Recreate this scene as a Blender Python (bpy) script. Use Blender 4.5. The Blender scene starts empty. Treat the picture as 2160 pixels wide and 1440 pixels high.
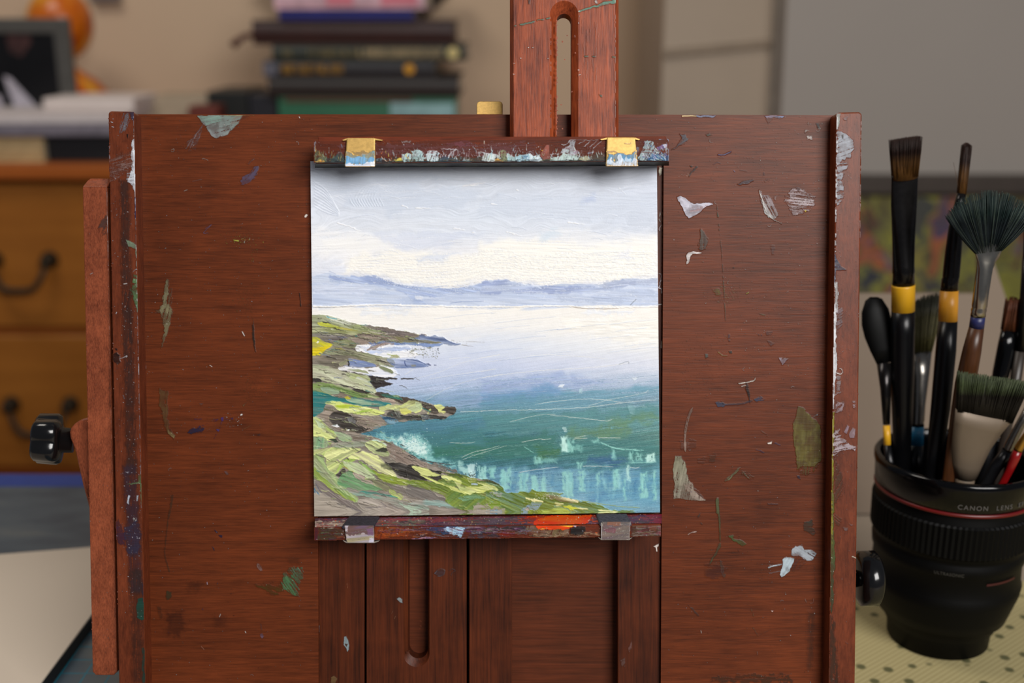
import bpy, bmesh, math, random
import numpy as np
from mathutils import Vector, Matrix
random.seed(7); RNG = np.random.RandomState(11)
D2R = math.pi/180
scene = bpy.context.scene
COL = scene.collection

# ------------------------------------------------------------------ camera
F = 2400.0                      # focal length in pixels of the 2160 wide frame (40 mm on 36 mm)
PITCH = 16*D2R
TABLE_Z = 0.76
CAM = np.array([0.0, 0.0, TABLE_Z+0.326])
AX = np.array([0, math.cos(PITCH), -math.sin(PITCH)])
UP = np.array([0, math.sin(PITCH), math.cos(PITCH)])
cd = bpy.data.cameras.new('camera'); cam = bpy.data.objects.new('camera', cd); COL.objects.link(cam)
cd.lens = 40; cd.sensor_width = 36; cd.clip_start = 0.02
cam.location = CAM; cam.rotation_euler = (math.pi/2-PITCH, 0, 0)
cd.dof.use_dof = True; cd.dof.focus_distance = 0.497; cd.dof.aperture_fstop = 5.6
scene.camera = cam
scene.view_settings.view_transform = 'Standard'
scene.view_settings.look = 'None'
scene.view_settings.gamma = 1
scene.view_settings.exposure = 0.0

# ------------------------------------------------------------------ world and the room's daylight
w = bpy.data.worlds.new('world'); scene.world = w; w.use_nodes = True
bg = w.node_tree.nodes['Background']; bg.inputs[0].default_value = (0.80, 0.86, 1.0, 1); bg.inputs[1].default_value = 0.12

def area(name, loc, target, sx, sy, energy, col):
    l = bpy.data.lights.new(name, 'AREA'); l.shape = 'RECTANGLE'; l.size = sx; l.size_y = sy
    l.energy = energy; l.color = col
    o = bpy.data.objects.new(name, l); COL.objects.link(o); o.location = loc
    o.rotation_euler = (Vector(target)-Vector(loc)).to_track_quat('-Z', 'Y').to_euler()
    return o
# a tall window high up behind the photographer's right shoulder, and a lamp lighting the back wall
area('window_light', (0.66, -0.78, 1.74), (0.0, 0.5, 1.02), 0.85, 0.65, 29, (1.0, 0.97, 0.94))
area('ceiling_light', (-0.9, 0.7, 2.55), (-0.7, 2.0, 1.1), 0.8, 0.5, 13.5, (1.0, 0.93, 0.84))

# ------------------------------------------------------------------ projecting photo pixels into the place
def ray(px, py):
    d = AX + (px-1080)/F*np.array([1.0, 0, 0]) - (py-720)/F*UP
    return d
def atY(px, py, Y):
    d = ray(px, py); return CAM + d*(Y-CAM[1])/d[1]
def atZ(px, py, Z):
    d = ray(px, py); return CAM + d*(Z-CAM[2])/d[2]

LEAN = 13.5*D2R
O = CAM + AX*0.505
V = np.array([0, math.sin(LEAN), math.cos(LEAN)]); N = np.array([0, -math.cos(LEAN), math.sin(LEAN)])
BASE_V = -0.192
EB = O + V*BASE_V
def P(px, py, n):
    """easel-local (x, y, z) of photo pixel(s) on the plane n metres in front of the easel's board"""
    px = np.asarray(px, float); py = np.asarray(py, float)
    d = AX + ((px-1080)/F)[..., None]*np.array([1.0, 0, 0]) - ((py-720)/F)[..., None]*UP
    t = (((O+N*n)-CAM)@N)/(d@N)
    q = CAM + d*t[..., None] - EB
    return np.stack([q[..., 0], np.full(t.shape, -n, float), q@V], -1)
def Pl(px, py, n): return Vector(P(px, py, n).tolist())

# ------------------------------------------------------------------ objects
def link(o, parent=None):
    COL.objects.link(o)
    if parent is not None: o.parent = parent
    return o
def tag(o, label, cat, group=None, kind=None):
    if label: o['label'] = label
    if cat: o['category'] = cat
    if group: o['group'] = group
    if kind: o['kind'] = kind
    return o
def struct(o): o['kind'] = 'structure'; return o
def thing(name, loc, label, cat, group=None, rot=(0, 0, 0)):
    o = bpy.data.objects.new(name, None); o.empty_display_size = 0.02
    o.location = loc; o.rotation_euler = rot; link(o); tag(o, label, cat, group); return o

def obj(name, bm, mat, parent=None, smooth=False, off=None, recalc=True):
    if off is not None: bmesh.ops.translate(bm, verts=bm.verts, vec=Vector(off))
    if recalc: bmesh.ops.recalc_face_normals(bm, faces=bm.faces)
    me = bpy.data.meshes.new(name); bm.to_mesh(me); bm.free()
    if smooth: me.polygons.foreach_set('use_smooth', [True]*len(me.polygons))
    for m in (mat if isinstance(mat, (list, tuple)) else [mat]): me.materials.append(m)
    return link(bpy.data.objects.new(name, me), parent)

def bx(bm, lo, hi, bev=0.0, seg=2):
    c = [(a+b)/2 for a, b in zip(lo, hi)]; s = [abs(b-a) for a, b in zip(lo, hi)]
    r = bmesh.ops.create_cube(bm, size=1)
    for v in r['verts']: v.co = Vector((v.co.x*s[0]+c[0], v.co.y*s[1]+c[1], v.co.z*s[2]+c[2]))
    if bev: 
        es = list({e for v in r['verts'] for e in v.link_edges})
        bmesh.ops.bevel(bm, geom=es, offset=bev, segments=seg, profile=0.5, affect='EDGES')
def prism(bm, front, back, bev=0.0, seg=2):
    """solid between two matching outlines (lists of 3-D points)"""
    a = [bm.verts.new(p) for p in front]; b = [bm.verts.new(p) for p in back]
    n = len(a); fs = [bm.faces.new(a), bm.faces.new(b[::-1])]
    for i in range(n): fs.append(bm.faces.new((a[i], b[i], b[(i+1) % n], a[(i+1) % n])))
    bmesh.ops.recalc_face_normals(bm, faces=fs)
    if bev:
        es = list({e for f in fs for e in f.edges})
        bmesh.ops.bevel(bm, geom=es, offset=bev, segments=seg, profile=0.5, affect='EDGES')
def prism_px(bm, pts, nf, nb, bev=0.0, seg=2):
    f = [Pl(x, y, nf) for x, y in pts]; b = [Vector((p.x, -nb, p.z)) for p in f]
    prism(bm, f, b, bev, seg)
def rings(bm, loops, cap0=True, cap1=True, closed=True):
    vs = [[bm.verts.new(p) for p in L] for L in loops]; n = len(vs[0])
    for a, b in zip(vs[:-1], vs[1:]):
        for i in range(n if closed else n-1):
            bm.faces.new((a[i], a[(i+1) % n], b[(i+1) % n], b[i]))
    if cap0: bm.faces.new(vs[0][::-1])
    if cap1: bm.faces.new(vs[-1])
def lathe(bm, prof, c=(0, 0, 0), n=48, cap0=True, cap1=True):
    rings(bm, [[(c[0]+r*math.cos(2*math.pi*i/n), c[1]+r*math.sin(2*math.pi*i/n), c[2]+h) for i in range(n)] for h, r in prof], cap0, cap1)
def tube(bm, pts, r, n=8):
    pts = [Vector(p) for p in pts]; rr = r if isinstance(r, (list, tuple)) else [r]*len(pts)
    loops = []; prev = None
    for i, p in enumerate(pts):
        t = (pts[min(i+1, len(pts)-1)]-pts[max(i-1, 0)]).normalized()
        if prev is None: a = t.orthogonal().normalized()
        else: a = (prev-t*prev.dot(t)).normalized()
        prev = a; b = t.cross(a)
        loops.append([p+(a*math.cos(2*math.pi*k/n)+b*math.sin(2*math.pi*k/n))*rr[i] for k in range(n)])
    rings(bm, loops)

# ------------------------------------------------------------------ materials
def lin(c):
    return tuple(((v/255)/12.92 if v/255 <= 0.04045 else ((v/255+0.055)/1.055)**2.4) for v in c)
def newmat(name):
    m = bpy.data.materials.new(name); m.use_nodes = True
    nt = m.node_tree; return m, nt, nt.nodes['Principled BSDF']
def nd(nt, t, **k):
    x = nt.nodes.new(t)
    for a, b in k.items(): setattr(x, a, b)
    return x
def mapped(nt, scale, rot=(0, 0, 0), coord='Object'):
    tc = nd(nt, 'ShaderNodeTexCoord'); mp = nd(nt, 'ShaderNodeMapping')
    mp.inputs['Scale'].default_value = scale; mp.inputs['Rotation'].default_value = rot
    nt.links.new(tc.outputs[coord], mp.inputs['Vector']); return mp.outputs['Vector']
def noise(nt, vec, sc=1, det=3, rough=0.55, dist=0):
    x = nd(nt, 'ShaderNodeTexNoise'); x.inputs['Scale'].default_value = sc; x.inputs['Detail'].default_value = det
    x.inputs['Roughness'].default_value = rough; x.inputs['Distortion'].default_value = dist
    nt.links.new(vec, x.inputs['Vector']); return x.outputs['Fac']
def ramp(nt, fac, stops):
    r = nd(nt, 'ShaderNodeValToRGB'); e = r.color_ramp.elements
    while len(e) < len(stops): e.new(0.5)
    for i, (p, c) in enumerate(stops): e[i].position = p; e[i].color = (*c[:3], 1)
    nt.links.new(fac, r.inputs[0]); return r.outputs[0]
def mixc(nt, fac, a, b, mode='MIX'):
    m = nd(nt, 'ShaderNodeMix', data_type='RGBA', blend_type=mode)
    for s, v in ((m.inputs[0], fac), (m.inputs[6], a), (m.inputs[7], b)):
        if hasattr(v, 'default_value') or hasattr(v, 'is_linked'): nt.links.new(v, s)
        elif isinstance(v, (int, float)): s.default_value = v
        else: s.default_value = (*v[:3], 1)
    return m.outputs[2]
def bump(nt, h, strength, dist, bsdf):
    b = nd(nt, 'ShaderNodeBump'); b.inputs['Strength'].default_value = strength; b.inputs['Distance'].default_value = dist
    nt.links.new(h, b.inputs['Height']); nt.links.new(b.outputs[0], bsdf.inputs['Normal'])

def flat(name, col, rough=0.6, metal=0.0, var=0.12, sc=60, spec=0.5, bmp=0.0, coat=0.0, trans=0.0, sheen=None):
    """plain procedural material with a little mottling"""
    m, nt, b = newmat(name); c = lin(col)
    f = noise(nt, mapped(nt, (sc, sc, sc)), 1, 3)
    out = ramp(nt, f, [(0.3, [v*(1-var) for v in c]), (0.7, [min(1, v*(1+var)) for v in c])])
    nt.links.new(out, b.inputs['Base Color'])
    b.inputs['Roughness'].default_value = rough; b.inputs['Metallic'].default_value = metal
    b.inputs['Specular IOR Level'].default_value = spec; b.inputs['Coat Weight'].default_value = coat
    b.inputs['Transmission Weight'].default_value = trans
    if bmp: bump(nt, f, bmp, 0.001, b)
    return m

def wood(name, dark, light, axis='x', fine=900, long_=55, rough=0.42, spec=0.35, paint=True, contrast=1.0, mott=22, bmp=0.25, spread=0.22):
    """stained timber; grain runs along the given object axis; paint smears come in as a colour attribute"""
    m, nt, b = newmat(name)
    def S(lo, hi):
        s = [hi, hi, hi]; s['xyz'.index(axis)] = lo; return tuple(s)
    g1 = noise(nt, mapped(nt, S(long_, fine)), 1, 3, 0.6)
    g2 = noise(nt, mapped(nt, S(long_*0.3, fine*0.22)), 1, 4, 0.6, 0.5)
    g3 = noise(nt, mapped(nt, (mott, mott, mott)), 1, 4, 0.6, 0.3)
    a = nd(nt, 'ShaderNodeMath', operation='MULTIPLY_ADD'); nt.links.new(g1, a.inputs[0]); a.inputs[1].default_value = 0.42*contrast
    c = nd(nt, 'ShaderNodeMath', operation='MULTIPLY'); nt.links.new(g2, c.inputs[0]); c.inputs[1].default_value = 0.38
    nt.links.new(c.outputs[0], a.inputs[2])
    e = nd(nt, 'ShaderNodeMath', operation='MULTIPLY_ADD'); nt.links.new(g3, e.inputs[0]); e.inputs[1].default_value = 0.42
    nt.links.new(a.outputs[0], e.inputs[2])
    D, L = lin(dark), lin(light); mid = [(x+y)/2 for x, y in zip(D, L)]
    cc = 0.19+0.21+0.21*contrast
    out = ramp(nt, e.outputs[0], [(cc-spread, D), (cc, mid), (cc+spread, L)])
    if paint:
        at = nd(nt, 'ShaderNodeAttribute', attribute_name='paint', attribute_type='GEOMETRY')
        out = mixc(nt, at.outputs['Alpha'], out, at.outputs['Color'])
    nt.links.new(out, b.inputs['Base Color'])
    b.inputs['Roughness'].default_value = rough; b.inputs['Specular IOR Level'].default_value = spec
    if bmp: bump(nt, e.outputs[0], bmp, 0.0004, b)
    return m
def painted(name, base, rough=0.45, metal=0.0, spec=0.4, var=0.15, sc=300):
    """a plain material that can carry paint smears"""
    m, nt, b = newmat(name); c = lin(base)
    f = noise(nt, mapped(nt, (sc, sc, sc)), 1, 3)
    out = ramp(nt, f, [(0.3, [v*(1-var) for v in c]), (0.7, [v*(1+var) for v in c])])
    at = nd(nt, 'ShaderNodeAttribute', attribute_name='paint', attribute_type='GEOMETRY')
    out = mixc(nt, at.outputs['Alpha'], out, at.outputs['Color'])
    nt.links.new(out, b.inputs['Base Color'])
    if metal:
        s = nd(nt, 'ShaderNodeMath', operation='MULTIPLY_ADD'); nt.links.new(at.outputs['Alpha'], s.inputs[0])
        s.inputs[1].default_value = -metal; s.inputs[2].default_value = metal; s.use_clamp = True
        nt.links.new(s.outputs[0], b.inputs['Metallic'])
    b.inputs['Roughness'].default_value = rough; b.inputs['Specular IOR Level'].default_value = spec
    return m

# ------------------------------------------------------------------ paint: strokes rasterised to a relief mesh with a colour per vertex
G = RNG.rand(256, 256)
def vn(x, y):
    xi = np.floor(x).astype(int); yi = np.floor(y).astype(int); fx = x-xi; fy = y-yi
    fx = fx*fx*(3-2*fx); fy = fy*fy*(3-2*fy)
    a = G[yi & 255, xi & 255]; b = G[yi & 255, (xi+1) & 255]; c = G[(yi+1) & 255, xi & 255]; d = G[(yi+1) & 255, (xi+1) & 255]
    return a*(1-fx)*(1-fy)+b*fx*(1-fy)+c*(1-fx)*fy+d*fx*fy
def fbm(x, y, o=3):
    s = 0; k = 0.5; t = 0
    for i in range(o): s = s+k*vn(x*(2**i)+i*17.3, y*(2**i)+i*9.1); t += k; k *= 0.5
    return s/t
def sstep(a, b, x):
    t = np.clip((x-a)/(b-a+1e-9), 0, 1); return t*t*(3-2*t)
def smooth_path(pts, k=8):
    pts = [np.array(p, float) for p in pts]
    if len(pts) < 3: return np.array(pts)
    q = [2*pts[0]-pts[1]]+pts+[2*pts[-1]-pts[-2]]; out = []
    for i in range(1, len(q)-2):
        for j in range(k):
            t = j/k; a, b, c, d = q[i-1:i+3]
            out.append(0.5*((2*b)+(-a+c)*t+(2*a-5*b+4*c-d)*t*t+(-a+3*b-3*c+d)*t**3))
    out.append(pts[-1]); return np.array(out)

class Cv:
    """a patch of surface, in photo pixels; rgb is sRGB 0..1"""
    def __init__(s, x0, y0, x1, y1):
        s.x0, s.y0 = int(x0), int(y0); s.w, s.h = int(x1-x0)+1, int(y1-y0)+1
        s.wet = 0; s.thin = 0.0; s.rgb = np.zeros((s.h, s.w, 3)); s.a = np.zeros((s.h, s.w)); s.z = np.zeros((s.h, s.w)); s.k = 0
    def win(s, x0, y0, x1, y1):
        a = max(0, int(x0-s.x0)); b = min(s.w, int(x1-s.x0)+2); c = max(0, int(y0-s.y0)); d = min(s.h, int(y1-s.y0)+2)
        if a >= b or c >= d: return None
        Y, X = np.mgrid[c:d, a:b]; return (slice(c, d), slice(a, b)), X+s.x0+0.0, Y+s.y0+0.0
    def put(s, sl, m, col, h, tex):
        s.rgb[sl] = s.rgb[sl]*(1-m[..., None])+col*m[..., None]
        s.a[sl] = s.a[sl]+(1-s.a[sl])*m
        s.z[sl] = s.z[sl]*(1-m*0.7)+h*m*(0.35+tex)
    def fill(s, m, X, Y, sl, col, a, ang, sk, cv, h, col2, L, W, edge, cang=None):
        s.k += 1; o = s.k*13.7
        ca, sa = math.cos(-ang*D2R), math.sin(-ang*D2R)
        u = X*ca+Y*sa; v = -X*sa+Y*ca
        t = fbm(u/L+o, v/W+o*0.7, 3)
        if sk:
            thr = 0.2+0.35*sk; tg = t+0.30*(vn(X/1.35+o*3, Y/1.35+o)-0.5)+0.12*(vn(X/5+o, Y/5-o)-0.5)+0.10*(m-0.6)
            m = m*sstep(thr-0.09, thr+0.09, tg)
        c = np.array(col, float)/255
        if col2 is not None:
            if cang is None: g = sstep(0.3, 0.7, fbm(u/(L*1.6)+o*2, v/(W*3)+o, 2))
            else:
                k = X*math.cos(cang*D2R)+Y*math.sin(cang*D2R); k0, k1 = k[m > 0.3].min() if (m > 0.3).any() else 0, k[m > 0.3].max() if (m > 0.3).any() else 1
                g = np.clip((k-k0)/(k1-k0+1e-6)+(t-0.5)*0.5, 0, 1)
            c = c*(1-g[..., None])+np.array(col2, float)/255*g[..., None]
        else: c = c*np.ones(X.shape+(3,))
        c = np.clip(c*(1+cv*2.6*(t-0.5))[..., None], 0, 1)
        if s.wet:
            g = s.wet*(0.12 if sum(col) < 230 else 1)*sstep(0.42, 0.68, fbm(u/(L*1.3)+o*1.9, v/(W*1.6)+o*2.3, 3)); c = c*(1-g[..., None])+s.rgb[sl]*g[..., None]
        if s.thin: m = m*(1-s.thin*sstep(0.35, 0.7, fbm(X/16+o, Y/16+o*0.3, 4)))
        s.put(sl, m*a, c, h, t)
        if edge:
            e = m*(1-m)*4; s.z[sl] += edge*e
    def poly(s, pts, col, a=1, rough=2.5, ang=0, sk=0.0, cv=0.12, h=1.0, col2=None, L=28, W=2.2, edge=0.3, soft=0.8, nz=9, cang=None):
        if s.wet and len(pts) > 4:
            q = smooth_path(list(pts[-2:])+list(pts)+list(pts[:2]), 3); pts = q[6:-4]
        pts = np.array(pts, float); pad = rough+soft*3+2
        r = s.win(pts[:, 0].min()-pad, pts[:, 1].min()-pad, pts[:, 0].max()+pad, pts[:, 1].max()+pad)
        if r is None: return
        sl, X, Y = r; o = s.k*7.1+3
        wx = X+(fbm(X/nz+o, Y/nz, 3)-0.5)*2*rough*1.6; wy = Y+(fbm(X/nz, Y/nz+o+31, 3)-0.5)*2*rough*1.6
        ins = np.zeros(X.shape, bool); dist = np.full(X.shape, 1e9); n = len(pts)
        for i in range(n):
            x1, y1 = pts[i]; x2, y2 = pts[(i+1) % n]
            if y1 != y2: ins ^= ((y1 > wy) != (y2 > wy)) & (wx < (x2-x1)*(wy-y1)/(y2-y1)+x1)
            dx, dy = x2-x1, y2-y1; t = np.clip(((wx-x1)*dx+(wy-y1)*dy)/(dx*dx+dy*dy+1e-9), 0, 1)
            dist = np.minimum(dist, (wx-x1-t*dx)**2+(wy-y1-t*dy)**2)
        dd = np.sqrt(dist)*np.where(ins, 1, -1)
        m = sstep(-soft, soft, dd)
        s.fill(m, X, Y, sl, col, a, ang, sk, cv, h, col2, L, W, edge, cang)
    def line(s, pts, w0, w1=None, col=(255, 255, 255), a=1, sk=0.0, ang=None, cv=0.08, h=0.8, rough=0.5, soft=0.7, edge=0.2, taper=True, col2=None, dash=0, L=28, W=2.2):
        w1 = w0 if w1 is None else w1
        q = smooth_path(pts); W_ = max(w0, w1); pad = W_+rough*2+soft+2
        r = s.win(q[:, 0].min()-pad, q[:, 1].min()-pad, q[:, 0].max()+pad, q[:, 1].max()+pad)
        if r is None: return
        sl, X, Y = r; o = s.k*5.3
        X2 = X+(vn(X/4+o, Y/4)-0.5)*2*rough; Y2 = Y+(vn(X/4, Y/4+o)-0.5)*2*rough
        best = np.full(X.shape, 1e9); bt = np.zeros(X.shape); n = len(q)-1
        for i in range(n):
            dx, dy = q[i+1]-q[i]; t = np.clip(((X2-q[i][0])*dx+(Y2-q[i][1])*dy)/(dx*dx+dy*dy+1e-9), 0, 1)
            d = (X2-q[i][0]-t*dx)**2+(Y2-q[i][1]-t*dy)**2
            k = d < best; best[k] = d[k]; bt[k] = ((i+t)/n)[k]
        ww = w0+(w1-w0)*bt
        if taper: ww = ww*np.minimum(1, 0.25+3*np.minimum(bt, 1-bt)**0.7*2)
        m = sstep(ww+soft, ww-soft, np.sqrt(best)*1.0) if True else 0
        if dash: m = m*sstep(0.5-dash*0.3, 0.55, vn(X/5+o, Y/5+o*2))
        if ang is None: ang = -math.degrees(math.atan2(q[-1][1]-q[0][1], q[-1][0]-q[0][0]))
        s.fill(m, X, Y, sl, col, a, ang, sk, cv, h, col2, L, W, edge)
    def specks(s, x0, y0, x1, y1, n, cols, r0=0.5, r1=1.4, a=0.9, gauss=False, h=0.6):
        for i in range(n):
            if gauss: x = RNG.normal((x0+x1)/2, (x1-x0)/4); y = RNG.normal((y0+y1)/2, (y1-y0)/4)
            else: x = RNG.uniform(x0, x1); y = RNG.uniform(y0, y1)
            rr = r0+(r1-r0)*RNG.rand()**3; c = cols[RNG.randint(len(cols))]
            w = s.win(x-rr-2, y-rr-2, x+rr+2, y+rr+2)
            if w is None: continue
            sl, X, Y = w; st = RNG.uniform(0.6, 1.6); th = RNG.uniform(0, 3.14)
            u = (X-x)*math.cos(th)+(Y-y)*math.sin(th); v = -(X-x)*math.sin(th)+(Y-y)*math.cos(th)
            m = sstep(rr+0.7, rr-0.6, np.hypot(u/st, v*st))*a*RNG.uniform(0.65, 1.15); m = np.minimum(m, 1)
            s.put(sl, m, np.array(c)/255*np.ones(X.shape+(3,)), h, 0.5*np.ones(X.shape))

def build(name, bm, mats, parent, cvs, smooth_base=False, relief=0.00007):
    """mesh = solid base + thin paint films lying on it; cvs = [(canvas, fn(px,py)->local pts, outward normal)]"""
    bmesh.ops.recalc_face_normals(bm, faces=bm.faces)
    t = bpy.data.meshes.new('t'); bm.to_mesh(t); bm.free()
    nv = len(t.vertices); co = np.zeros(nv*3); t.vertices.foreach_get('co', co); co = [co.reshape(-1, 3)]
    li = np.zeros(len(t.loops), int); t.loops.foreach_get('vertex_index', li); LI = [li]
    ls = np.zeros(len(t.polygons), int); t.polygons.foreach_get('loop_start', ls); LS = [ls]
    SM = [np.full(len(ls), smooth_base)]; MI = np.zeros(len(ls), int); t.polygons.foreach_get('material_index', MI); MI = [MI]
    C = [np.zeros((nv, 4))]; nl = len(li)
    for cv, fn, nrm in cvs:
        A = cv.a; q = np.maximum(np.maximum(A[:-1, :-1], A[1:, :-1]), np.maximum(A[:-1, 1:], A[1:, 1:])) > 0.02
        Y, X = np.nonzero(q)
        if len(X) == 0: continue
        idx = np.stack([Y*cv.w+X, (Y+1)*cv.w+X, (Y+1)*cv.w+X+1, Y*cv.w+X+1], 1)
        used, inv = np.unique(idx, return_inverse=True); inv = inv.reshape(-1, 4)
        uy, ux = used//cv.w, used % cv.w
        p = fn(ux+cv.x0+0.0, uy+cv.y0+0.0)
        al = A[uy, ux]; hh = 0.00004+relief*np.clip(cv.z[uy, ux], 0, 4)
        p = p+np.array(nrm)[None, :]*hh[:, None]
        rgb = cv.rgb[uy, ux]/1.0
        co.append(p); C.append(np.concatenate([np.clip(rgb, 0, 1), al[:, None]], 1))
        LI.append(inv.reshape(-1)+nv); LS.append(nl+4*np.arange(len(inv))); SM.append(np.ones(len(inv), bool)); MI.append(np.zeros(len(inv), int))
        nv += len(p); nl += 4*len(inv)
    bpy.data.meshes.remove(t)
    me = bpy.data.meshes.new(name); co = np.concatenate(co); LI = np.concatenate(LI); LS = np.concatenate(LS)
    me.vertices.add(len(co)); me.loops.add(len(LI)); me.polygons.add(len(LS))
    me.vertices.foreach_set('co', co.astype(np.float32).ravel()); me.loops.foreach_set('vertex_index', LI.astype(np.int32))
    me.polygons.foreach_set('loop_start', LS.astype(np.int32)); me.polygons.foreach_set('use_smooth', np.concatenate(SM))
    me.polygons.foreach_set('material_index', np.concatenate(MI).astype(np.int32))
    me.update(calc_edges=True)
    at = me.color_attributes.new('paint', 'BYTE_COLOR', 'POINT'); at.data.foreach_set('color_srgb', np.concatenate(C).astype(np.float32).ravel())
    for m in (mats if isinstance(mats, (list, tuple)) else [mats]): me.materials.append(m)
    return link(bpy.data.objects.new(name, me), parent)
def onN(n): return (lambda x, y: P(x, y, n)), (0, -1, 0)
# ================================================================== the oil painting (rasterised strokes, photo pixel frame)
def TR(x0, y0, s): return lambda *p: [(x0+a/s, y0+b/s) for a, b in zip(p[::2], p[1::2])]
Q1 = TR(645, 345, 3.789); Q2 = TR(1015, 345, 3.79); Q3 = TR(645, 715, 3.789); Q4 = TR(1015, 715, 3.79)
Z3 = TR(640, 640, 5.538); Z4 = TR(800, 640, 5.538); Z5 = TR(640, 860, 4.8); Z6 = TR(860, 860, 4.8); Z7 = TR(1120, 860, 4.8)
pc = Cv(650, 338, 1398, 1094)
Yg, Xg = np.mgrid[0:pc.h, 0:pc.w]; Xg = Xg+pc.x0+0.0; Yg = Yg+pc.y0+0.0
rows = [(330, (196, 204, 218), (200, 206, 218), (196, 202, 214)), (400, (214, 221, 234), (214, 221, 233), (207, 214, 228)),
 (450, (224, 230, 241), (217, 225, 237), (212, 219, 232)), (490, (232, 236, 243), (224, 230, 240), (216, 222, 233)),
 (520, (240, 241, 244), (234, 236, 242), (243, 243, 241)), (550, (240, 241, 246), (248, 246, 240), (244, 243, 240)),
 (575, (226, 230, 242), (249, 247, 240), (240, 240, 240)), (600, (212, 220, 238), (226, 230, 240), (225, 228, 238)),
 (645, (214, 222, 238), (206, 216, 234), (206, 214, 230)), (652, (247, 245, 240), (248, 245, 238), (246, 243, 237)),
 (690, (248, 246, 240), (240, 240, 240), (248, 244, 236)), (725, (238, 240, 244), (220, 227, 240), (240, 240, 238)),
 (770, (216, 222, 238), (200, 210, 234), (218, 222, 234)), (812, (200, 210, 236), (172, 190, 220), (168, 186, 208)),
 (845, (150, 178, 205), (108, 150, 180), (112, 155, 175)), (880, (88, 150, 172), (70, 142, 156), (88, 150, 158)),
 (915, (64, 132, 160), (52, 122, 138), (84, 142, 134)), (950, (66, 140, 150), (40, 118, 112), (68, 134, 128)),
 (985, (70, 150, 150), (44, 112, 128), (58, 125, 138)), (1015, (110, 180, 188), (74, 134, 172), (76, 146, 164)),
 (1050, (130, 186, 204), (124, 174, 204), (92, 154, 180)), (1100, (120, 180, 200), (110, 168, 200), (98, 156, 184))]
wob = (fbm(Xg/70, Yg/9+Xg*0.012, 3)-0.5)*26
ry = np.array([r[0] for r in rows], float); yy = Yg+wob+(Xg-1020)*0.0
ch = []
for k in range(3):
    cL, cM, cR = [np.interp(yy, ry, [r[j][k] for r in rows]) for j in (1, 2, 3)]
    t = (Xg-655)/(1393-655)*2
    ch.append(np.where(t < 1, cL*(1-np.clip(t, 0, 1))+cM*np.clip(t, 0, 1), cM*(2-np.clip(t, 1, 2))+cR*(np.clip(t, 1, 2)-1)))
pc.rgb = np.stack(ch, -1)/255; pc.a[:] = 1
# bristle marks of the flat passages: gently bowed in the sky, rising to the right in the water
bow = Yg+(fbm(Xg/110, Yg/60, 3)-0.5)*70+(Xg-650)*0.03
sky = fbm(Xg/60, bow/2.2, 3); slope = Yg+(Xg-655)*0.13+((Xg-900)/420)**2*6
sea = fbm(Xg/80, slope/1.7+5, 3); grain = RNG.rand(pc.h, pc.w)
skyw = sstep(655, 640, Yg)
pc.z = 0.6+0.9*(sky-0.5)*skyw+0.9*(sea-0.5)*(1-skyw)
pc.rgb = pc.rgb*(1+0.10*((sky-0.5)*skyw)[..., None])
low = sstep(780, 860, Yg)
pc.rgb = np.clip(pc.rgb*(1+(0.34*low*(sea-0.5))[..., None])+((grain-0.5)*0.10*sstep(700, 860, Yg))[..., None]+((fbm(Xg/12, Yg/7, 3)-0.5)*0.03)[..., None], 0, 1)
p = pc.poly; l = pc.line
W = (250, 249, 244); CR = (252, 249, 240)
# sky: broad soft passages
for pts, c, a in [((60, 60, 900, 60, 1200, 120, 700, 200, 200, 240, 60, 160), (196, 206, 222), 0.5), ((300, 240, 800, 180, 1400, 210, 1300, 330, 700, 400, 300, 330), (204, 214, 230), 0.6),
    ((60, 520, 600, 560, 1100, 600, 700, 700, 200, 760, 60, 700), (246, 246, 247), 0.7), ((560, 560, 1100, 540, 1400, 560, 1100, 680, 760, 690, 560, 620), (212, 220, 238), 0.6),
    ((350, 720, 850, 700, 1200, 760, 1440, 690, 1440, 930, 1150, 990, 800, 960, 600, 890, 300, 850), CR, 0.9), ((880, 745, 1080, 735, 1230, 730, 1080, 790, 900, 785), (214, 222, 238), 0.8),
    ((140, 620, 500, 600, 700, 640, 400, 720, 120, 700), W, 0.5), ((60, 760, 300, 780, 340, 850, 60, 860), (226, 231, 242), 0.6)]:
    p(Q1(*pts), c, a=a, rough=9, soft=9, nz=22, ang=4, sk=0.35, cv=0.03, L=60, W=2.4, h=1.3, edge=0)
for pts, c, a in [((0, 250, 500, 230, 950, 260, 1400, 240, 1400, 480, 900, 470, 300, 420, 0, 420), (206, 215, 230), 0.5), ((0, 640, 400, 600, 900, 640, 1400, 600, 1400, 900, 900, 950, 500, 970, 200, 920, 0, 920), CR, 0.85),
    ((520, 540, 900, 540, 1400, 580, 1400, 680, 1040, 700, 700, 640), (240, 240, 240), 0.5), ((480, 540, 600, 530, 620, 590, 500, 600), (210, 224, 236), 0.6), ((1040, 560, 1180, 580, 1060, 620), (218, 224, 236), 0.6),
    ((830, 250, 900, 240, 910, 320, 820, 310), (176, 190, 222), 0.5), ((1100, 690, 1200, 670, 1180, 760, 1090, 750), (226, 230, 240), 0.6), ((560, 70, 850, 70, 800, 130, 600, 140), (186, 192, 205), 0.5),
    ((1180, 390, 1400, 380, 1400, 540, 1150, 520), (202, 210, 224), 0.5)]:
    p(Q2(*pts), c, a=a, rough=8, soft=8, nz=22, ang=-2, sk=0.3, cv=0.03, L=60, W=2.4, h=1.4, edge=0)
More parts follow.
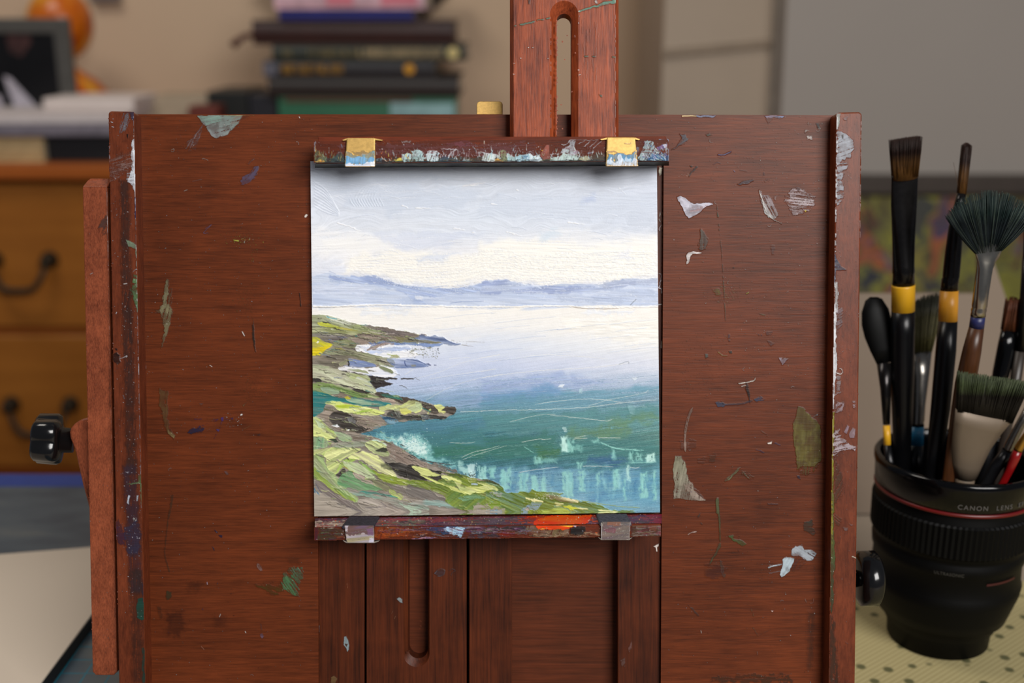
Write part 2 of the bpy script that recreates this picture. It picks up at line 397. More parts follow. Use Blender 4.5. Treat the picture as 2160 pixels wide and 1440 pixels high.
# combed ridges in the clouds
for i in range(15):
    y0 = 700+i*19+RNG.uniform(-5, 5)
    l(Q1(330+RNG.randint(60), y0+40, 560, y0+36+i, 800, y0+60, 1000, y0+72, 1240, y0+52, 1440, y0-8), 0.9, col=(250, 248, 243), a=0.4, h=1.5, edge=0.7, rough=0.9, dash=0.25)
    l(Q1(360+RNG.randint(60), y0+47, 560, y0+43+i, 800, y0+67, 1000, y0+79, 1240, y0+59, 1440, y0-1), 0.5, col=(206, 210, 220), a=0.4, h=0.5, rough=0.8, dash=0.5)
for i in range(17):
    y0 = 690+i*15+RNG.uniform(-4, 4)
    l(Q2(0, y0+6, 210, y0+2, 330, y0+34, 480, y0+46, 640, y0+24, 900, y0+32, 1150, y0+10, 1400, y0), 0.9, col=(251, 249, 243), a=0.4, h=1.5, edge=0.7, rough=0.9, dash=0.2)
    l(Q2(0, y0+13, 210, y0+9, 330, y0+41, 480, y0+53, 640, y0+31, 900, y0+39, 1150, y0+17, 1400, y0+7), 0.5, col=(196, 202, 216), a=0.45, h=0.5, rough=0.8, dash=0.4)
for i in range(12):
    a = i*9; l(Q1(340+i*22, 280, 352+i*22+a*0.1, 310, 380+i*21, 345), 0.5, col=(190, 202, 220), a=0.5, h=0.2); l(Q1(350+i*22, 280, 362+i*22, 310, 390+i*21, 345), 0.6, col=(226, 233, 243), a=0.5, h=2.3)
for i in range(9):
    l(Q1(60, 150+i*24, 160, 220+i*22, 260, 390+i*4), 0.5, col=(190, 202, 222), a=0.45, h=0.2); l(Q1(66, 146+i*24, 166, 216+i*22, 268, 386+i*4), 0.6, col=(228, 234, 245), a=0.5, h=2.2)
for i in range(7):
    r = 40+i*16; l(Q1(610-r*1.6, 280, 610-r*1.1, 240-r*0.4, 610, 225-r*0.55, 610+r*1.1, 245-r*0.4), 0.5, col=(222, 229, 240), a=0.4, h=2.0)
for i in range(70):
    x, y = RNG.uniform(670, 1370), RNG.uniform(372, 560); d = RNG.uniform(15, 60); s_ = RNG.uniform(-0.2, 0.25)
    l([(x, y), (x+d/2, y+s_*d/2-2), (x+d, y+s_*d)], 0.5, col=(235, 239, 246) if RNG.rand() < 0.6 else (196, 206, 224), a=0.5, h=2.1 if RNG.rand() < 0.6 else 0.2, rough=0.7)
for q in [Q1(250, 475, 340, 500, 440, 540), Q1(770, 335, 820, 350), Q1(870, 352, 1000, 356), Q1(1310, 178, 1380, 172), Q1(1330, 550, 1355, 552), Q1(1180, 515, 1270, 530), Q2(80, 320, 130, 330), Q2(200, 545, 320, 578), Q2(740, 470, 780, 488), Q2(1105, 190, 1155, 245), Q2(280, 205, 300, 212), Q2(690, 470, 830, 485)]:
    l(q, 1.2, 0.4, col=(250, 250, 248), a=0.75, h=2.0, edge=0.3, sk=0.3, rough=1.2)
l(Q1(1250, 182, 1440, 150), 2, col=(228, 226, 226), a=0.5, sk=0.5)
# far mountains
mt = Q1(55, 900, 110, 880, 190, 868, 260, 885, 350, 900, 450, 906, 520, 896, 580, 905, 650, 938, 750, 970, 860, 980, 1000, 990, 1100, 996, 1200, 995, 1300, 985, 1380, 958, 1430, 944)+Q2(60, 932, 200, 930, 300, 960, 430, 976, 560, 976, 640, 957, 800, 962, 960, 966, 1080, 936, 1160, 916, 1300, 920, 1412, 916)
lo = Q2(1412, 1125, 900, 1132, 480, 1135, 0, 1130)+Q1(1200, 1135, 800, 1125, 500, 1128, 55, 1138)
p(mt+lo, (206, 216, 235), a=0.95, rough=1.2, soft=1.2, ang=-3, cv=0.06, L=50, col2=(190, 203, 228), edge=0)
p(Q1(190, 880, 350, 905, 520, 898, 600, 912, 760, 974, 1000, 994, 1200, 999, 1380, 962, 1440, 945, 1440, 1010, 1300, 1040, 1000, 1060, 800, 1040, 640, 990, 500, 960, 200, 950), (150, 167, 208), a=0.88, rough=3, soft=2.5, ang=-12, sk=0.3, cv=0.12, L=40, col2=(180, 195, 225), edge=0)
p(Q2(0, 940, 200, 935, 330, 968, 450, 985, 620, 975, 800, 985, 1000, 975, 1120, 930, 1250, 925, 1240, 960, 1060, 1010, 800, 1030, 500, 1040, 200, 1030, 0, 1050), (148, 162, 200), a=0.85, rough=4, soft=3, ang=3, sk=0.35, cv=0.12, L=40, col2=(186, 198, 224), edge=0)
p(Q2(900, 970, 1100, 925, 1412, 916, 1412, 960, 1200, 965, 1000, 1000), (172, 182, 206), a=0.7, rough=4, soft=3, sk=0.4, edge=0)
p(Q2(600, 1030, 900, 1050, 1380, 1000, 1412, 1090, 1000, 1120, 600, 1100), (180, 192, 216), a=0.6, rough=6, soft=4, sk=0.5, edge=0)
p(Q1(60, 960, 400, 970, 560, 1000, 500, 1040, 60, 1030), (214, 222, 240), a=0.7, rough=5, soft=3, sk=0.3, edge=0)
p(Q1(800, 1045, 900, 1060, 960, 1120, 860, 1110), (160, 178, 216), a=0.6, soft=3, rough=4)
p(Q1(860, 1055, 930, 1062, 925, 1088, 870, 1085), (232, 236, 244), a=0.8, soft=2, rough=3)
pc.specks(700, 590, 1390, 640, 260, [(235, 239, 246), (222, 229, 242)], 0.5, 1.4, 0.6)
for i in range(26):
    x, y = RNG.uniform(665, 1340), RNG.uniform(598, 640); d = RNG.uniform(20, 70)
    l([(x, y), (x+d, y+RNG.uniform(-5, 5))], 0.8, col=(224, 230, 243) if i % 2 else (168, 182, 212), a=0.5, h=1.6, sk=0.3)
l(Q1(60, 1140, 250, 1142, 500, 1130, 800, 1130, 1100, 1138, 1440, 1145)+Q2(480, 1136, 700, 1140, 850, 1152, 1050, 1148, 1412, 1140), 1.5, col=(253, 251, 246), a=1, h=3, edge=0.8, rough=0.9, taper=False)
l(Q1(60, 1147, 200, 1148, 290, 1143, 400, 1138), 0.6, col=(120, 120, 125), a=0.7)
l(Q2(720, 1144, 830, 1158, 960, 1160, 1100, 1155), 0.8, col=(180, 168, 158), a=0.8)
l(Q2(1190, 1130, 1240, 1080), 0.8, col=(110, 118, 130), a=0.7); l(Q1(1150, 1115, 1260, 1102, 1420, 1100), 0.7, col=(130, 148, 190), a=0.6)
l(Q1(135, 852, 200, 862, 250, 884, 340, 892), 0.6, col=(130, 145, 185), a=0.4, dash=0.5); l(Q1(1160, 975, 1220, 985, 1300, 962, 1420, 930), 0.5, col=(150, 140, 130), a=0.4, dash=0.5)
# bright haze over the far water
p(Q1(60, 1160, 500, 1150, 1440, 1160, 1440, 1260, 900, 1330, 500, 1290, 300, 1230, 60, 1200), (249, 246, 240), a=0.7, rough=6, soft=6, sk=0.2, cv=0.03, edge=0)
p(Q1(430, 1160, 860, 1160, 860, 1210, 430, 1215), (224, 230, 240), a=0.6, soft=5, rough=6, sk=0.4, edge=0)
p(Q2(850, 1160, 1240, 1170, 1200, 1200, 800, 1190), (222, 228, 240), a=0.6, soft=4, rough=6, sk=0.4, edge=0)
p(Q2(600, 1230, 1412, 1240, 1412, 1440, 1200, 1440, 700, 1330), (248, 245, 236), a=0.6, rough=8, soft=8, edge=0)
for i in range(60):
    x, y = RNG.uniform(880, 1340), RNG.uniform(668, 850); d = RNG.uniform(40, 140)
    l([(x, y), (x+d*0.5, y-d*0.06), (x+d, y-d*0.10)], 0.5, col=(236, 240, 246) if RNG.rand() < 0.55 else (150, 172, 212), a=0.32, h=1.2, rough=0.5)
# water: greens and blues
def soft(q, c, a, so=8, sk=0.35, ang=4): p(q, c, a=a, rough=so, soft=so, nz=24, ang=ang, sk=sk, cv=0.12, L=45, W=1.8, h=0.5, edge=0)
soft(Q3(560, 430, 1000, 470, 1440, 400, 1440, 560, 1230, 570, 900, 480), (146, 172, 214), 0.5)
soft(Q4(0, 300, 700, 260, 1050, 330, 700, 400, 200, 470, 0, 480), (150, 170, 212), 0.6); soft(Q4(0, 440, 600, 370, 700, 420, 300, 520, 0, 545), (98, 148, 190), 0.7)
soft(Q4(0, 500, 700, 430, 1412, 360, 1412, 420, 1000, 520, 400, 560, 0, 580), (90, 150, 172), 0.6)
soft(Q4(0, 590, 600, 590, 1000, 560, 1412, 500, 1412, 620, 1000, 680, 500, 760, 0, 740), (74, 140, 142), 0.7)
soft(Q3(700, 660, 1100, 640, 1440, 640, 1440, 720, 1000, 740, 700, 730), (66, 126, 156), 0.55); soft(Q3(900, 740, 1440, 700, 1440, 900, 1200, 960, 900, 850), (58, 128, 132), 0.7)
soft(Q3(1000, 880, 1200, 850, 1440, 860, 1440, 960, 1050, 950), (42, 118, 92), 0.7)
soft(Q4(700, 720, 900, 690, 1180, 610, 1412, 590, 1412, 640, 1180, 690, 1150, 760, 850, 770, 650, 770), (96, 140, 84), 0.6, so=12)
soft(Q4(0, 780, 600, 760, 620, 900, 300, 960, 0, 960), (46, 118, 104), 0.7); soft(Q4(440, 870, 640, 880, 620, 930, 460, 940), (56, 118, 66), 0.7)
soft(Q4(700, 800, 1412, 790, 1412, 900, 1100, 960, 760, 940), (50, 122, 122), 0.6); soft(Q4(850, 960, 1050, 935, 1170, 990, 1000, 1010, 850, 1000), (40, 96, 144), 0.85)
soft(Q4(100, 1040, 640, 1030, 660, 1110, 300, 1100, 120, 1080), (62, 116, 162), 0.6); soft(Q4(860, 1230, 1020, 1225, 1010, 1290, 880, 1290), (60, 104, 170), 0.7)
soft(Q4(700, 1060, 1050, 1060, 1040, 1200, 720, 1180), (60, 118, 160), 0.6); soft(Q4(1130, 1020, 1300, 1030, 1290, 1230, 1150, 1200), (66, 120, 165), 0.6)
for i in range(190):
    y = RNG.uniform(800, 985); x = RNG.uniform(870 if y < 860 else 820+(y-860)*1.1, 1360); d = RNG.uniform(30, 190); k_ = RNG.uniform(-0.16, -0.02)
    l([(x, y), (x+d*0.5, y+k_*d*0.6), (x+d, y+k_*d)], 0.35, col=(170, 208, 206) if RNG.rand() < 0.55 else (40, 92, 112), a=RNG.uniform(0.15, 0.45), h=0.9, rough=0.4, dash=0.4)
lum_ = pc.rgb.mean(-1, keepdims=True); kk = (0.22*sstep(790, 880, Yg))[..., None]; pc.rgb = pc.rgb*(1-kk)+lum_*kk
soft([(1020, 985), (1150, 992), (1392, 985), (1392, 1080), (1250, 1070), (1130, 1045), (1040, 1010)], (132, 184, 204), 0.55, so=14)
soft([(1150, 1010), (1392, 1000), (1392, 1060), (1200, 1050)], (84, 146, 176), 0.5, so=10)
AQ = (150, 212, 200); AQ2 = (190, 232, 222)
def vs(x0, y0, x1, y1, c=AQ, a=0.75): p(Q4(x0, y0, x1, y0-3, x1-3, (y0+y1)/2, x1+4, y1, x0+5, y1, x0-4, (y0+y1)/2), c, a=a, rough=2.5, soft=3.5, ang=90, sk=0.3, cv=0.1, h=0.6, edge=0, nz=7, L=10, W=4)
for v in [(0, 1020, 40, 1120), (60, 1025, 110, 1110), (155, 1035, 235, 1200), (300, 1070, 380, 1220), (395, 1090, 455, 1210), (470, 1110, 520, 1230), (650, 1060, 740, 1260), (780, 1050, 830, 1220), (925, 1070, 955, 1160), (1050, 1040, 1100, 1200), (1270, 1070, 1330, 1270), (1370, 1060, 1400, 1290)]: vs(*v)
for v in [(640, 780, 690, 900, AQ2, 0.95), (690, 800, 740, 900), (700, 850, 810, 900, AQ, 0.5), (420, 940, 480, 1000), (470, 950, 600, 990, AQ, 0.5), (1045, 880, 1070, 955), (1185, 905, 1215, 980), (1240, 910, 1285, 975), (1325, 915, 1385, 985, AQ2, 0.9), (1160, 1010, 1185, 1130, AQ2, 0.85), (1140, 1120, 1160, 1290), (770, 980, 810, 1040), (880, 805, 940, 825)]: vs(*v)
l(Q4(945, 820, 1040, 860, 1130, 880, 1300, 888), 1.6, col=AQ, a=0.8, sk=0.5); l(Q4(1150, 990, 1380, 985), 1.2, col=AQ, a=0.6, sk=0.5); l(Q4(340, 860, 420, 905), 1, col=AQ, a=0.6, sk=0.4)
for i in range(46):
    x = RNG.uniform(1030, 1388); y = RNG.uniform(985, 1030); p([(x, y), (x+RNG.uniform(3, 9), y), (x+RNG.uniform(3, 8), y+RNG.uniform(15, 45)), (x+1, y+RNG.uniform(15, 40))], (150, 206, 208) if i % 3 else (60, 118, 160), a=RNG.uniform(0.2, 0.5), rough=2, soft=4, ang=90, sk=0.25, L=9, W=4, edge=0, h=0.5)
pc.specks(1020, 985, 1390, 1070, 900, [(170, 215, 215), (120, 190, 200), (60, 110, 150)], 0.4, 0.9, 0.6, h=0.5)
# scratched wave lines
SC = (240, 238, 226)
for q, w_ in [(Q4(0, 572, 300, 565, 600, 558, 800, 548, 1000, 525, 1200, 502, 1412, 484), 0.7), (Q4(430, 520, 600, 496, 800, 481, 1000, 484, 1130, 510), 0.7), (Q4(850, 536, 1000, 490, 1200, 452, 1300, 430, 1335, 405), 0.5), (Q4(230, 660, 380, 622, 500, 602, 600, 602), 0.6),
    (Q4(550, 610, 720, 622, 880, 640, 1000, 654, 1045, 642), 0.8), (Q4(320, 824, 450, 802, 560, 797), 0.8), (Q4(735, 798, 850, 792), 0.8), (Q4(745, 790, 835, 773), 0.6), (Q4(930, 786, 1115, 788), 0.8), (Q4(300, 1064, 450, 1040, 620, 1024), 0.8), (Q4(810, 1014, 950, 1016, 1055, 1022), 0.8), (Q4(1185, 1022, 1240, 1030, 1262, 1020), 0.8),
    (Q4(0, 318, 120, 290, 400, 258, 700, 238, 950, 220, 1120, 200, 1178, 185), 0.6), (Q4(0, 150, 150, 125), 0.5), (Q4(0, 262, 120, 238), 0.5), (Q4(20, 185, 300, 150, 500, 125, 800, 140, 1010, 155), 0.5), (Q3(1230, 580, 1440, 573), 0.8), (Q3(1150, 825, 1280, 832, 1355, 822), 0.6), (Q3(1240, 948, 1340, 905, 1440, 878), 0.7), (Q3(1250, 965, 1440, 893), 0.5), (Q4(0, 890, 150, 850), 0.6), (Q4(0, 912, 100, 880, 210, 850), 0.5),
    (Z4(440, 870, 700, 800, 1000, 680, 1400, 600), 0.4), (Z4(580, 880, 900, 830, 1350, 765), 0.4), (Z4(540, 1130, 800, 990, 1100, 890, 1440, 820), 0.4), (Z4(820, 640, 1060, 630), 0.5), (Z4(300, 830, 400, 770), 0.5)]:
    l(q, w_*0.62, col=SC, a=0.8, h=0.1, rough=0.5, taper=True, dash=0)
l(Q4(1100, 205, 1150, 184, 1178, 183, 1175, 196), 0.4, col=(90, 100, 110), a=0.7)
p(Q4(620, 365, 665, 350, 655, 385, 615, 382), (225, 232, 236), a=0.8, rough=2, sk=0.4); p(Q4(1200, 305, 1250, 300, 1225, 340), (215, 225, 232), a=0.7, rough=2, sk=0.4); p(Q4(780, 400, 810, 395, 805, 430, 785, 430), (180, 215, 220), a=0.6, sk=0.5)
p(Q4(650, 700, 680, 700, 680, 740, 655, 740), (215, 235, 232), a=0.5, sk=0.6); p(Q4(1170, 520, 1230, 510, 1225, 600, 1185, 600), (150, 190, 195), a=0.4, soft=3, sk=0.4)
# spray and pale shallows by the near shore
p(Q3(560, 770, 700, 770, 900, 780, 1000, 850, 1010, 930, 1180, 990, 1200, 1040, 1100, 1010, 900, 950, 760, 850, 640, 810), (160, 216, 210), a=0.75, rough=7, soft=8, ang=8, sk=0.35, edge=0)
p(Q3(700, 790, 860, 790, 980, 870, 960, 930, 820, 880), (214, 238, 232), a=0.9, rough=8, soft=6, ang=20, sk=0.3, edge=0)
pc.specks(*(Q3(520, 760)[0]+Q3(1000, 950)[0]), 700, [(225, 242, 238), (190, 226, 220), (70, 130, 150)], 0.4, 1.2, 0.8, gauss=True)
p(Q3(1200, 980, 1260, 1000, 1330, 1060, 1290, 1110, 1230, 1060), (190, 232, 222), a=0.7, rough=5, soft=4, sk=0.3); p(Q3(1290, 1000, 1340, 980, 1370, 990, 1350, 1120, 1300, 1110), (205, 235, 232), a=0.75, rough=4, soft=3, ang=90, sk=0.4)
p(Q3(1380, 1020, 1440, 1020, 1440, 1130, 1370, 1130), (165, 218, 212), a=0.8, rough=4, soft=3, ang=90, sk=0.4)

# ---- land: ground colours first
BR = (150, 141, 130); DK = (52, 47, 42); OL = (132, 140, 92); SG = (172, 184, 140); PY = (218, 226, 150); LG = (190, 204, 140); TL = (36, 112, 112); BL = (104, 124, 170)
K = dict(edge=0.9, h=2.0)
p(Q1(55, 1215, 110, 1205, 170, 1210, 260, 1240, 380, 1275, 470, 1300, 520, 1298, 640, 1308, 800, 1345, 900, 1365, 900, 1440, 55, 1440), (128, 122, 100), rough=1.2, ang=-10, cv=0.2, col2=(160, 164, 130), **K)
p(Q3(55, 0, 560, 0, 480, 40, 420, 75, 480, 110, 640, 150, 700, 170, 660, 210, 600, 225, 480, 270, 400, 300, 560, 430, 740, 460, 900, 490, 1030, 525, 1100, 545, 1200, 550, 1180, 595, 1100, 640, 900, 640, 640, 680, 560, 700, 440, 755, 640, 810, 760, 870, 900, 960, 1050, 1010, 1160, 1060, 1300, 1100, 1440, 1130, 1440, 1385, 72, 1412, 60, 900), BR, rough=1.5, ang=-8, cv=0.16, col2=(132, 124, 112), **K)
pc.wet = 0.4
# far spit
p(Z4(0, 262, 120, 285, 260, 320, 470, 352, 560, 372, 420, 400, 0, 380), (112, 100, 92), rough=2, ang=-9, sk=0.35, cv=0.25, **K)
p(Z3(110, 140, 190, 130, 330, 150, 480, 210, 640, 260, 700, 280, 900, 320, 1000, 345, 700, 320, 400, 290, 110, 270), (176, 182, 150), rough=1, ang=-14, cv=0.15, col2=(150, 156, 118), **K)
p(Z3(260, 150, 400, 170, 560, 230, 520, 250, 360, 200), (212, 216, 196), rough=1, ang=-16, **K); l(Z3(270, 150, 330, 170, 400, 180), 0.9, col=(90, 160, 170))
p(Z3(160, 222, 240, 218, 380, 256, 540, 295, 640, 318, 560, 322, 380, 290, 230, 268), (196, 204, 60), rough=0.8, ang=-12, col2=(214, 196, 60), **K)
p(Z3(640, 240, 560, 300, 900, 322, 1040, 340, 800, 290), (150, 160, 110), rough=1, ang=-10, **K)
p(Z3(100, 280, 300, 278, 560, 310, 820, 330, 1140, 410, 900, 372, 700, 352, 560, 380, 380, 345, 100, 335), (182, 184, 144), rough=1, ang=-4, col2=(144, 148, 100), **K)
l(Z3(105, 268, 220, 272, 380, 285), 0.7, col=(80, 78, 60), a=0.9); l(Z3(105, 340, 300, 346, 460, 355, 580, 382, 700, 360), 0.8, col=(60, 56, 46), a=0.9); l(Z3(240, 185, 330, 232, 440, 268), 0.6, col=(110, 112, 84))
p(Z3(100, 350, 300, 360, 480, 365, 580, 385, 420, 420, 340, 470, 240, 430, 110, 390), (140, 134, 130), rough=1.5, ang=-6, cv=0.2, col2=(108, 100, 96), **K)
p(Z3(580, 390, 700, 360, 1000, 370, 1150, 430, 1000, 430, 700, 470, 560, 440), (138, 122, 112), rough=3, ang=-5, sk=0.3, cv=0.25, **K)
l(Z3(640, 345, 800, 335, 940, 350, 1100, 352, 1240, 380), 0.7, col=(215, 205, 200), a=0.8, dash=1)
p(Z3(690, 262, 730, 245, 780, 262, 900, 285, 1080, 305, 1260, 345, 1340, 360, 1200, 380, 900, 320, 740, 290), (110, 100, 96), rough=2, ang=-10, sk=0.2, cv=0.25, **K)
# blue tip of the far spit
p(Z4(280, 410, 440, 395, 470, 370, 510, 362, 560, 385, 640, 380, 740, 395, 800, 430, 880, 460, 960, 475, 830, 490, 760, 470, 600, 470, 300, 440), (92, 108, 148), rough=1.4, ang=-6, col2=(112, 128, 166), **K)
p(Z4(190, 385, 300, 400, 700, 450, 690, 468, 500, 462, 260, 445, 200, 410), (124, 118, 84), rough=1, ang=-4, **K)
p(Z4(0, 440, 150, 432, 260, 455, 700, 470, 720, 490, 560, 515, 420, 490, 200, 480, 0, 470), (96, 122, 176), rough=1.6, ang=-2, sk=0.2, col2=(130, 152, 196), **K)
for q in [Z4(900, 450, 960, 440, 1240, 450), Z4(960, 480, 1100, 500), Z4(840, 430, 930, 440, 1040, 470)]: l(q, 1.2, 0.4, col=(140, 134, 130), a=0.6, sk=0.8)
p(Z3(600, 500, 640, 490, 760, 480, 900, 480, 1060, 475, 1120, 560, 1300, 560, 1300, 620, 900, 620, 760, 570, 640, 560), (240, 241, 244), rough=2, ang=-4, cv=0.05, **K)
p(Z3(660, 500, 900, 520, 1200, 500, 1240, 530, 1000, 570, 820, 580, 700, 540), (176, 190, 220), rough=3, ang=-2, sk=0.35, col2=(206, 214, 232), **K)
p(Z3(770, 455, 1000, 450, 1060, 470, 900, 500, 860, 520, 740, 550, 790, 490), (110, 126, 172), rough=2.5, ang=20, sk=0.3, col2=(150, 130, 120), **K); p(Z3(900, 490, 950, 480, 1050, 478, 930, 520), (246, 247, 250), rough=2, **K)
for q in [Z4(370, 550, 480, 535, 560, 560), Z4(370, 590, 560, 600), Z4(560, 520, 620, 515)]: l(q, 2.2, 0.8, col=(110, 110, 84), a=0.85, sk=0.7, rough=2)
pc.specks(*(Z4(330, 520)[0]+Z4(700, 640)[0]), 110, [(120, 118, 90), (90, 96, 110)], 0.4, 1.2, 0.8)
# second headland
p(Z3(105, 400, 180, 400, 240, 440, 340, 480, 260, 540, 200, 600, 105, 600), (196, 196, 66), rough=1, ang=-30, col2=(214, 200, 30), cang=70, **K); p(Z3(105, 540, 150, 520, 260, 500, 330, 500, 220, 560, 120, 605), (222, 200, 24), rough=1, **K)
p(Z3(145, 455, 175, 435, 190, 455, 165, 470), (250, 250, 250), rough=1)
p(Z3(340, 470, 420, 430, 520, 420, 620, 470, 600, 520, 480, 510, 380, 500), (116, 122, 80), rough=1.5, ang=12, col2=(140, 146, 104), **K); p(Z3(350, 515, 440, 518, 490, 545, 440, 545), (216, 200, 40), rough=0.8, **K)
p(Z3(200, 600, 350, 510, 480, 530, 640, 560, 760, 580, 920, 620, 1060, 660, 1060, 740, 940, 730, 800, 690, 640, 640, 420, 600), (122, 122, 92), rough=1.5, ang=-14, cv=0.25, col2=(152, 156, 122), **K)
p(Z3(120, 610, 420, 600, 630, 640, 520, 650, 420, 700, 400, 760, 220, 730, 120, 640), (134, 124, 110), rough=1.5, ang=-4, cv=0.25, col2=(104, 98, 84), **K)
p(Z3(890, 635, 1000, 650, 1070, 690, 1060, 740, 960, 700, 900, 670), (158, 156, 140), rough=1, ang=-18, **K); p(Z3(1000, 640, 1130, 625, 1100, 600, 1040, 600), (150, 150, 90), rough=2, sk=0.3)
p(Z3(520, 655, 560, 648, 700, 665, 800, 690, 850, 730, 760, 740, 620, 745, 530, 735), (112, 130, 176), rough=0.8, ang=-6, col2=(136, 152, 192), edge=1.4, h=2.4)
p(Z4(90, 640, 300, 655, 440, 655, 520, 695, 600, 712, 520, 745, 300, 752, 180, 740), (112, 130, 172), rough=0.8, ang=-5, col2=(142, 156, 190), edge=1.4, h=2.4); l(Z4(295, 665, 300, 715, 330, 745), 1, col=(76, 92, 140)); l(Z4(310, 655, 400, 660, 520, 700, 540, 720), 0.9, col=(80, 96, 140)); p(Z4(370, 715, 430, 712, 430, 735, 380, 738), (140, 136, 110), rough=1)
l(Z4(540, 705, 620, 712, 670, 715), 1.3, 0.6, col=(80, 88, 120), rough=1.2, dash=0.6)
l(Z3(510, 660, 530, 700, 525, 735), 1.6, col=(50, 48, 40)); p(Z3(420, 700, 510, 650, 500, 720, 430, 740), (140, 140, 112), rough=1.5, ang=40, **K)
# white gap and pale green shelf
p(Z3(410, 745, 520, 735, 700, 750, 850, 740, 950, 720, 1050, 770, 1100, 820, 1000, 870, 860, 850, 700, 820, 560, 800, 440, 780), (242, 243, 246), rough=2, cv=0.04, **K)
p(Z3(520, 770, 600, 765, 720, 780, 760, 810, 640, 800), (150, 156, 124), rough=1.5, sk=0.3, ang=-8, **K); p(Z3(880, 735, 940, 735, 1050, 790, 1030, 825, 940, 780), (136, 144, 108), rough=1, ang=-25, col2=(100, 106, 80), **K)
p(Z3(430, 780, 560, 800, 700, 820, 760, 835, 920, 862, 1080, 865, 1080, 885, 940, 905, 1000, 930, 1055, 942, 980, 962, 860, 985, 820, 995, 760, 900, 560, 830), (46, 40, 38), rough=1.8, ang=-3, cv=0.2, **K)
l(Z4(250, 880, 400, 880), 1.5, 1.0, col=(46, 40, 38), rough=0.8)
p(Z3(115, 730, 220, 740, 400, 770, 500, 800, 600, 815, 720, 830, 780, 870, 780, 920, 830, 980, 850, 1060, 740, 1040, 620, 990, 540, 960, 430, 945, 250, 910, 180, 870, 118, 860), (190, 196, 158), rough=1.2, ang=-18, cv=0.08, col2=(206, 210, 178), **K)
p(Z3(500, 820, 580, 825, 740, 845, 790, 900, 740, 880, 640, 850, 570, 890), (152, 164, 100), rough=1, ang=-20, col2=(186, 196, 150), **K)
p(Z3(120, 710, 200, 715, 330, 750, 240, 755, 130, 735), (166, 176, 140), rough=1, ang=-8, **K)
p(Z3(118, 865, 180, 875, 225, 912, 150, 910, 120, 900), (44, 42, 38), rough=1.5, **K); p(Z3(420, 945, 500, 950, 540, 975, 480, 975), DK, rough=1.2)
p(Z3(120, 930, 240, 925, 400, 950, 560, 990, 760, 1050, 860, 1080, 1080, 1120, 1200, 1170, 1000, 1130, 820, 1100, 660, 1090, 520, 1060, 420, 1040, 330, 1070, 200, 1040, 118, 1045), (160, 172, 128), rough=1.2, ang=-12, cv=0.14, col2=(126, 150, 84), **K)
p(Z3(230, 955, 330, 960, 470, 990, 640, 1050, 760, 1090, 600, 1090, 440, 1030, 240, 980), (104, 132, 70), rough=1, ang=-14, **K); p(Z3(200, 975, 340, 985, 440, 1030, 360, 1060, 240, 1030), (146, 168, 140), rough=1, ang=-14, **K)
p(Z3(570, 990, 640, 990, 770, 1035, 740, 1050, 620, 1025), DK, rough=1, ang=-12, **K); p(Z3(830, 1040, 900, 1035, 1080, 1075, 1210, 1100, 1440, 1150, 1440, 1180, 1180, 1165, 1000, 1130, 880, 1085), (70, 60, 50), rough=1.6, ang=-10, cv=0.25, **K)
p(Z3(900, 1050, 1000, 1060, 1120, 1090, 1160, 1130, 1060, 1110, 930, 1080), (54, 120, 104), rough=1.2, ang=-12, sk=0.2, **K); p(Z3(900, 1100, 1060, 1120, 1100, 1160, 940, 1130), (184, 160, 146), rough=1.6, ang=-10, sk=0.2, **K); p(Z3(1040, 1070, 1120, 1075, 1110, 1100, 1060, 1095), (168, 180, 130), rough=1, **K)
# teal pool
p(Z3(115, 1045, 180, 1025, 280, 1060, 420, 1100, 600, 1090, 800, 1130, 1020, 1165, 960, 1200, 700, 1200, 460, 1150, 300, 1150, 240, 1220, 200, 1290, 118, 1320), TL, rough=1.2, ang=-6, cv=0.1, col2=(44, 122, 122), **K)
p(Z3(500, 1110, 600, 1100, 760, 1140, 950, 1190, 700, 1180, 520, 1140), (150, 178, 150), rough=1, ang=-9, **K); p(Z3(478, 1075, 500, 1072, 555, 1100, 520, 1112, 485, 1100), (216, 198, 30), rough=0.8, **K); p(Z3(390, 1080, 440, 1030, 520, 1070, 470, 1095), (126, 114, 100), rough=1, **K)
p(Z3(250, 1160, 300, 1145, 420, 1140, 480, 1165, 680, 1190, 860, 1235, 960, 1280, 820, 1310, 600, 1285, 420, 1250, 340, 1195), (212, 222, 130), rough=1.2, ang=-8, cv=0.1, col2=(226, 232, 160), **K)
p(Z3(380, 1185, 520, 1180, 700, 1210, 560, 1220, 420, 1215), (184, 204, 60), rough=1, ang=-6, **K); p(Z3(580, 1275, 700, 1250, 800, 1232, 790, 1250, 640, 1282), (150, 180, 70), rough=1, **K)
p(Z4(0, 1210, 120, 1180, 250, 1180, 330, 1140, 430, 1130, 500, 1180, 500, 1240, 440, 1280, 380, 1260, 300, 1285, 240, 1250, 120, 1240, 20, 1260), (208, 216, 140), rough=1.5, ang=20, cv=0.1, col2=(188, 200, 150), **K)
p(Z4(240, 1225, 320, 1222, 370, 1250, 360, 1280, 270, 1285), (226, 226, 110), rough=1.3, **K); p(Z4(420, 1140, 520, 1170, 480, 1240, 430, 1200), (182, 196, 150), rough=1, ang=30, **K)
p(Z4(500, 1160, 640, 1190, 760, 1205, 880, 1210, 900, 1250, 860, 1290, 740, 1280, 640, 1290, 560, 1250), (72, 64, 56), rough=1.8, ang=-6, cv=0.3, **K)
p(Z4(640, 1180, 740, 1195, 760, 1220, 720, 1250, 780, 1265, 740, 1290, 660, 1230), (222, 226, 140), rough=1.8, **K); l(Z4(600, 1230, 570, 1290, 590, 1300), 1.6, col=(206, 212, 140)); l(Z4(500, 1215, 600, 1260), 1.2, col=(52, 108, 100))
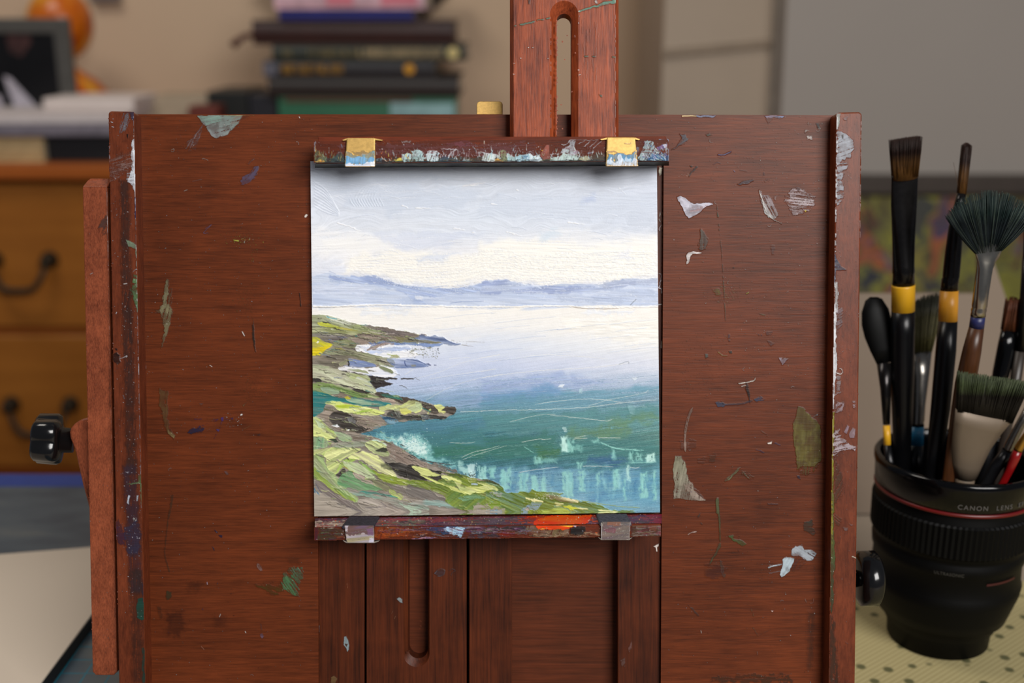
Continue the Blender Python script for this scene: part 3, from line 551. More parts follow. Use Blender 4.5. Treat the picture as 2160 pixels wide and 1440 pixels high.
p(Z4(90, 1290, 150, 1250, 210, 1245, 250, 1290, 320, 1300, 430, 1300, 560, 1290, 780, 1330, 760, 1355, 620, 1350, 440, 1360, 280, 1350, 200, 1370, 100, 1330), (52, 50, 46), rough=1.8, ang=-4, cv=0.4, col2=(84, 84, 78), **K)
p(Z4(480, 1300, 560, 1300, 600, 1340, 500, 1350), (110, 116, 120), rough=1.5, ang=60, **K); p(Z4(180, 1260, 230, 1262, 260, 1330, 220, 1330), (120, 124, 116), rough=1.5, ang=-70, sk=0.3)
p(Z4(0, 1310, 60, 1320, 210, 1350, 210, 1400, 90, 1405, 60, 1360), (40, 70, 96), rough=2.5, sk=0.35, col2=(120, 160, 180), **K)
p(Z5(105, 95, 240, 20, 310, 10, 420, 50, 620, 100, 800, 130, 840, 170, 640, 240, 520, 270, 380, 240, 280, 190, 180, 120), (162, 148, 134), rough=1.8, ang=-10, cv=0.14, col2=(136, 122, 110), **K)
p(Z5(265, 130, 275, 70, 340, 30, 430, 45, 540, 120, 530, 160, 620, 200, 660, 215, 560, 255, 440, 225, 340, 180), (58, 52, 46), rough=1.5, ang=-8, cv=0.3, col2=(80, 74, 70), **K); p(Z5(440, 80, 500, 90, 530, 150, 470, 150), (112, 112, 112), rough=1.5, ang=80, sk=0.2, **K)
p(Z5(280, 180, 340, 162, 375, 190, 330, 195), (246, 248, 250), rough=1.8, **K); p(Z5(430, 215, 470, 215, 465, 230, 440, 228), (235, 238, 240), rough=1.5)
# near shore
p(Z5(105, 108, 180, 120, 250, 190, 320, 240, 340, 300, 260, 310, 170, 290, 100, 290), (200, 212, 140), rough=1.5, ang=-30, cv=0.12, col2=(172, 192, 110), **K); p(Z5(110, 110, 200, 160, 240, 200, 160, 200), (184, 200, 160), rough=1, ang=-35, **K)
p(Z5(105, 200, 220, 230, 330, 310, 350, 345, 240, 330, 100, 290), (224, 230, 150), rough=1.5, ang=-20, **K); p(Z5(250, 310, 330, 310, 360, 340, 320, 350), (50, 60, 50), rough=1)
p(Z5(310, 235, 420, 255, 490, 300, 480, 330, 400, 340, 340, 290), (160, 182, 142), rough=1.2, ang=-15, cv=0.1, **K)
p(Z5(95, 300, 200, 300, 250, 340, 240, 390, 150, 410, 95, 430), (120, 158, 122), rough=1.2, ang=80, col2=(146, 176, 130), **K); p(Z5(250, 345, 290, 345, 270, 380), (120, 170, 60), rough=1)
p(Z5(300, 380, 420, 340, 600, 340, 690, 350, 620, 380, 480, 400, 320, 400), (150, 156, 136), rough=1.5, ang=4, cv=0.12, **K)
p(Z5(500, 280, 620, 300, 700, 320, 580, 330, 500, 310), (110, 98, 86), rough=1.5, **K)
p(Z5(100, 430, 240, 400, 400, 400, 560, 410, 560, 440, 400, 520, 380, 600, 330, 680, 290, 690, 240, 600, 200, 480, 100, 480), (206, 216, 140), rough=1.5, ang=30, cv=0.12, col2=(184, 204, 120), L=40, **K)
p(Z5(220, 440, 420, 410, 540, 420, 420, 450, 300, 500, 240, 540), (226, 230, 160), rough=1.5, ang=20, **K); p(Z5(410, 525, 560, 490, 570, 500, 400, 600, 330, 660), (160, 196, 80), rough=1.2, ang=50, **K)
p(Z5(440, 500, 600, 440, 760, 490, 830, 560, 900, 620, 940, 690, 860, 680, 720, 610, 600, 530), (222, 228, 152), rough=1.8, ang=-28, cv=0.08, col2=(232, 234, 170), L=40, **K)
p(Z5(620, 360, 700, 325, 800, 350, 870, 400, 880, 450, 860, 490, 780, 480, 680, 440), (206, 216, 150), rough=1.2, ang=-24, cv=0.1, col2=(160, 176, 120), **K); p(Z5(780, 410, 830, 400, 880, 425, 820, 450, 720, 430), (58, 60, 48), rough=1.8, ang=-6, sk=0.15, **K)
l(Z5(690, 325, 780, 340, 870, 400, 900, 450, 930, 510), 1.4, col=(206, 232, 214), h=2.6, edge=1)
p(Z5(840, 350, 900, 340, 1000, 410, 1100, 480, 1200, 540, 1248, 560, 1248, 600, 1100, 590, 960, 560, 880, 480), (124, 108, 98), rough=2, ang=-30, cv=0.15, col2=(146, 130, 118), **K); pc.specks(*(Z5(880, 420)[0]+Z5(1240, 600)[0]), 60, [(210, 200, 190), (70, 70, 70)], 0.4, 0.9, 0.8)
for q in [Z5(980, 370, 1030, 390), Z5(1090, 475, 1150, 510), Z5(1180, 520, 1248, 550), Z6(0, 480, 80, 520), Z6(130, 510, 240, 550), Z6(200, 540, 330, 560, 450, 580)]: l(q, 1.2, 0.5, col=(66, 60, 58), a=0.9, rough=1)
p(Z5(820, 550, 900, 560, 1000, 560, 1100, 600, 1180, 680, 1248, 690, 1248, 740, 1100, 720, 960, 680, 900, 610), (46, 42, 38), rough=1.8, ang=-14, cv=0.4, col2=(74, 70, 66), **K); p(Z5(780, 560, 860, 570, 900, 620, 840, 610, 790, 590), (96, 100, 70), rough=2.5, sk=0.4, **K)
p(Z6(0, 580, 60, 570, 200, 620, 340, 640, 340, 690, 460, 760, 300, 740, 120, 720, 0, 700), (50, 46, 42), rough=1.8, ang=-16, cv=0.4, **K); p(Z6(240, 560, 400, 590, 480, 640, 520, 680, 360, 670, 300, 600), (110, 104, 96), rough=3, ang=-20, sk=0.3, cv=0.3, **K)
p(Z6(40, 590, 160, 600, 260, 650, 340, 680, 260, 690, 180, 680, 120, 660), (216, 222, 140), rough=1.3, ang=-18, **K)
# green band with the greys below
p(Z5(110, 480, 200, 490, 240, 600, 340, 700, 440, 820, 560, 910, 520, 950, 400, 880, 240, 780, 120, 660), (138, 160, 96), rough=1.5, ang=-48, cv=0.16, col2=(160, 180, 124), L=50, **K)
p(Z5(110, 600, 180, 680, 300, 780, 480, 900, 540, 930, 480, 940, 300, 840, 110, 700), (126, 158, 84), rough=1.5, ang=-42, cv=0.12, col2=(150, 168, 74), **K)
p(Z5(330, 680, 400, 620, 430, 620, 430, 690, 360, 700), (70, 64, 58), rough=1.5, ang=60, **K); p(Z5(360, 700, 430, 700, 420, 735, 370, 725), (170, 154, 140), rough=1.5, **K); p(Z5(400, 590, 440, 590, 530, 640, 500, 655), (190, 176, 50), rough=0.8, ang=-28, **K)
p(Z5(410, 540, 560, 560, 700, 660, 740, 740, 620, 690, 500, 650, 440, 600), (170, 190, 130), rough=1.5, ang=-32, cv=0.1, col2=(192, 206, 160), **K); p(Z5(560, 530, 680, 610, 780, 680, 940, 700, 900, 720, 720, 670, 600, 580), (140, 174, 90), rough=1.3, ang=-30, **K)
p(Z5(430, 640, 520, 660, 600, 720, 740, 790, 800, 830, 620, 830, 460, 810, 340, 760), (124, 164, 118), rough=1.5, ang=-20, cv=0.12, col2=(100, 150, 100), **K)
p(Z5(500, 670, 560, 665, 660, 720, 740, 790, 700, 780, 600, 740), (176, 160, 146), rough=2, ang=-30, **K); p(Z5(700, 620, 760, 650, 900, 690, 1040, 720, 1248, 745, 1248, 810, 1100, 790, 940, 775, 800, 740), (128, 146, 44), rough=1.6, ang=-10, cv=0.12, col2=(148, 164, 66), **K)
p(Z5(660, 700, 800, 740, 940, 790, 1080, 860, 1000, 870, 880, 850, 780, 820), (158, 172, 120), rough=2.5, ang=-24, sk=0.2, cv=0.2, col2=(120, 120, 90), **K); p(Z5(870, 820, 960, 850, 1010, 890, 980, 930, 900, 890), (176, 190, 110), rough=1.5, ang=-30, **K)
p(Z5(120, 740, 180, 740, 260, 800, 360, 900, 480, 960, 600, 1050, 440, 1000, 300, 940, 180, 850), (128, 118, 112), rough=1.6, ang=-36, cv=0.12, **K)
p(Z5(370, 800, 560, 850, 720, 880, 900, 900, 1060, 960, 1248, 990, 1248, 1050, 1000, 1020, 760, 920, 520, 880), (150, 150, 138), rough=2, ang=-12, cv=0.1, col2=(140, 170, 152), **K)
p(Z5(560, 840, 700, 850, 880, 880, 960, 920, 800, 880, 640, 865), (70, 138, 124), rough=1.5, ang=-9, **K); p(Z5(950, 950, 1100, 1000, 1240, 1070, 1100, 1060), (164, 186, 164), rough=2, ang=-18, sk=0.2, **K)
p(Z5(110, 860, 200, 870, 360, 960, 520, 1040, 620, 1084, 115, 1090), (172, 162, 148), rough=1.5, cv=0.06, **K); p(Z5(540, 930, 700, 920, 900, 1000, 1100, 1080, 700, 1084, 600, 1030), (160, 150, 138), rough=2, ang=-20, cv=0.12, col2=(178, 168, 156), **K)
p(Z5(110, 790, 150, 860, 160, 890, 112, 850), (60, 110, 150), rough=2, sk=0.3, ang=-50); l(Z5(120, 760, 160, 830, 185, 860), 0.8, col=(90, 90, 120)); p(Z5(945, 1055, 1000, 1055, 1080, 1080, 1000, 1075), (214, 208, 196), rough=1, **K)
for q in [Z5(345, 970, 385, 990), Z5(430, 1000, 520, 1020, 600, 1060), Z5(620, 1010, 840, 1000), Z5(860, 980, 1100, 1060), Z6(0, 870, 200, 950), Z5(780, 950, 840, 1000)]: l(q, 0.8, col=(110, 104, 106), a=0.7, rough=1)
p(Z5(800, 740, 940, 790, 1248, 860, 1248, 930, 1100, 900, 960, 860), (122, 114, 106), rough=2.5, ang=-20, sk=0.1, cv=0.14, **K)
p(Z6(0, 780, 160, 790, 300, 880, 380, 920, 380, 960, 220, 930, 0, 880), (116, 110, 104), rough=2, ang=-22, cv=0.12, **K); p(Z6(200, 930, 460, 960, 540, 1000, 480, 1010, 100, 980, 0, 960), (160, 158, 148), rough=2, ang=-5, col2=(140, 168, 160), **K)
# bright green meadow strip
p(Z6(0, 730, 160, 730, 300, 740, 420, 670, 560, 680, 700, 740, 860, 740, 960, 800, 1000, 850, 1200, 850, 1440, 860, 1440, 1066, 1000, 1070, 950, 1040, 860, 1020, 560, 1030, 480, 1000, 380, 950, 380, 900, 200, 820, 0, 770), (118, 136, 46), rough=2, ang=-24, cv=0.16, col2=(92, 114, 42), L=34, **K)
p(Z7(0, 840, 60, 845, 320, 860, 300, 890, 440, 930, 640, 965, 800, 1030, 1050, 1050, 0, 1062), (120, 138, 46), rough=1.8, ang=-14, cv=0.14, col2=(98, 120, 42), L=34, **K)
p(Z6(380, 890, 560, 800, 700, 880, 800, 930, 700, 1030, 480, 1010), (124, 144, 56), rough=2.5, ang=40, cv=0.14, col2=(98, 128, 60), L=40, **K); p(Z6(500, 900, 700, 870, 800, 910, 560, 940), (110, 150, 110), rough=2, ang=6, sk=0.3, **K)
p(Z6(350, 680, 440, 690, 540, 740, 560, 790, 840, 800, 840, 830, 700, 860, 600, 870, 500, 800, 440, 760, 360, 730), (214, 222, 120), rough=2, ang=-12, cv=0.12, col2=(226, 232, 160), **K)
p(Z6(700, 750, 840, 775, 920, 820, 900, 840, 820, 810), (210, 218, 140), rough=1.5, ang=-12, **K); p(Z6(750, 725, 800, 720, 880, 745, 980, 820, 940, 790, 820, 745), (56, 60, 24), rough=1.5, ang=-16, **K); p(Z6(400, 670, 560, 670, 640, 720, 560, 710, 440, 690), (76, 92, 36), rough=2.5, ang=-10, **K)
p(Z6(120, 680, 200, 690, 300, 740, 440, 780, 600, 870, 480, 840, 380, 790, 260, 750), (210, 218, 128), rough=1.5, ang=-26, **K); p(Z6(320, 740, 460, 740, 500, 790, 380, 770), (104, 128, 60), rough=2, **K)
p(Z6(560, 690, 640, 700, 700, 730, 660, 760, 600, 720), (150, 160, 80), rough=2, **K); pc.specks(*(Z6(580, 640)[0]+Z6(700, 720)[0]), 26, [(30, 34, 26)], 0.5, 1.6, 0.9, gauss=True); p(Z6(650, 760, 710, 765, 700, 782, 655, 780), (170, 190, 204), rough=1.5)
p(Z6(690, 980, 860, 960, 980, 1020, 960, 1064, 700, 1060), (160, 152, 138), rough=5, sk=0.35, ang=6, **K); p(Z6(820, 960, 920, 940, 940, 980, 840, 1020), (124, 152, 44), rough=3, **K); p(Z6(1160, 1010, 1300, 950, 1360, 970, 1280, 1020, 1180, 1050), (130, 156, 170), rough=4, sk=0.4, **K); p(Z6(820, 850, 960, 860, 950, 900, 860, 890), (150, 156, 150), rough=3, sk=0.5, ang=-8, **K); p(Z6(1180, 1020, 1240, 1000, 1230, 1040), (176, 168, 156), rough=2)
for q in [Z6(1195, 910, 1290, 945), Z6(1280, 925, 1370, 945), Z7(0, 930, 120, 945), Z7(250, 985, 310, 985), Z7(430, 1005, 580, 1025), Z7(680, 1035, 880, 1048), Z7(240, 960, 330, 975), Z7(180, 895, 330, 930, 440, 940)]: l(q, 2.0, 1.0, col=(232, 232, 168), rough=0.8, h=2.6, edge=0.8)
p(Z7(140, 880, 300, 890, 500, 935, 440, 960, 260, 930), (104, 100, 66), rough=3, ang=-14, sk=0.35, col2=(220, 220, 180), **K); p(Z7(320, 1000, 400, 985, 480, 1020, 400, 1030), (184, 198, 60), rough=1.5, ang=-8, **K); p(Z7(100, 1040, 300, 1000, 420, 1055, 160, 1062), (160, 184, 80), rough=1.5, ang=-6, **K)
pc.specks(*(Z7(30, 860)[0]+Z7(320, 920)[0]), 60, [(215, 220, 200), (190, 205, 215)], 0.4, 1.1, 0.9); l(Z7(500, 935, 800, 985, 1100, 1010), 0.8, col=(150, 160, 90), a=0.8); p(Z7(880, 1045, 960, 1030, 1050, 1035, 1000, 1052), (90, 110, 60), rough=2, sk=0.3)
for i in range(60):      # loose knife marks along the near land
    x = RNG.uniform(665, 860); y = RNG.uniform(690, 1070); d = RNG.uniform(8, 30)
    cs = [(222, 228, 160), (110, 112, 84), (170, 186, 120), (60, 56, 48), (196, 204, 170)]
    l([(x, y), (x+d/2, y+d*0.12), (x+d, y+d*RNG.uniform(0.05, 0.45))], RNG.uniform(0.5, 1.4), 0.4, col=cs[RNG.randint(5)], a=0.7, h=2.4, edge=0.6, rough=0.8)
def land_at(x, y):
    r_, g_, b_ = pc.rgb[int(y-pc.y0), int(x-pc.x0)]; return r_+g_ > 2.1*b_ and r_+g_ < 1.9
for i in range(430):
    y = RNG.uniform(668, 1080); x = RNG.uniform(662, 900 if y < 950 else 1380)
    if not land_at(x, y): continue
    near = y > 900; lowleft = (x < 900 and y > 1010)
    if lowleft and RNG.rand() < 0.7: continue
    if not near: cs = [(62, 56, 48), (96, 96, 70), (186, 192, 162), (150, 156, 118), (206, 212, 150), (120, 110, 100), (44, 40, 36), (110, 124, 160), (60, 112, 104)]
    elif x > 900: cs = [(206, 212, 130), (84, 100, 36), (150, 164, 70), (112, 130, 44), (60, 64, 36), (176, 186, 150), (130, 150, 120)]
    else: cs = [(222, 228, 160), (176, 192, 120), (66, 62, 54), (130, 150, 96), (196, 204, 170), (150, 140, 126), (110, 150, 110), (90, 96, 66)]
    d = RNG.uniform(4, 26); k_ = RNG.uniform(0.0, 0.42) if near else RNG.uniform(-0.05, 0.3)
    if lowleft: cs = [(160, 150, 138), (130, 122, 114), (150, 166, 146), (182, 174, 160)]
    l([(x, y), (x+d/2, y+d*k_*0.5+RNG.uniform(-1, 1)), (x+d, y+d*k_)], RNG.uniform(0.4, 1.9), 0.3, col=cs[RNG.randint(len(cs))], a=RNG.uniform(0.5, 0.95), h=2.6, edge=1.1, rough=1.3, L=9, sk=0.2)
for i in range(110):      # thin dark seams between knife strokes
    y = RNG.uniform(672, 1070); x = RNG.uniform(662, 880 if y < 950 else 1150)
    if not land_at(x, y): continue
    d = RNG.uniform(12, 50); k_ = RNG.uniform(0.05, 0.4)
    l([(x, y), (x+d/2, y+d*k_*0.5+RNG.uniform(-3, 2)), (x+d, y+d*k_)], 0.5, 0.3, col=(52, 48, 40), a=0.75, h=0.4, rough=1.4)
top_shade = sstep(362, 338, Yg)
pc.z += 0.25*(grain-0.5)

PN = 0.0034          # the painted face stands 3.4 mm in front of the easel board
def board_px(cx, cy):
    s = (cx-652)/(1394-652); t = (cy-340)/(1090-340)
    xl = 655+8.2*(t*750-16)/732; xr = 1385.6+6.6*(t*750-16)/732
    x = xl+(xr-xl)*s; yb = 1088.3-8.0*(x-663)/729
    return x, 340+(yb-340)*t
ps = Cv(652, 340, 1394, 1090)
gy, gx = np.mgrid[0:ps.h, 0:ps.w]; fx, fy = board_px(gx+652.0, gy+340.0)
ix = np.clip(np.round(fx-pc.x0).astype(int), 0, pc.w-1); iy = np.clip(np.round(fy-pc.y0).astype(int), 0, 1077-pc.y0+(gx < 330)*4)
iy0 = np.round(fy-pc.y0).astype(int); kq = 1079-pc.y0; iy = np.clip(np.where(iy0 > kq, 2*kq-iy0, iy0), 0, pc.h-1)
ix = np.where(gy > 320, np.maximum(ix, 14), ix)
ps.rgb = pc.rgb[iy, ix]; ps.z = pc.z[iy, ix]; ps.a[:] = 1
# ================================================================== the easel
M_board = wood('stained plywood, level grain', (48, 19, 6), (122, 57, 26), 'x', 1500, 85, 0.42, 0.2, contrast=1.15, mott=14, spread=0.25)
M_rail = wood('stained rail timber', (72, 30, 14), (122, 58, 32), 'z', 1500, 300, 0.40, 0.25, contrast=0.9, mott=45, spread=0.18)
M_strut = wood('stained strut timber', (92, 42, 24), (156, 82, 52), 'z', 2200, 700, 0.42, 0.25, contrast=1.3, mott=40, spread=0.18)
M_mast = wood('reddish mast timber', (84, 30, 12), (170, 80, 42), 'z', 1700, 120, 0.42, 0.28, contrast=1.3, mott=60, spread=0.18)
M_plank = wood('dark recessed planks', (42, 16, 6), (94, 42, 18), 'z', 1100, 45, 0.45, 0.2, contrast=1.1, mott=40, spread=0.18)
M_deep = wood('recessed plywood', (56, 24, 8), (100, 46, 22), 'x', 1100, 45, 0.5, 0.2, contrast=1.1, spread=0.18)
M_bar = wood('paint crusted clamp timber', (70, 28, 12), (124, 52, 26), 'x', 1100, 120, 0.55, 0.18)
M_brass = painted('worn brass', (206, 168, 96), 0.5, 0.55, 0.5, 0.14, 900)
M_steel = painted('paint covered steel', (150, 140, 130), 0.5, 0.5)
M_art = painted('oil paint', (238, 236, 230), 0.5, 0.0, 0.35)
M_blackpl = flat('black plastic', (14, 14, 15), 0.16, 0, 0.1, 300, 0.5)


easel = thing('easel', EB, 'paint-spattered dark red-brown wooden box easel standing on the table and holding the seascape', 'easel', rot=(-LEAN, 0, 0))
BOT = 1572
def lin_x(x0, y0, x1, y1): return lambda y: x0+(x1-x0)*(y-y0)/(y1-y0)
def slab(name, xl, xr, yt, yb, nf, nb, mat, bev=0.0008, cvs=(), parent=None, extra=None):
    for c_ in cvs: clipc(c_, xl, xr)
    bm = bmesh.new(); prism_px(bm, [(xl(yt), yt), (xl(yb), yb), (xr(yb), yb), (xr(yt), yt)], nf, nb, bev)
    if extra: extra(bm)
    return build(name, bm, mat, parent or easel, [(c, *onN(nf)) for c in cvs])
def clipc(c_, xl, xr, y0=-999, y1=9999):
    yy_, xx_ = np.mgrid[0:c_.h, 0:c_.w]; yy_ = yy_+c_.y0; xx_ = xx_+c_.x0
    c_.a[(xx_ < xl(yy_)+0.6) | (xx_ > xr(yy_)-0.6) | (yy_ < y0) | (yy_ > y1)] = 0
K1 = dict(edge=0.6, h=1.5)
WH = (206, 208, 218); GG = (140, 158, 150); DB = (40, 58, 86)
# ---------------------------------------- paint on the big board
T1 = TR(220, 220, 3.272); T2 = TR(220, 640, 3.272); T3 = TR(160, 1040, 3.6); T4 = TR(1380, 220, 3.272); T5 = TR(1380, 640, 3.272); T6 = TR(1380, 1040, 3.6)
c = Cv(296, 243, 1764, 1460)
c.thin = 0.22; p = c.poly; l = c.line
p(T1(640, 75, 960, 75, 900, 160, 850, 210, 780, 235, 730, 210, 700, 160, 660, 110), (150, 156, 158), a=0.9, ang=18, sk=0.15, cv=0.1, rough=2, col2=(128, 150, 140), cang=-70, **K1)
p(T1(640, 80, 800, 80, 820, 110, 700, 150), (120, 150, 138), a=0.7, ang=10, sk=0.3, **K1); p(T1(900, 80, 1000, 76, 960, 100, 860, 160), (120, 90, 80), a=0.5, sk=0.6, ang=20, soft=3)
l(T1(820, 71, 900, 72, 1045, 71), 1.3, col=(222, 212, 130), rough=0.4)
for i in range(9): l(T1(690-i*4, 130+i*12, 560+i*8, 280+i*5), 0.7, col=(176, 176, 186), a=0.55, dash=1)
p(T1(545, 290, 700, 130, 660, 190, 640, 270, 580, 330), (170, 160, 165), a=0.45, ang=58, sk=1, soft=1)
p(T1(1030, 430, 1065, 425, 1060, 480, 1020, 530, 960, 560, 935, 555, 960, 500, 1010, 470), (92, 88, 118), a=0.8, ang=50, sk=0.45, **K1); p(T1(975, 420, 1010, 380, 1050, 365, 1000, 415), (120, 95, 95), a=0.6, sk=0.8, ang=45)
l(T1(606, 530, 675, 518), 0.9, col=(170, 130, 120), a=0.8); l(T1(690, 862, 740, 832, 685, 885, 720, 888), 0.7, col=(120, 110, 150), a=0.8)
l(T1(460, 318, 480, 308, 478, 325, 462, 328), 0.6, col=(190, 180, 170)); l(T1(675, 378, 690, 374, 718, 388), 0.7, col=(190, 180, 170)); l(T1(550, 598, 575, 590), 0.7, col=(190, 180, 170))
p(T1(1378, 770, 1392, 755, 1405, 765, 1395, 782, 1383, 782), (226, 216, 206), rough=1); l(T1(1345, 85, 1352, 98), 0.9, col=(220, 215, 210))
c.specks(*(T1(820, 880)[0]+T1(1080, 980)[0]), 90, [(170, 172, 70), (150, 150, 60), (190, 190, 120)], 0.4, 1.2, 0.85, gauss=True); c.specks(*(T1(980, 1000)[0]+T1(1060, 1090)[0]), 14, [(150, 160, 70)], 0.5, 1.2); p(T1(890, 932, 930, 935, 925, 945, 895, 940), (190, 190, 80), rough=1)
c.specks(*(T1(880, 1230)[0]+T1(1080, 1440)[0]), 90, [(120, 112, 50), (140, 130, 60)], 0.4, 1.1, 0.6, gauss=True)
p(T1(430, 1205, 450, 1210, 445, 1300, 420, 1400, 400, 1420, 400, 1330), (124, 120, 92), a=0.9, ang=80, sk=0.25, **K1); p(T1(450, 1270, 470, 1270, 460, 1400, 445, 1440, 430, 1420), (120, 112, 84), a=0.7, ang=80, sk=0.5, **K1); p(T1(350, 1420, 400, 1400, 420, 1440, 370, 1440), (124, 120, 92), a=0.7, sk=0.6, ang=40)
p(T2(380, 20, 460, 0, 470, 60, 455, 140, 430, 200, 410, 260, 385, 330, 400, 240, 420, 170, 395, 100, 375, 50), (128, 122, 92), a=0.85, ang=75, sk=0.5, **K1)
p(T2(380, 590, 440, 600, 440, 800, 450, 860, 490, 915, 480, 935, 430, 890, 400, 780, 380, 700), (104, 78, 46), a=0.8, ang=86, sk=0.25, soft=1.5, **K1); p(T2(440, 870, 490, 912, 482, 932, 440, 895), (124, 110, 74), a=0.8, rough=1)
p(T2(1022, 150, 1034, 148, 1046, 340, 1038, 330, 1022, 240), (36, 36, 32), a=0.9, rough=1, **K1); l(T2(1028, 118, 1028, 150), 0.6, col=(60, 60, 50)); l(T2(950, 190, 968, 226), 1.3, col=(228, 222, 214), h=2.4); l(T2(725, 425, 745, 436), 1, col=(210, 190, 180)); l(T2(280, 400, 286, 450), 1, col=(205, 190, 190))
p(T2(1352/1, 0, 1358, 0, 1360, 20, 1352, 22), (25, 20, 18), rough=0.6); l(T1(1345, 1300, 1352, 1340, 1356, 1392), 0.9, col=(25, 20, 18))
p(T2(565, 882, 620, 862, 660, 848, 690, 862, 680, 885, 600, 900, 585, 895), (28, 34, 62), a=0.95, ang=10, sk=0.2, **K1)
for q in [T2(640, 855, 760, 812, 825, 790), T2(770, 880, 800, 850, 815, 800), T2(815, 800, 890, 798), T2(620, 800, 730, 790), T2(720, 815, 820, 785), T2(760, 930, 775, 900)]: l(q, 0.8, col=(66, 44, 100), a=0.75, rough=1, dash=0.5)
p(T2(805, 790, 825, 780, 825, 810, 810, 808), (66, 48, 120), rough=1); p(T2(865, 790, 890, 785, 885, 808), (60, 40, 90), rough=1); p(T2(770, 865, 800, 868, 785, 885), (66, 50, 100), rough=1)
c.specks(*(T2(830, 740)[0]+T2(960, 850)[0]), 26, [(225, 220, 215)], 0.5, 1.2); c.specks(*(T2(940, 762)[0]+T2(955, 772)[0]), 3, [(230, 228, 225)], 1.2, 2)
c.specks(*(T2(950, 480)[0]+T2(1100, 680)[0]), 110, [(80, 96, 36), (110, 110, 50)], 0.4, 0.9, 0.55, gauss=True); p(T2(655, 690, 680, 690, 665, 720), (130, 110, 105), a=0.6, sk=0.4)
p(T2(825, 1155, 845, 1155, 858, 1180, 840, 1182), (110, 84, 84), a=0.8, rough=1); p(T2(1040, 905, 1075, 900, 1065, 918), (58, 48, 56), a=0.7); c.specks(*(T2(1340, 120)[0]+T2(1380, 1140)[0]), 10, [(20, 20, 24)], 0.6, 1.6, 0.7)
p(T2(955, 700, 990, 680, 960, 712), (150, 130, 90), a=0.7, sk=0.5, rough=1); l(T2(960, 868, 1010, 842), 0.8, col=(150, 100, 60), a=0.7)
l(T3(735, 10, 715, 130, 700, 200), 3, 2, col=(72, 64, 44), a=0.6, sk=0.4, ang=80); l(T3(700, 200, 680, 380, 675, 470, 700, 560, 710, 600), 1.6, col=(66, 70, 50), a=0.55, sk=0.3); p(T3(690, 745, 730, 745, 725, 790, 690, 810, 680, 780), (44, 62, 40), a=0.8, sk=0.3)
p(T3(615, 860, 650, 860, 660, 950, 640, 960, 620, 900), (42, 52, 34), a=0.5, sk=0.4, soft=2); p(T3(690, 900, 800, 900, 830, 1000, 800, 1080, 700, 1080, 680, 980), (46, 18, 14), a=0.55, soft=8, rough=6, edge=0); p(T3(860, 680, 960, 680, 950, 740, 850, 740), (50, 18, 12), a=0.4, soft=8, rough=6, edge=0); p(T3(1050, 940, 1130, 940, 1130, 1010, 1060, 1010), (50, 20, 16), a=0.4, soft=8, rough=5, edge=0)
l(T3(1055, 280, 1062, 292, 1078, 302), 1.1, col=(22, 28, 60), rough=1.2); p(T3(1085, 315, 1112, 322, 1110, 335, 1092, 330), (22, 28, 60), rough=1.2); l(T3(1035, 405, 1055, 435), 0.8, col=(30, 40, 60), rough=1)
p(T3(1370, 525, 1400, 540, 1420, 590, 1400, 595, 1375, 560), (160, 130, 125), a=0.8, ang=-50, sk=0.5, rough=1.5); l(T3(995, 672, 1000, 696), 1.1, col=(170, 150, 165)); l(T3(948, 1156, 976, 1188), 0.8, col=(150, 100, 80))
p(T3(1580, 600, 1640, 560, 1710, 560, 1730, 640, 1700, 700, 1700, 780, 1640, 770, 1590, 730, 1560, 670), (72, 104, 76), a=0.9, ang=-55, sk=0.75, rough=4, **K1); p(T3(1570, 640, 1640, 620, 1680, 780, 1620, 760, 1580, 710), (68, 108, 70), a=0.8, ang=-50, sk=0.4, rough=3, **K1); p(T3(1600, 580, 1720, 570, 1700, 640), (92, 120, 108), a=0.6, ang=-50, sk=0.9)
p(T3(1350, 700, 1450, 690, 1560, 690, 1580, 750, 1480, 770, 1400, 730), (74, 66, 20), a=0.75, ang=-20, sk=0.4, soft=4, rough=4, **K1); p(T3(1600, 490, 1700, 490, 1690, 530, 1620, 530), (60, 48, 14), a=0.4, soft=5, sk=0.3)
p(T3(1395, 1070, 1415, 1060, 1430, 1090, 1412, 1105, 1398, 1090), (110, 88, 108), a=0.9, rough=1); l(T3(1405, 990, 1410, 1040), 0.9, col=(120, 100, 110), a=0.7); l(T3(1090, 940, 1100, 915), 1, col=(170, 160, 155)); l(T3(1285, 1045, 1292, 1060), 0.9, col=(200, 195, 190))
# right-hand side of the board
p(T4(160, 640, 180, 630, 215, 645, 265, 688, 330, 682, 400, 678, 405, 692, 360, 705, 320, 745, 290, 765, 235, 788, 215, 760, 190, 700, 165, 665), (208, 206, 220), a=0.97, rough=1.5, ang=10, cv=0.06, edge=1.4, h=2.2)
p(T4(250, 712, 320, 700, 380, 690, 300, 740, 245, 745), (150, 110, 110), a=0.7, ang=12, sk=0.6, rough=2); l(T4(245, 690, 238, 750), 0.7, col=(150, 150, 160), a=0.6)
p(T4(722, 588, 735, 600, 745, 622, 790, 625, 815, 660, 835, 710, 858, 765, 830, 790, 790, 785, 760, 740, 735, 680), (186, 190, 188), a=0.9, ang=-62, sk=0.4, rough=1.5, col2=(150, 130, 135), cang=-50, **K1); l(T4(724, 590, 745, 660, 790, 770, 880, 825), 1.1, 0.5, col=(214, 214, 208), h=2.5, edge=1, rough=1); p(T4(825, 635, 845, 632, 845, 672, 830, 660), (150, 118, 115), a=0.8, sk=0.2)
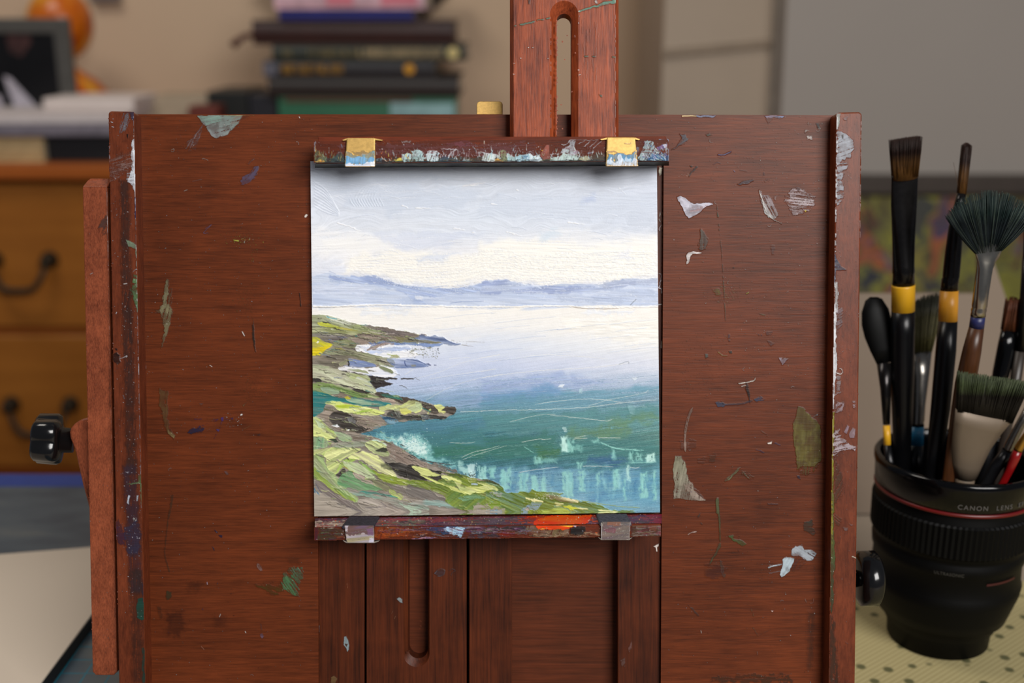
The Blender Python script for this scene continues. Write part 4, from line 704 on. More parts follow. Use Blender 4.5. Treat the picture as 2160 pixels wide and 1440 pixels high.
p(T4(905, 680, 930, 600, 980, 570, 1060, 600, 1110, 640, 1110, 700, 1040, 740, 990, 760, 930, 735), (178, 160, 164), a=0.85, ang=-6, sk=0.75, rough=5, W=1.6, **K1); p(T4(930, 640, 1100, 640, 1100, 700, 930, 700), (196, 184, 188), a=0.6, ang=-4, sk=0.7, rough=4); p(T4(980, 575, 1010, 580, 1000, 605, 985, 600), (70, 40, 38), a=0.9, rough=1); p(T4(1037, 730, 1052, 735, 1045, 748), (214, 190, 50), rough=1)
p(T4(1035, 175, 1060, 180, 1040, 200), (190, 180, 175), a=0.7, sk=0.6); p(T4(1050, 215, 1090, 215, 1090, 250, 1060, 240), (205, 195, 190), a=0.85, sk=0.5, rough=1.5); p(T4(1130, 140, 1140, 150, 1150, 170, 1130, 170), (190, 180, 175), a=0.8, rough=1); p(T4(1120, 130, 1140, 135, 1140, 165, 1122, 160), (20, 14, 12), a=0.9, rough=1)
p(T4(180, 205, 210, 205, 240, 240, 200, 280, 170, 290, 115, 325, 160, 280, 190, 245), (74, 84, 96), a=0.85, ang=35, sk=0.35, rough=3, **K1); p(T4(350, 212, 380, 205, 400, 215, 370, 225), (50, 84, 78), a=0.9, rough=2)
l(T4(438, 348, 480, 348, 534, 324), 1.5, col=(84, 86, 124), h=2.2, edge=0.8); l(T4(440, 365, 480, 368), 0.6, col=(80, 70, 90), a=0.6); l(T4(405, 415, 435, 402, 460, 410), 0.7, col=(80, 76, 100), a=0.7)
l(T4(296, 428, 258, 470, 238, 500), 1.8, 1.0, col=(22, 22, 26), rough=1.2); p(T4(245, 422, 262, 425, 255, 436), (22, 22, 26), rough=1); c.specks(*(T4(170, 480)[0]+T4(250, 500)[0]), 8, [(220, 200, 180)], 0.5, 1)
p(T4(570, 548, 620, 530, 690, 515, 685, 530, 650, 550, 590, 556), (50, 50, 66), a=0.9, ang=12, sk=0.2, rough=1.5, **K1); p(T4(760, 520, 800, 515, 790, 530, 765, 530), (60, 50, 62), a=0.6, sk=0.4); l(T4(755, 470, 758, 490), 1.2, col=(50, 44, 56), a=0.7); l(T4(590, 455, 640, 462), 0.9, col=(70, 50, 54), a=0.6); l(T4(545, 455, 556, 468), 0.8, col=(110, 110, 140))
l(T4(432, 690, 440, 780, 455, 920, 468, 1060, 478, 1240, 488, 1430), 0.8, col=(62, 64, 44), a=0.85, dash=0.6); l(T4(437, 755, 440, 780), 1.3, col=(56, 66, 50)); l(T5(486, 0, 492, 120), 0.8, col=(90, 84, 60), a=0.8); p(T5(510, 215, 526, 215, 530, 262, 518, 262), (74, 62, 74), a=0.7, sk=0.5)
p(T4(325, 858, 345, 880, 368, 930, 360, 1000, 318, 1018, 304, 1000, 310, 930), (80, 72, 64), a=0.9, ang=88, sk=0.35, rough=2, **K1)
p(T4(218, 1050, 235, 1025, 270, 1010, 330, 1022, 325, 1032, 270, 1030, 245, 1055, 235, 1095, 225, 1105), (216, 208, 206), a=0.95, rough=1.6, edge=1.2, h=2.2)
p(T4(808, 980, 830, 975, 830, 1030, 815, 1030), (120, 80, 80), a=0.5, soft=2, sk=0.4)
c.specks(*(T4(360, 1240)[0]+T4(620, 1380)[0]), 110, [(140, 138, 40), (120, 110, 40), (160, 150, 80)], 0.4, 1.2, 0.7, gauss=True); p(T4(400, 1280, 450, 1275, 460, 1320, 420, 1310), (130, 130, 40), a=0.6, sk=0.8); l(T4(635, 1308, 652, 1295), 1, col=(150, 150, 50)); l(T5(725, 72, 765, 80), 0.8, col=(90, 80, 40)); 
c.specks(*(T5(180, 200)[0]+T5(560, 620)[0]), 130, [(130, 110, 40), (160, 150, 110), (110, 100, 40)], 0.4, 1.1, 0.65); p(T5(345, 350, 370, 352, 375, 368, 355, 375), (70, 72, 66), rough=1.2); l(T5(440, 335, 470, 358, 505, 362), 0.9, col=(130, 110, 50)); p(T5(512, 328, 535, 325, 540, 345, 520, 345), (40, 46, 42), rough=1)
p(T5(860, 375, 925, 380, 905, 402, 880, 425), (156, 138, 150), a=0.9, ang=60, sk=0.3, rough=1.2, **K1)
l(T5(580, 552, 640, 544, 690, 530, 697, 512), 1.4, col=(206, 198, 188), h=2.6, edge=1); l(T5(600, 572, 635, 562), 1.2, col=(200, 190, 180)); p(T5(628, 540, 645, 560, 660, 640, 665, 690, 650, 650, 630, 590), (22, 20, 22), a=0.95, rough=1.2, **K1)
p(T5(420, 685, 470, 672, 500, 690, 480, 712, 440, 712), (50, 62, 86), a=0.85, sk=0.4, rough=2); p(T5(680, 660, 730, 640, 770, 660, 700, 682), (50, 66, 92), a=0.85, sk=0.4, rough=2.5); l(T5(490, 698, 600, 692, 680, 668), 2, col=(50, 54, 72), a=0.7, sk=0.6); p(T5(770, 195, 815, 195, 810, 218, 780, 215), (84, 66, 72), a=0.6, sk=0.5); p(T5(770, 255, 830, 275, 800, 295, 780, 280), (80, 64, 74), a=0.6, sk=0.6)
l(T5(262, 722, 235, 790, 218, 860, 212, 940, 215, 1022), 3.0, 2.2, col=(150, 128, 116), a=0.85, sk=0.25, ang=78, **K1); p(T5(175, 940, 240, 935, 240, 1022, 180, 1015), (150, 126, 116), a=0.5, sk=0.8, ang=6); p(T5(235, 930, 290, 950, 290, 1000, 230, 1010), (120, 72, 58), a=0.5, sk=0.6)
p(T5(955, 850, 990, 710, 1020, 720, 1100, 790, 1150, 840, 1150, 950, 1150, 1090, 1100, 1130, 1020, 1120, 985, 1150, 985, 1060, 960, 960), (88, 78, 30), a=0.96, ang=84, rough=2, cv=0.12, col2=(100, 92, 44), W=3, **K1); p(T5(985, 1100, 1140, 1090, 1120, 1150, 1060, 1190, 1000, 1180), (88, 76, 32), a=0.75, ang=84, sk=0.8, **K1); p(T5(985, 1185, 1005, 1185, 1012, 1215, 990, 1205), (34, 42, 60), rough=1)
l(T5(1090, 790, 1130, 762), 1, col=(150, 150, 150), a=0.7); p(T5(1130-10, 768, 1132, 762, 1128, 778), (150, 150, 160), rough=1)
p(T5(780, 960, 815, 952, 810, 968, 785, 970), (214, 204, 194), rough=1, **K1); p(T5(735, 885, 800, 900, 780, 912), (140, 110, 90), a=0.6, sk=0.5); l(T5(830, 960, 870, 980), 1.2, col=(80, 66, 100), a=0.7, rough=1); l(T5(700, 1010, 730, 1015, 760, 1032), 1.2, col=(60, 48, 90), a=0.8, rough=1)
p(T5(140, 1050, 185, 1050, 215, 1100, 230, 1180, 245, 1235, 270, 1245, 275, 1290, 355, 1365, 130, 1345, 140, 1250, 128, 1150), (136, 136, 112), a=0.95, ang=78, sk=0.15, rough=1.8, cv=0.15, col2=(150, 140, 128), cang=60, **K1); p(T5(200, 1240, 265, 1240, 350, 1362, 260, 1350), (150, 130, 118), a=0.6, ang=-30, sk=0.5, **K1)
p(T5(475, 1235, 520, 1190, 570, 1140, 600, 1130, 580, 1160, 520, 1215), (104, 108, 78), a=0.9, ang=40, sk=0.25, rough=1.5, **K1); p(T5(600, 1150, 640, 1160, 690, 1200, 680, 1230, 640, 1200, 600, 1180), (112, 114, 82), a=0.75, ang=-48, sk=0.7, rough=2, **K1)
l(T5(435, 1350, 436, 1440), 3.2, col=(76, 76, 52), a=0.9, taper=False, sk=0.2, ang=90, **K1); p(T5(300, 1070, 360, 1060, 340, 1110, 300, 1100), (110, 70, 56), a=0.5, sk=0.5); p(T5(370, 1040, 430, 1035, 420, 1090, 380, 1090), (88, 60, 30), a=0.5, sk=0.5, soft=2); p(T5(780, 1370, 850, 1385, 840, 1395, 780, 1380), (70, 50, 60), a=0.7, sk=0.4)
l(T6(475, 40, 485, 130, 495, 200, 500, 370), 3.4, 1.4, col=(76, 80, 52), a=0.9, sk=0.2, ang=88, **K1); p(T6(490, 375, 510, 380, 500, 420, 460, 480, 410, 560, 430, 500, 470, 430), (72, 80, 54), a=0.9, ang=62, sk=0.3, rough=1.5, **K1)
p(T6(570, 330, 600, 320, 620, 350, 680, 370, 705, 390, 660, 398, 600, 360), (70, 92, 50), a=0.85, ang=-30, sk=0.5, rough=3, **K1); p(T6(500, 500, 520, 520, 540, 640, 520, 650, 500, 560), (84, 86, 74), a=0.65, ang=70, sk=0.6, rough=3); p(T6(400, 560, 480, 540, 540, 600, 480, 660, 400, 640), (84, 30, 34), a=0.5, sk=0.4, soft=6, rough=6)
l(T6(352, 150, 330, 190, 345, 220, 378, 248), 1.6, col=(66, 62, 56), a=0.8, rough=1, dash=0.4); l(T6(254, 316, 285, 298, 324, 290), 0.9, col=(220, 200, 190)); l(T6(255, 840, 300, 890, 338, 930), 1.8, col=(74, 60, 56), a=0.75, rough=1, dash=0.3)
p(T6(1050, 420, 1070, 400, 1110, 400, 1150, 430, 1215, 440, 1240, 465, 1200, 510, 1150, 510, 1100, 480, 1040, 470), (160, 168, 176), a=0.95, ang=-30, sk=0.2, rough=2.2, **K1); p(T6(1060, 460, 1160, 500, 1130, 560, 1070, 590, 1040, 600), (120, 84, 80), a=0.5, ang=55, sk=0.7)
p(T6(970, 500, 1000, 485, 1060, 490, 1060, 520, 1030, 590, 965, 640, 952, 620, 972, 540), (176, 192, 200), a=0.98, ang=62, sk=0, rough=1.2, cv=0.08, edge=1.2, h=2.2); l(T6(862, 566, 900, 552, 968, 540), 1.6, col=(180, 190, 198), h=2.4, edge=1); l(T6(872, 608, 910, 600, 960, 590), 1, col=(150, 130, 130), a=0.8)
c.specks(*(T6(800, 520)[0]+T6(900, 680)[0]), 34, [(160, 140, 130), (190, 190, 195)], 0.4, 1.3, 0.7); p(T6(1140, 230, 1200, 190, 1210, 230, 1190, 260, 1225, 300, 1190, 320, 1140, 280), (44, 54, 44), a=0.85, sk=0.15, rough=3)
l(T6(735, 880, 750, 920, 760, 975), 1.2, 0.6, col=(130, 100, 60), a=0.7, dash=0.5); l(T6(750, 1020, 790, 1085), 0.8, col=(140, 120, 90), a=0.7, dash=0.6); l(T6(795, 1080, 890, 1030), 0.6, col=(140, 110, 90), a=0.5, dash=1); p(T6(885, 890, 905, 892, 895, 905), (210, 180, 170), rough=1); l(T6(1232, 320, 1245, 400), 1, col=(160, 100, 80), a=0.6, dash=0.4); l(T6(1215, 545, 1225, 660), 0.8, col=(140, 90, 80), a=0.6, dash=0.6)
p(T6(430, 1400, 700, 1380, 1000, 1380, 1050, 1400, 1040, 1440, 420, 1440), (56, 46, 30), a=0.7, rough=6, sk=0.45, soft=2); p(T6(1170, 900, 1220, 900, 1200, 1340, 1160, 1340), (48, 40, 24), a=0.5, soft=5, sk=0.3, ang=88); l(T6(1145, 800, 1155, 830), 0.7, col=(150, 120, 110)); l(T6(1180, 838, 1208, 830, 1208, 800), 0.7, col=(150, 100, 90)); l(T6(355, 1040, 358, 1065), 0.8, col=(170, 150, 140)); l(T6(782, 1200, 785, 1228), 0.7, col=(150, 110, 100))
p([(1438, 243), (1475, 243), (1475, 246), (1438, 246)], (225, 200, 150), rough=0.5); p([(1468, 243), (1512, 243), (1505, 248), (1470, 247)], (110, 116, 140), rough=1.2, sk=0.2); p([(1612, 243), (1655, 243), (1648, 250), (1616, 250)], (110, 116, 146), rough=1.5, sk=0.3); p([(1614, 243), (1640, 243), (1620, 262)], (120, 76, 74), a=0.5, sk=0.4)
c.specks(300, 245, 1750, 1440, 2600, [(206, 200, 196), (180, 168, 160), (196, 190, 196), (150, 120, 100)], 0.35, 1.15, 0.75)
c.specks(300, 245, 700, 720, 480, [(214, 210, 206), (180, 170, 165)], 0.35, 1.0, 0.8); c.specks(1560, 260, 1750, 800, 420, [(214, 205, 200), (180, 160, 150)], 0.35, 1.0, 0.8); c.specks(300, 700, 660, 1060, 300, [(210, 206, 200)], 0.35, 0.9, 0.7)
c.specks(300, 245, 1750, 1440, 130, [(40, 30, 36), (60, 60, 90), (30, 20, 14)], 0.5, 1.7, 0.8)
for i in range(34):
    x, y = RNG.uniform(310, 1745), RNG.uniform(260, 1430); th = RNG.uniform(0, 6.3); r = RNG.uniform(2, 6)
    l([(x, y), (x+r*math.cos(th), y+r*math.sin(th)), (x+r*math.cos(th)+r*math.cos(th+1.2), y+r*math.sin(th)+r*math.sin(th+1.2))], 0.6, col=(200, 192, 188), a=0.8)
# keep the films off the cut-out and the clamp shadows
yy_, xx_ = np.mgrid[0:c.h, 0:c.w]; c.a[(xx_+c.x0 > 668) & (xx_+c.x0 < 1401) & (yy_+c.y0 > 352)] = 0

bm = bmesh.new()
cl = lin_x(668, 350, 672, 1440); cr = lin_x(1400, 350, 1394, 1440)
for pts in ([(240, 241), (258, BOT), (cl(BOT), BOT), (cl(330), 330), (668, 241)], [(668, 241), (668, 330), (1400, 330), (1400, 241.8)], [(1400, 241.8), (cr(330), 330), (cr(BOT), BOT), (1795, BOT), (1806, 243)]):
    prism_px(bm, pts, 0.0, -0.0095, 0)
bmesh.ops.remove_doubles(bm, verts=bm.verts, dist=1e-6)
dup_ = {}
for f in list(bm.faces): dup_.setdefault(tuple(sorted(v.index for v in f.verts)), []).append(f)
for k_, fs in dup_.items():
    if len(fs) > 1: bmesh.ops.delete(bm, geom=fs, context='FACES_ONLY')
build('front_board', bm, M_board, easel, [(c, *onN(0.0))])

# ---------------------------------------- side rails
def rail(xl, xr, yt, cv, footy, lab=None):
    n = 0.009; bm = bmesh.new()
    pts = [(xl(yt)+4, yt), (xl(yt+5), yt+5), (xl(BOT), BOT), (xr(BOT), BOT), (xr(yt+6), yt+6), (xr(yt)-5, yt+1)]
    prism_px(bm, pts, n, -0.012, 0.0006)
    return build('side_rail', bm, M_rail, easel, [(cv, *onN(n))])
S8 = TR(170, 360, 4.235)
c = Cv(226, 232, 312, 1442); c.thin = 0.22; p = c.poly; l = c.line
xr = lin_x(283, 236, 307, 1440); xl = lin_x(228, 234, 250.5, 1440)
def vband(x0, y0, x1, y1, w0, w1, col, a, sk=0.4, so=3): p([(x0-w0, y0), (x0+w0, y0), (x1+w1, y1), (x1-w1, y1)], col, a=a, ang=88, sk=sk, soft=so, rough=2, edge=0.2)
vband(262, 380, 278, 1000, 10, 12, (44, 36, 34), 0.75, 0.25, 6); vband(274, 980, 288, 1250, 16, 14, (46, 38, 52), 0.8, 0.2, 6); vband(285, 1200, 292, 1440, 16, 12, (40, 34, 30), 0.6, 0.3, 6)
p(T3(300, 220, 330, 200, 370, 300, 380, 390, 330, 380, 300, 320), (52, 34, 60), a=0.8, sk=0.3, rough=3); p(T3(360, 260, 470, 200, 500, 340, 480, 470, 400, 460), (44, 42, 62), a=0.8, sk=0.15, rough=4, soft=3)
p(T3(470, 800, 500, 790, 522, 820, 524, 960, 500, 972, 465, 940, 455, 870), (24, 62, 52), a=0.95, rough=1.5, **K1); vband(303, 1365, 304, 1440, 3, 4, (26, 56, 48), 0.85, 0.2, 1); vband(302, 1230, 303, 1270, 3, 3, (40, 44, 60), 0.8)
p(T1(90, 42, 215, 42, 220, 110, 200, 130, 185, 90, 170, 60, 100, 50), (44, 58, 86), a=0.9, rough=1.5, ang=80, sk=0.1); p(T1(130, 60, 170, 60, 175, 120, 150, 180, 110, 200, 100, 160), (130, 140, 152), a=0.7, ang=70, sk=0.6, rough=2)
for y in (120, 150): l(T1(45, y, 75, y+12), 0.8, col=(200, 205, 215), dash=0.5)
p(T1(155, 205, 168, 205, 166, 235, 158, 225), (20, 14, 12), rough=0.8)
p(T1(25, 290, 40, 285, 38, 370, 26, 400), (150, 160, 172), a=0.8, ang=86, sk=0.5, rough=1.5)
p(T1(30, 380, 200, 320, 205, 480, 150, 470, 90, 520, 30, 530), (172, 140, 132), a=0.6, ang=14, sk=0.9, rough=2, W=1.3)
for i in range(14): l(T1(25+i*3, 395+i*9, 110, 360+i*10, 205, 330+i*12), 0.5, col=(190, 170, 168), a=0.5, dash=0.8)
p(T1(190, 250, 210, 245, 215, 400, 222, 600, 212, 640, 200, 560, 160, 540, 190, 450), (212, 218, 228), a=0.92, ang=86, sk=0.25, rough=2, **K1); p(T1(150, 470, 215, 440, 215, 560, 150, 530), (196, 200, 208), a=0.7, ang=6, sk=0.75, rough=2)
l(T1(200, 245, 208, 400, 216, 640, 218, 760), 1.8, 1.0, col=(232, 236, 244), a=0.95, rough=0.8, taper=False)
l(T1(216, 640, 218, 790), 2.2, col=(36, 46, 84), a=0.9, sk=0.2, ang=90)
p(T1(150, 930, 215, 960, 228, 1010, 232, 1120, 222, 1120, 215, 1000, 165, 980), (112, 130, 108), a=0.9, ang=-25, sk=0.3, rough=1.5, **K1); p(T1(205, 1170, 230, 1180, 238, 1400, 228, 1420, 205, 1350, 190, 1270), (82, 112, 74), a=0.95, ang=-10, sk=0.25, rough=1.5, **K1); p(T1(170, 1260, 225, 1300, 225, 1380, 190, 1340), (70, 90, 62), a=0.7, ang=-25, sk=0.7)
l([(xr(y)-1.2, y) for y in (240, 400, 600, 800, 1000, 1070)], 1.0, col=(190, 184, 190), a=0.7, dash=0.7, rough=0.8, taper=False)
p(T2(225, 370, 245, 370, 250, 520, 240, 540, 232, 450), (196, 196, 206), a=0.8, ang=84, sk=0.5, rough=1.5); p(T2(245, 860, 258, 860, 262, 960, 252, 960), (46, 44, 92), a=0.6, sk=0.5); p(T2(220, 0, 236, 0, 238, 60, 226, 60), (110, 140, 120), a=0.8, sk=0.3, ang=80)
p(T2(235, 1190, 262, 1175, 268, 1300, 262, 1400, 252, 1320, 246, 1240, 150, 1250, 235, 1225), (84, 104, 66), a=0.9, ang=80, sk=0.3, rough=1.5, **K1); p(T2(64, 350, 90, 335, 108, 350, 110, 400, 90, 420, 66, 408), (14, 13, 14), a=1, rough=2, h=3.5, edge=1); p(T2(72, 310, 92, 312, 90, 326, 76, 322), (14, 13, 14), rough=1)
l(T2(105, 380, 135, 372, 155, 360, 150, 372), 0.7, col=(200, 200, 205)); p(T2(145, 1160, 172, 1160, 165, 1172), (150, 150, 160), rough=1); p(T2(168, 1320, 180, 1325, 172, 1385, 158, 1372), (176, 186, 200), a=0.95, rough=1.2, ang=75, sk=0.2); p(T2(222, 1325, 236, 1322, 230, 1365, 220, 1368), (170, 180, 190), a=0.9, rough=1, ang=75, sk=0.3)
l(S8(465, 905, 490, 882, 520, 885, 545, 930, 548, 990, 538, 1055), 0.7, col=(205, 205, 212), h=3); l(S8(385, 1012, 418, 1006), 1.0, col=(215, 212, 210)); l(S8(315, 1278, 326, 1262), 0.9, col=(190, 195, 205))
l(T2(130, 630, 138, 660), 1.4, col=(110, 100, 104), a=0.8); c.specks(*(T3(400, 170)[0]+T3(470, 210)[0]), 12, [(170, 170, 165)], 0.5, 1.5)
c.specks(229, 240, 300, 1300, 620, [(214, 210, 212), (180, 176, 180)], 0.35, 1.1, 0.8)
for y in range(c.h):
    yy0 = y+c.y0; c.a[y, :max(0, int(xl(yy0)+1-c.x0))] = 0; c.a[y, int(xr(yy0)-c.x0)+1:] = 0
clipc(c, xl, xr, 237); rail(xl, xr, 234, c, 0)

c = Cv(1744, 232, 1822, 1442); c.thin = 0.22; p = c.poly; l = c.line
xl = lin_x(1764, 236, 1748, 1440); xr = lin_x(1818.5, 236, 1803.5, 1440)
p(T4(1255, 60, 1290, 50, 1285, 120, 1270, 180, 1250, 180), (150, 158, 150), a=0.9, ang=80, sk=0.4, rough=2); p(T4(1255, 190, 1310, 195, 1370, 250, 1375, 300, 1360, 370, 1300, 390, 1262, 420, 1255, 300), (154, 160, 170), a=0.92, ang=20, sk=0.15, rough=4, **K1); p(T4(1292, 210, 1305, 208, 1304, 235, 1296, 236), (18, 12, 10), rough=0.8)
p(T4(1258, 400, 1330, 400, 1300, 520, 1310, 640, 1280, 700, 1256, 720), (156, 160, 170), a=0.85, ang=8, sk=0.6, rough=3, **K1); p(T4(1300, 90, 1340, 80, 1330, 110, 1310, 105), (160, 150, 160), a=0.7, sk=0.6)
l([(xl(y)+1.5, y) for y in (245, 400, 600, 800, 1000)], 2.2, col=(204, 206, 210), a=0.85, dash=0.35, rough=1.2, taper=False, h=2.5, edge=0.8)
p(T4(1240, 1000, 1255, 1060, 1290, 1120, 1328, 1138, 1280, 1148, 1240, 1140), (36, 48, 74), a=0.95, rough=1.5, **K1); l(T4(1244, 1140, 1240, 1230), 3, col=(34, 44, 66), a=0.9, ang=90, taper=False); p(T4(1245, 1230, 1270, 1225, 1265, 1440, 1240, 1440), (190, 190, 190), a=0.85, ang=88, sk=0.35, rough=2, **K1)
p(T5(1235, 0, 1252, 0, 1258, 180, 1255, 300, 1262, 400, 1250, 520, 1240, 680, 1228, 720, 1228, 400, 1222, 300, 1236, 150), (206, 206, 210), a=0.97, ang=88, sk=0.08, rough=2, h=3, edge=1); p(T5(1255, 20, 1300, 20, 1300, 140, 1262, 200), (170, 155, 165), a=0.6, ang=30, sk=0.85, rough=2); p(T5(1255, 480, 1290, 500, 1280, 620, 1250, 640), (196, 190, 196), a=0.75, ang=10, sk=0.6, rough=3)
l(T5(1255, 480, 1285, 488, 1298, 475, 1292, 452, 1275, 448), 1.0, col=(214, 210, 206), h=3)
c.specks(*(T5(1250, 280)[0]+T5(1310, 480)[0]), 40, [(206, 196, 196)], 0.4, 1, 0.8); p(T5(1250, 680, 1310, 680, 1310, 740, 1250, 750), (190, 170, 180), a=0.75, ang=50, sk=0.75, rough=3); p(T5(1370, 670, 1395, 670, 1390, 720, 1372, 720), (190, 176, 186), a=0.8, sk=0.7, rough=2)
p(T5(1220, 750, 1242, 750, 1242, 900, 1235, 1060, 1240, 1440, 1214, 1440, 1216, 1100), (88, 92, 30), a=0.97, ang=88, sk=0.08, rough=1.5, col2=(120, 116, 20), h=2.6, edge=1)
p(T5(1240, 870, 1270, 870, 1290, 930, 1395, 990, 1390, 1010, 1300, 1010, 1238, 1060), (190, 176, 184), a=0.85, ang=12, sk=0.45, rough=4, **K1); p(T5(1305, 885, 1330, 840, 1345, 850, 1325, 900), (160, 136, 150), a=0.9, ang=60, rough=1); p(T5(1345, 900, 1370, 860, 1390, 870, 1380, 930, 1350, 925), (180, 160, 172), a=0.9, ang=60, rough=1)
p(T5(1250, 1080, 1300, 1180, 1290, 1340, 1240, 1400), (84, 60, 34), a=0.7, ang=60, sk=0.5, soft=4); l(T5(1222, 1180, 1222, 1300), 1.2, col=(170, 160, 30), a=0.8)
p(T6(1340, 0, 1368, 0, 1362, 200, 1372, 560, 1362, 640, 1362, 860, 1350, 915, 1328, 880, 1335, 640, 1332, 300), (92, 92, 34), a=0.97, ang=88, sk=0.06, rough=1.6, col2=(50, 66, 48), cang=90, h=2.8, edge=1); l(T6(1350, 0, 1348, 100, 1352, 420), 1.2, col=(150, 140, 40), a=0.8, dash=0.5)
p(T6(1330, 920, 1360, 920, 1400, 1440, 1320, 1440), (46, 42, 30), a=0.75, ang=88, sk=0.3, soft=4, rough=3); p(T6(1370, 160, 1420, 200, 1400, 260, 1365, 220), (84, 76, 44), a=0.6, sk=0.5, ang=-40)
l(T6(1500, 480, 1535, 492), 1.3, col=(220, 210, 190)); p(T6(1430, 262, 1470, 260, 1465, 278, 1440, 275), (140, 120, 120), a=0.7, sk=0.4); p(T6(1480, 235, 1515, 238, 1500, 248), (150, 120, 120), a=0.7, sk=0.4); p(T6(1450, 1130, 1480, 1138, 1465, 1148), (150, 110, 110), a=0.7)
l([(xr(y)-0.8, y) for y in (250, 400, 500)], 0.9, col=(206, 190, 186), a=0.7, dash=0.4, taper=False)
c.specks(1748, 240, 1816, 1440, 330, [(206, 196, 196), (170, 150, 150)], 0.35, 1.0, 0.7)
for y in range(c.h):
    yy0 = y+c.y0; c.a[y, :max(0, int(xl(yy0)-c.x0))] = 0; c.a[y, int(xr(yy0)-c.x0):] = 0
clipc(c, xl, xr, 240); n = 0.009; bm = bmesh.new()
prism_px(bm, [(xl(236)+5, 237), (xl(243), 243), (xl(BOT), BOT), (xr(BOT), BOT), (xr(241), 241), (xr(236)-5, 236)], n, -0.012, 0.0006)
build('side_rail', bm, M_rail, easel, [(c, *onN(n))])

# ---------------------------------------- left strut, bracket and black star knob
c = Cv(172, 372, 250, 1430); c.thin = 0.22; p = c.poly; l = c.line
xl = lin_x(174, 400, 194.6, 1400); xr = lin_x(226.5, 400, 246, 1400)
p(S8(150, 520, 225, 395, 238, 400, 236, 560, 180, 590, 200, 500), (62, 52, 50), a=0.8, ang=48, sk=0.55, rough=2); vband(233.5, 780, 235, 860, 4, 4, (40, 30, 28), 0.6); l([(xr(y)-0.8, y) for y in (396, 600, 800, 1000, 1200, 1395)], 0.8, col=(206, 170, 155), a=0.45, dash=0.3, taper=False)  # long pale line on the right edge is a painted highlight
l([(xr(y)-0.8, y) for y in (396, 440, 560)], 0.8, col=(226, 216, 216), a=0.8, taper=False); l(S8(84, 925, 110, 912), 0.9, col=(200, 190, 190)); c.specks(178, 395, 244, 1380, 260, [(210, 196, 190), (180, 160, 150)], 0.35, 0.9, 0.75)
clipc(c, xl, xr, 394, 1420)
bm = bmesh.new(); n = 0.0045
f = [Pl(x, y, n) for x, y in [(xl(394), 394), (xl(1417), 1417), (xl(1424)+7, 1424), (xr(1424)-7, 1424), (xr(1417), 1417), (xr(394), 394)]]
b_ = [Vector((q.x, 0.012, q.z)) for q in f]; prism(bm, f, b_, 0.0005)
t0 = [Pl(x, y, n) for x, y in [(xl(394), 394), (xr(394), 394)]]; tp = [Pl(x, y, n) for x, y in [(xl(380)+1, 380), (xl(375)+8, 374), (xr(375)-6, 374), (xr(380), 379)]]
prism(bm, [t0[0], t0[1]]+[Vector((q.x, 0.0005, q.z)) for q in tp[::-1]], [Vector((t0[0].x, 0.012, t0[0].z)), Vector((t0[1].x, 0.012, t0[1].z))]+[Vector((q.x, 0.012, q.z)) for q in tp[::-1]], 0.0003)
build('side_strut', bm, M_strut, easel, [(c, *onN(n))])
bm = bmesh.new(); prism_px(bm, [(147, 925), (145, 912), (148, 902), (156, 893), (170, 884), (196, 878), (196, 1105), (188, 1078), (173, 1022), (157, 950)], -0.004, -0.018, 0.0015, 3)
build('bracket', bm, M_strut, easel, [])
def knob(cx, cy, n, R, parent, name='star_knob', mirror=1, L=1.0):
    kc = Pl(cx, cy, n); bm = bmesh.new(); prof = [(-0.0000, 0.55), (-0.0006, 0.86), (-0.002, 1.0), (-0.0100, 1.02), (-0.0118, 0.93), (-0.0125, 0.66), (-0.0128, 0.5), (-0.0172, 0.48)]
    loops = []
    for i, (x, s) in enumerate(prof):
        lobe = 0.15 if i < 5 else 0.02; L_ = []
        for k in range(80):
            th = 2*math.pi*k/80+0.6; r = R*s*(1-lobe+lobe*1.15*(0.5+0.5*math.cos(5*th))**0.6*1.0)
            L_.append((-x*mirror*L, r*math.cos(th), r*math.sin(th)))
        loops.append(L_)
    rings(bm, loops)
    bmesh.ops.rotate(bm, verts=bm.verts, cent=(0, 0, 0), matrix=Matrix.Rotation(0.16*mirror, 3, 'Z'))
    bmesh.ops.rotate(bm, verts=bm.verts, cent=(0, 0, 0), matrix=Matrix.Rotation(0.07*mirror, 3, 'Y'))
    o = obj(name, bm, M_blackpl, parent, smooth=True, off=kc); return o
knob(71, 925, -0.010, 0.0116, easel)
xk = Pl(1792, 1215, -0.02); bm = bmesh.new(); tube(bm, [(xk.x-0.006, 0.016, xk.z), (xk.x+0.004, 0.016, xk.z)], 0.004, 16); tube(bm, [(xk.x+0.002, 0.016, xk.z), (xk.x+0.0032, 0.016, xk.z), (xk.x+0.0105, 0.016, xk.z), (xk.x+0.0125, 0.016, xk.z)], [0.009, 0.0125, 0.0128, 0.010], 24)
obj('side_knob', bm, M_blackpl, easel, smooth=True)

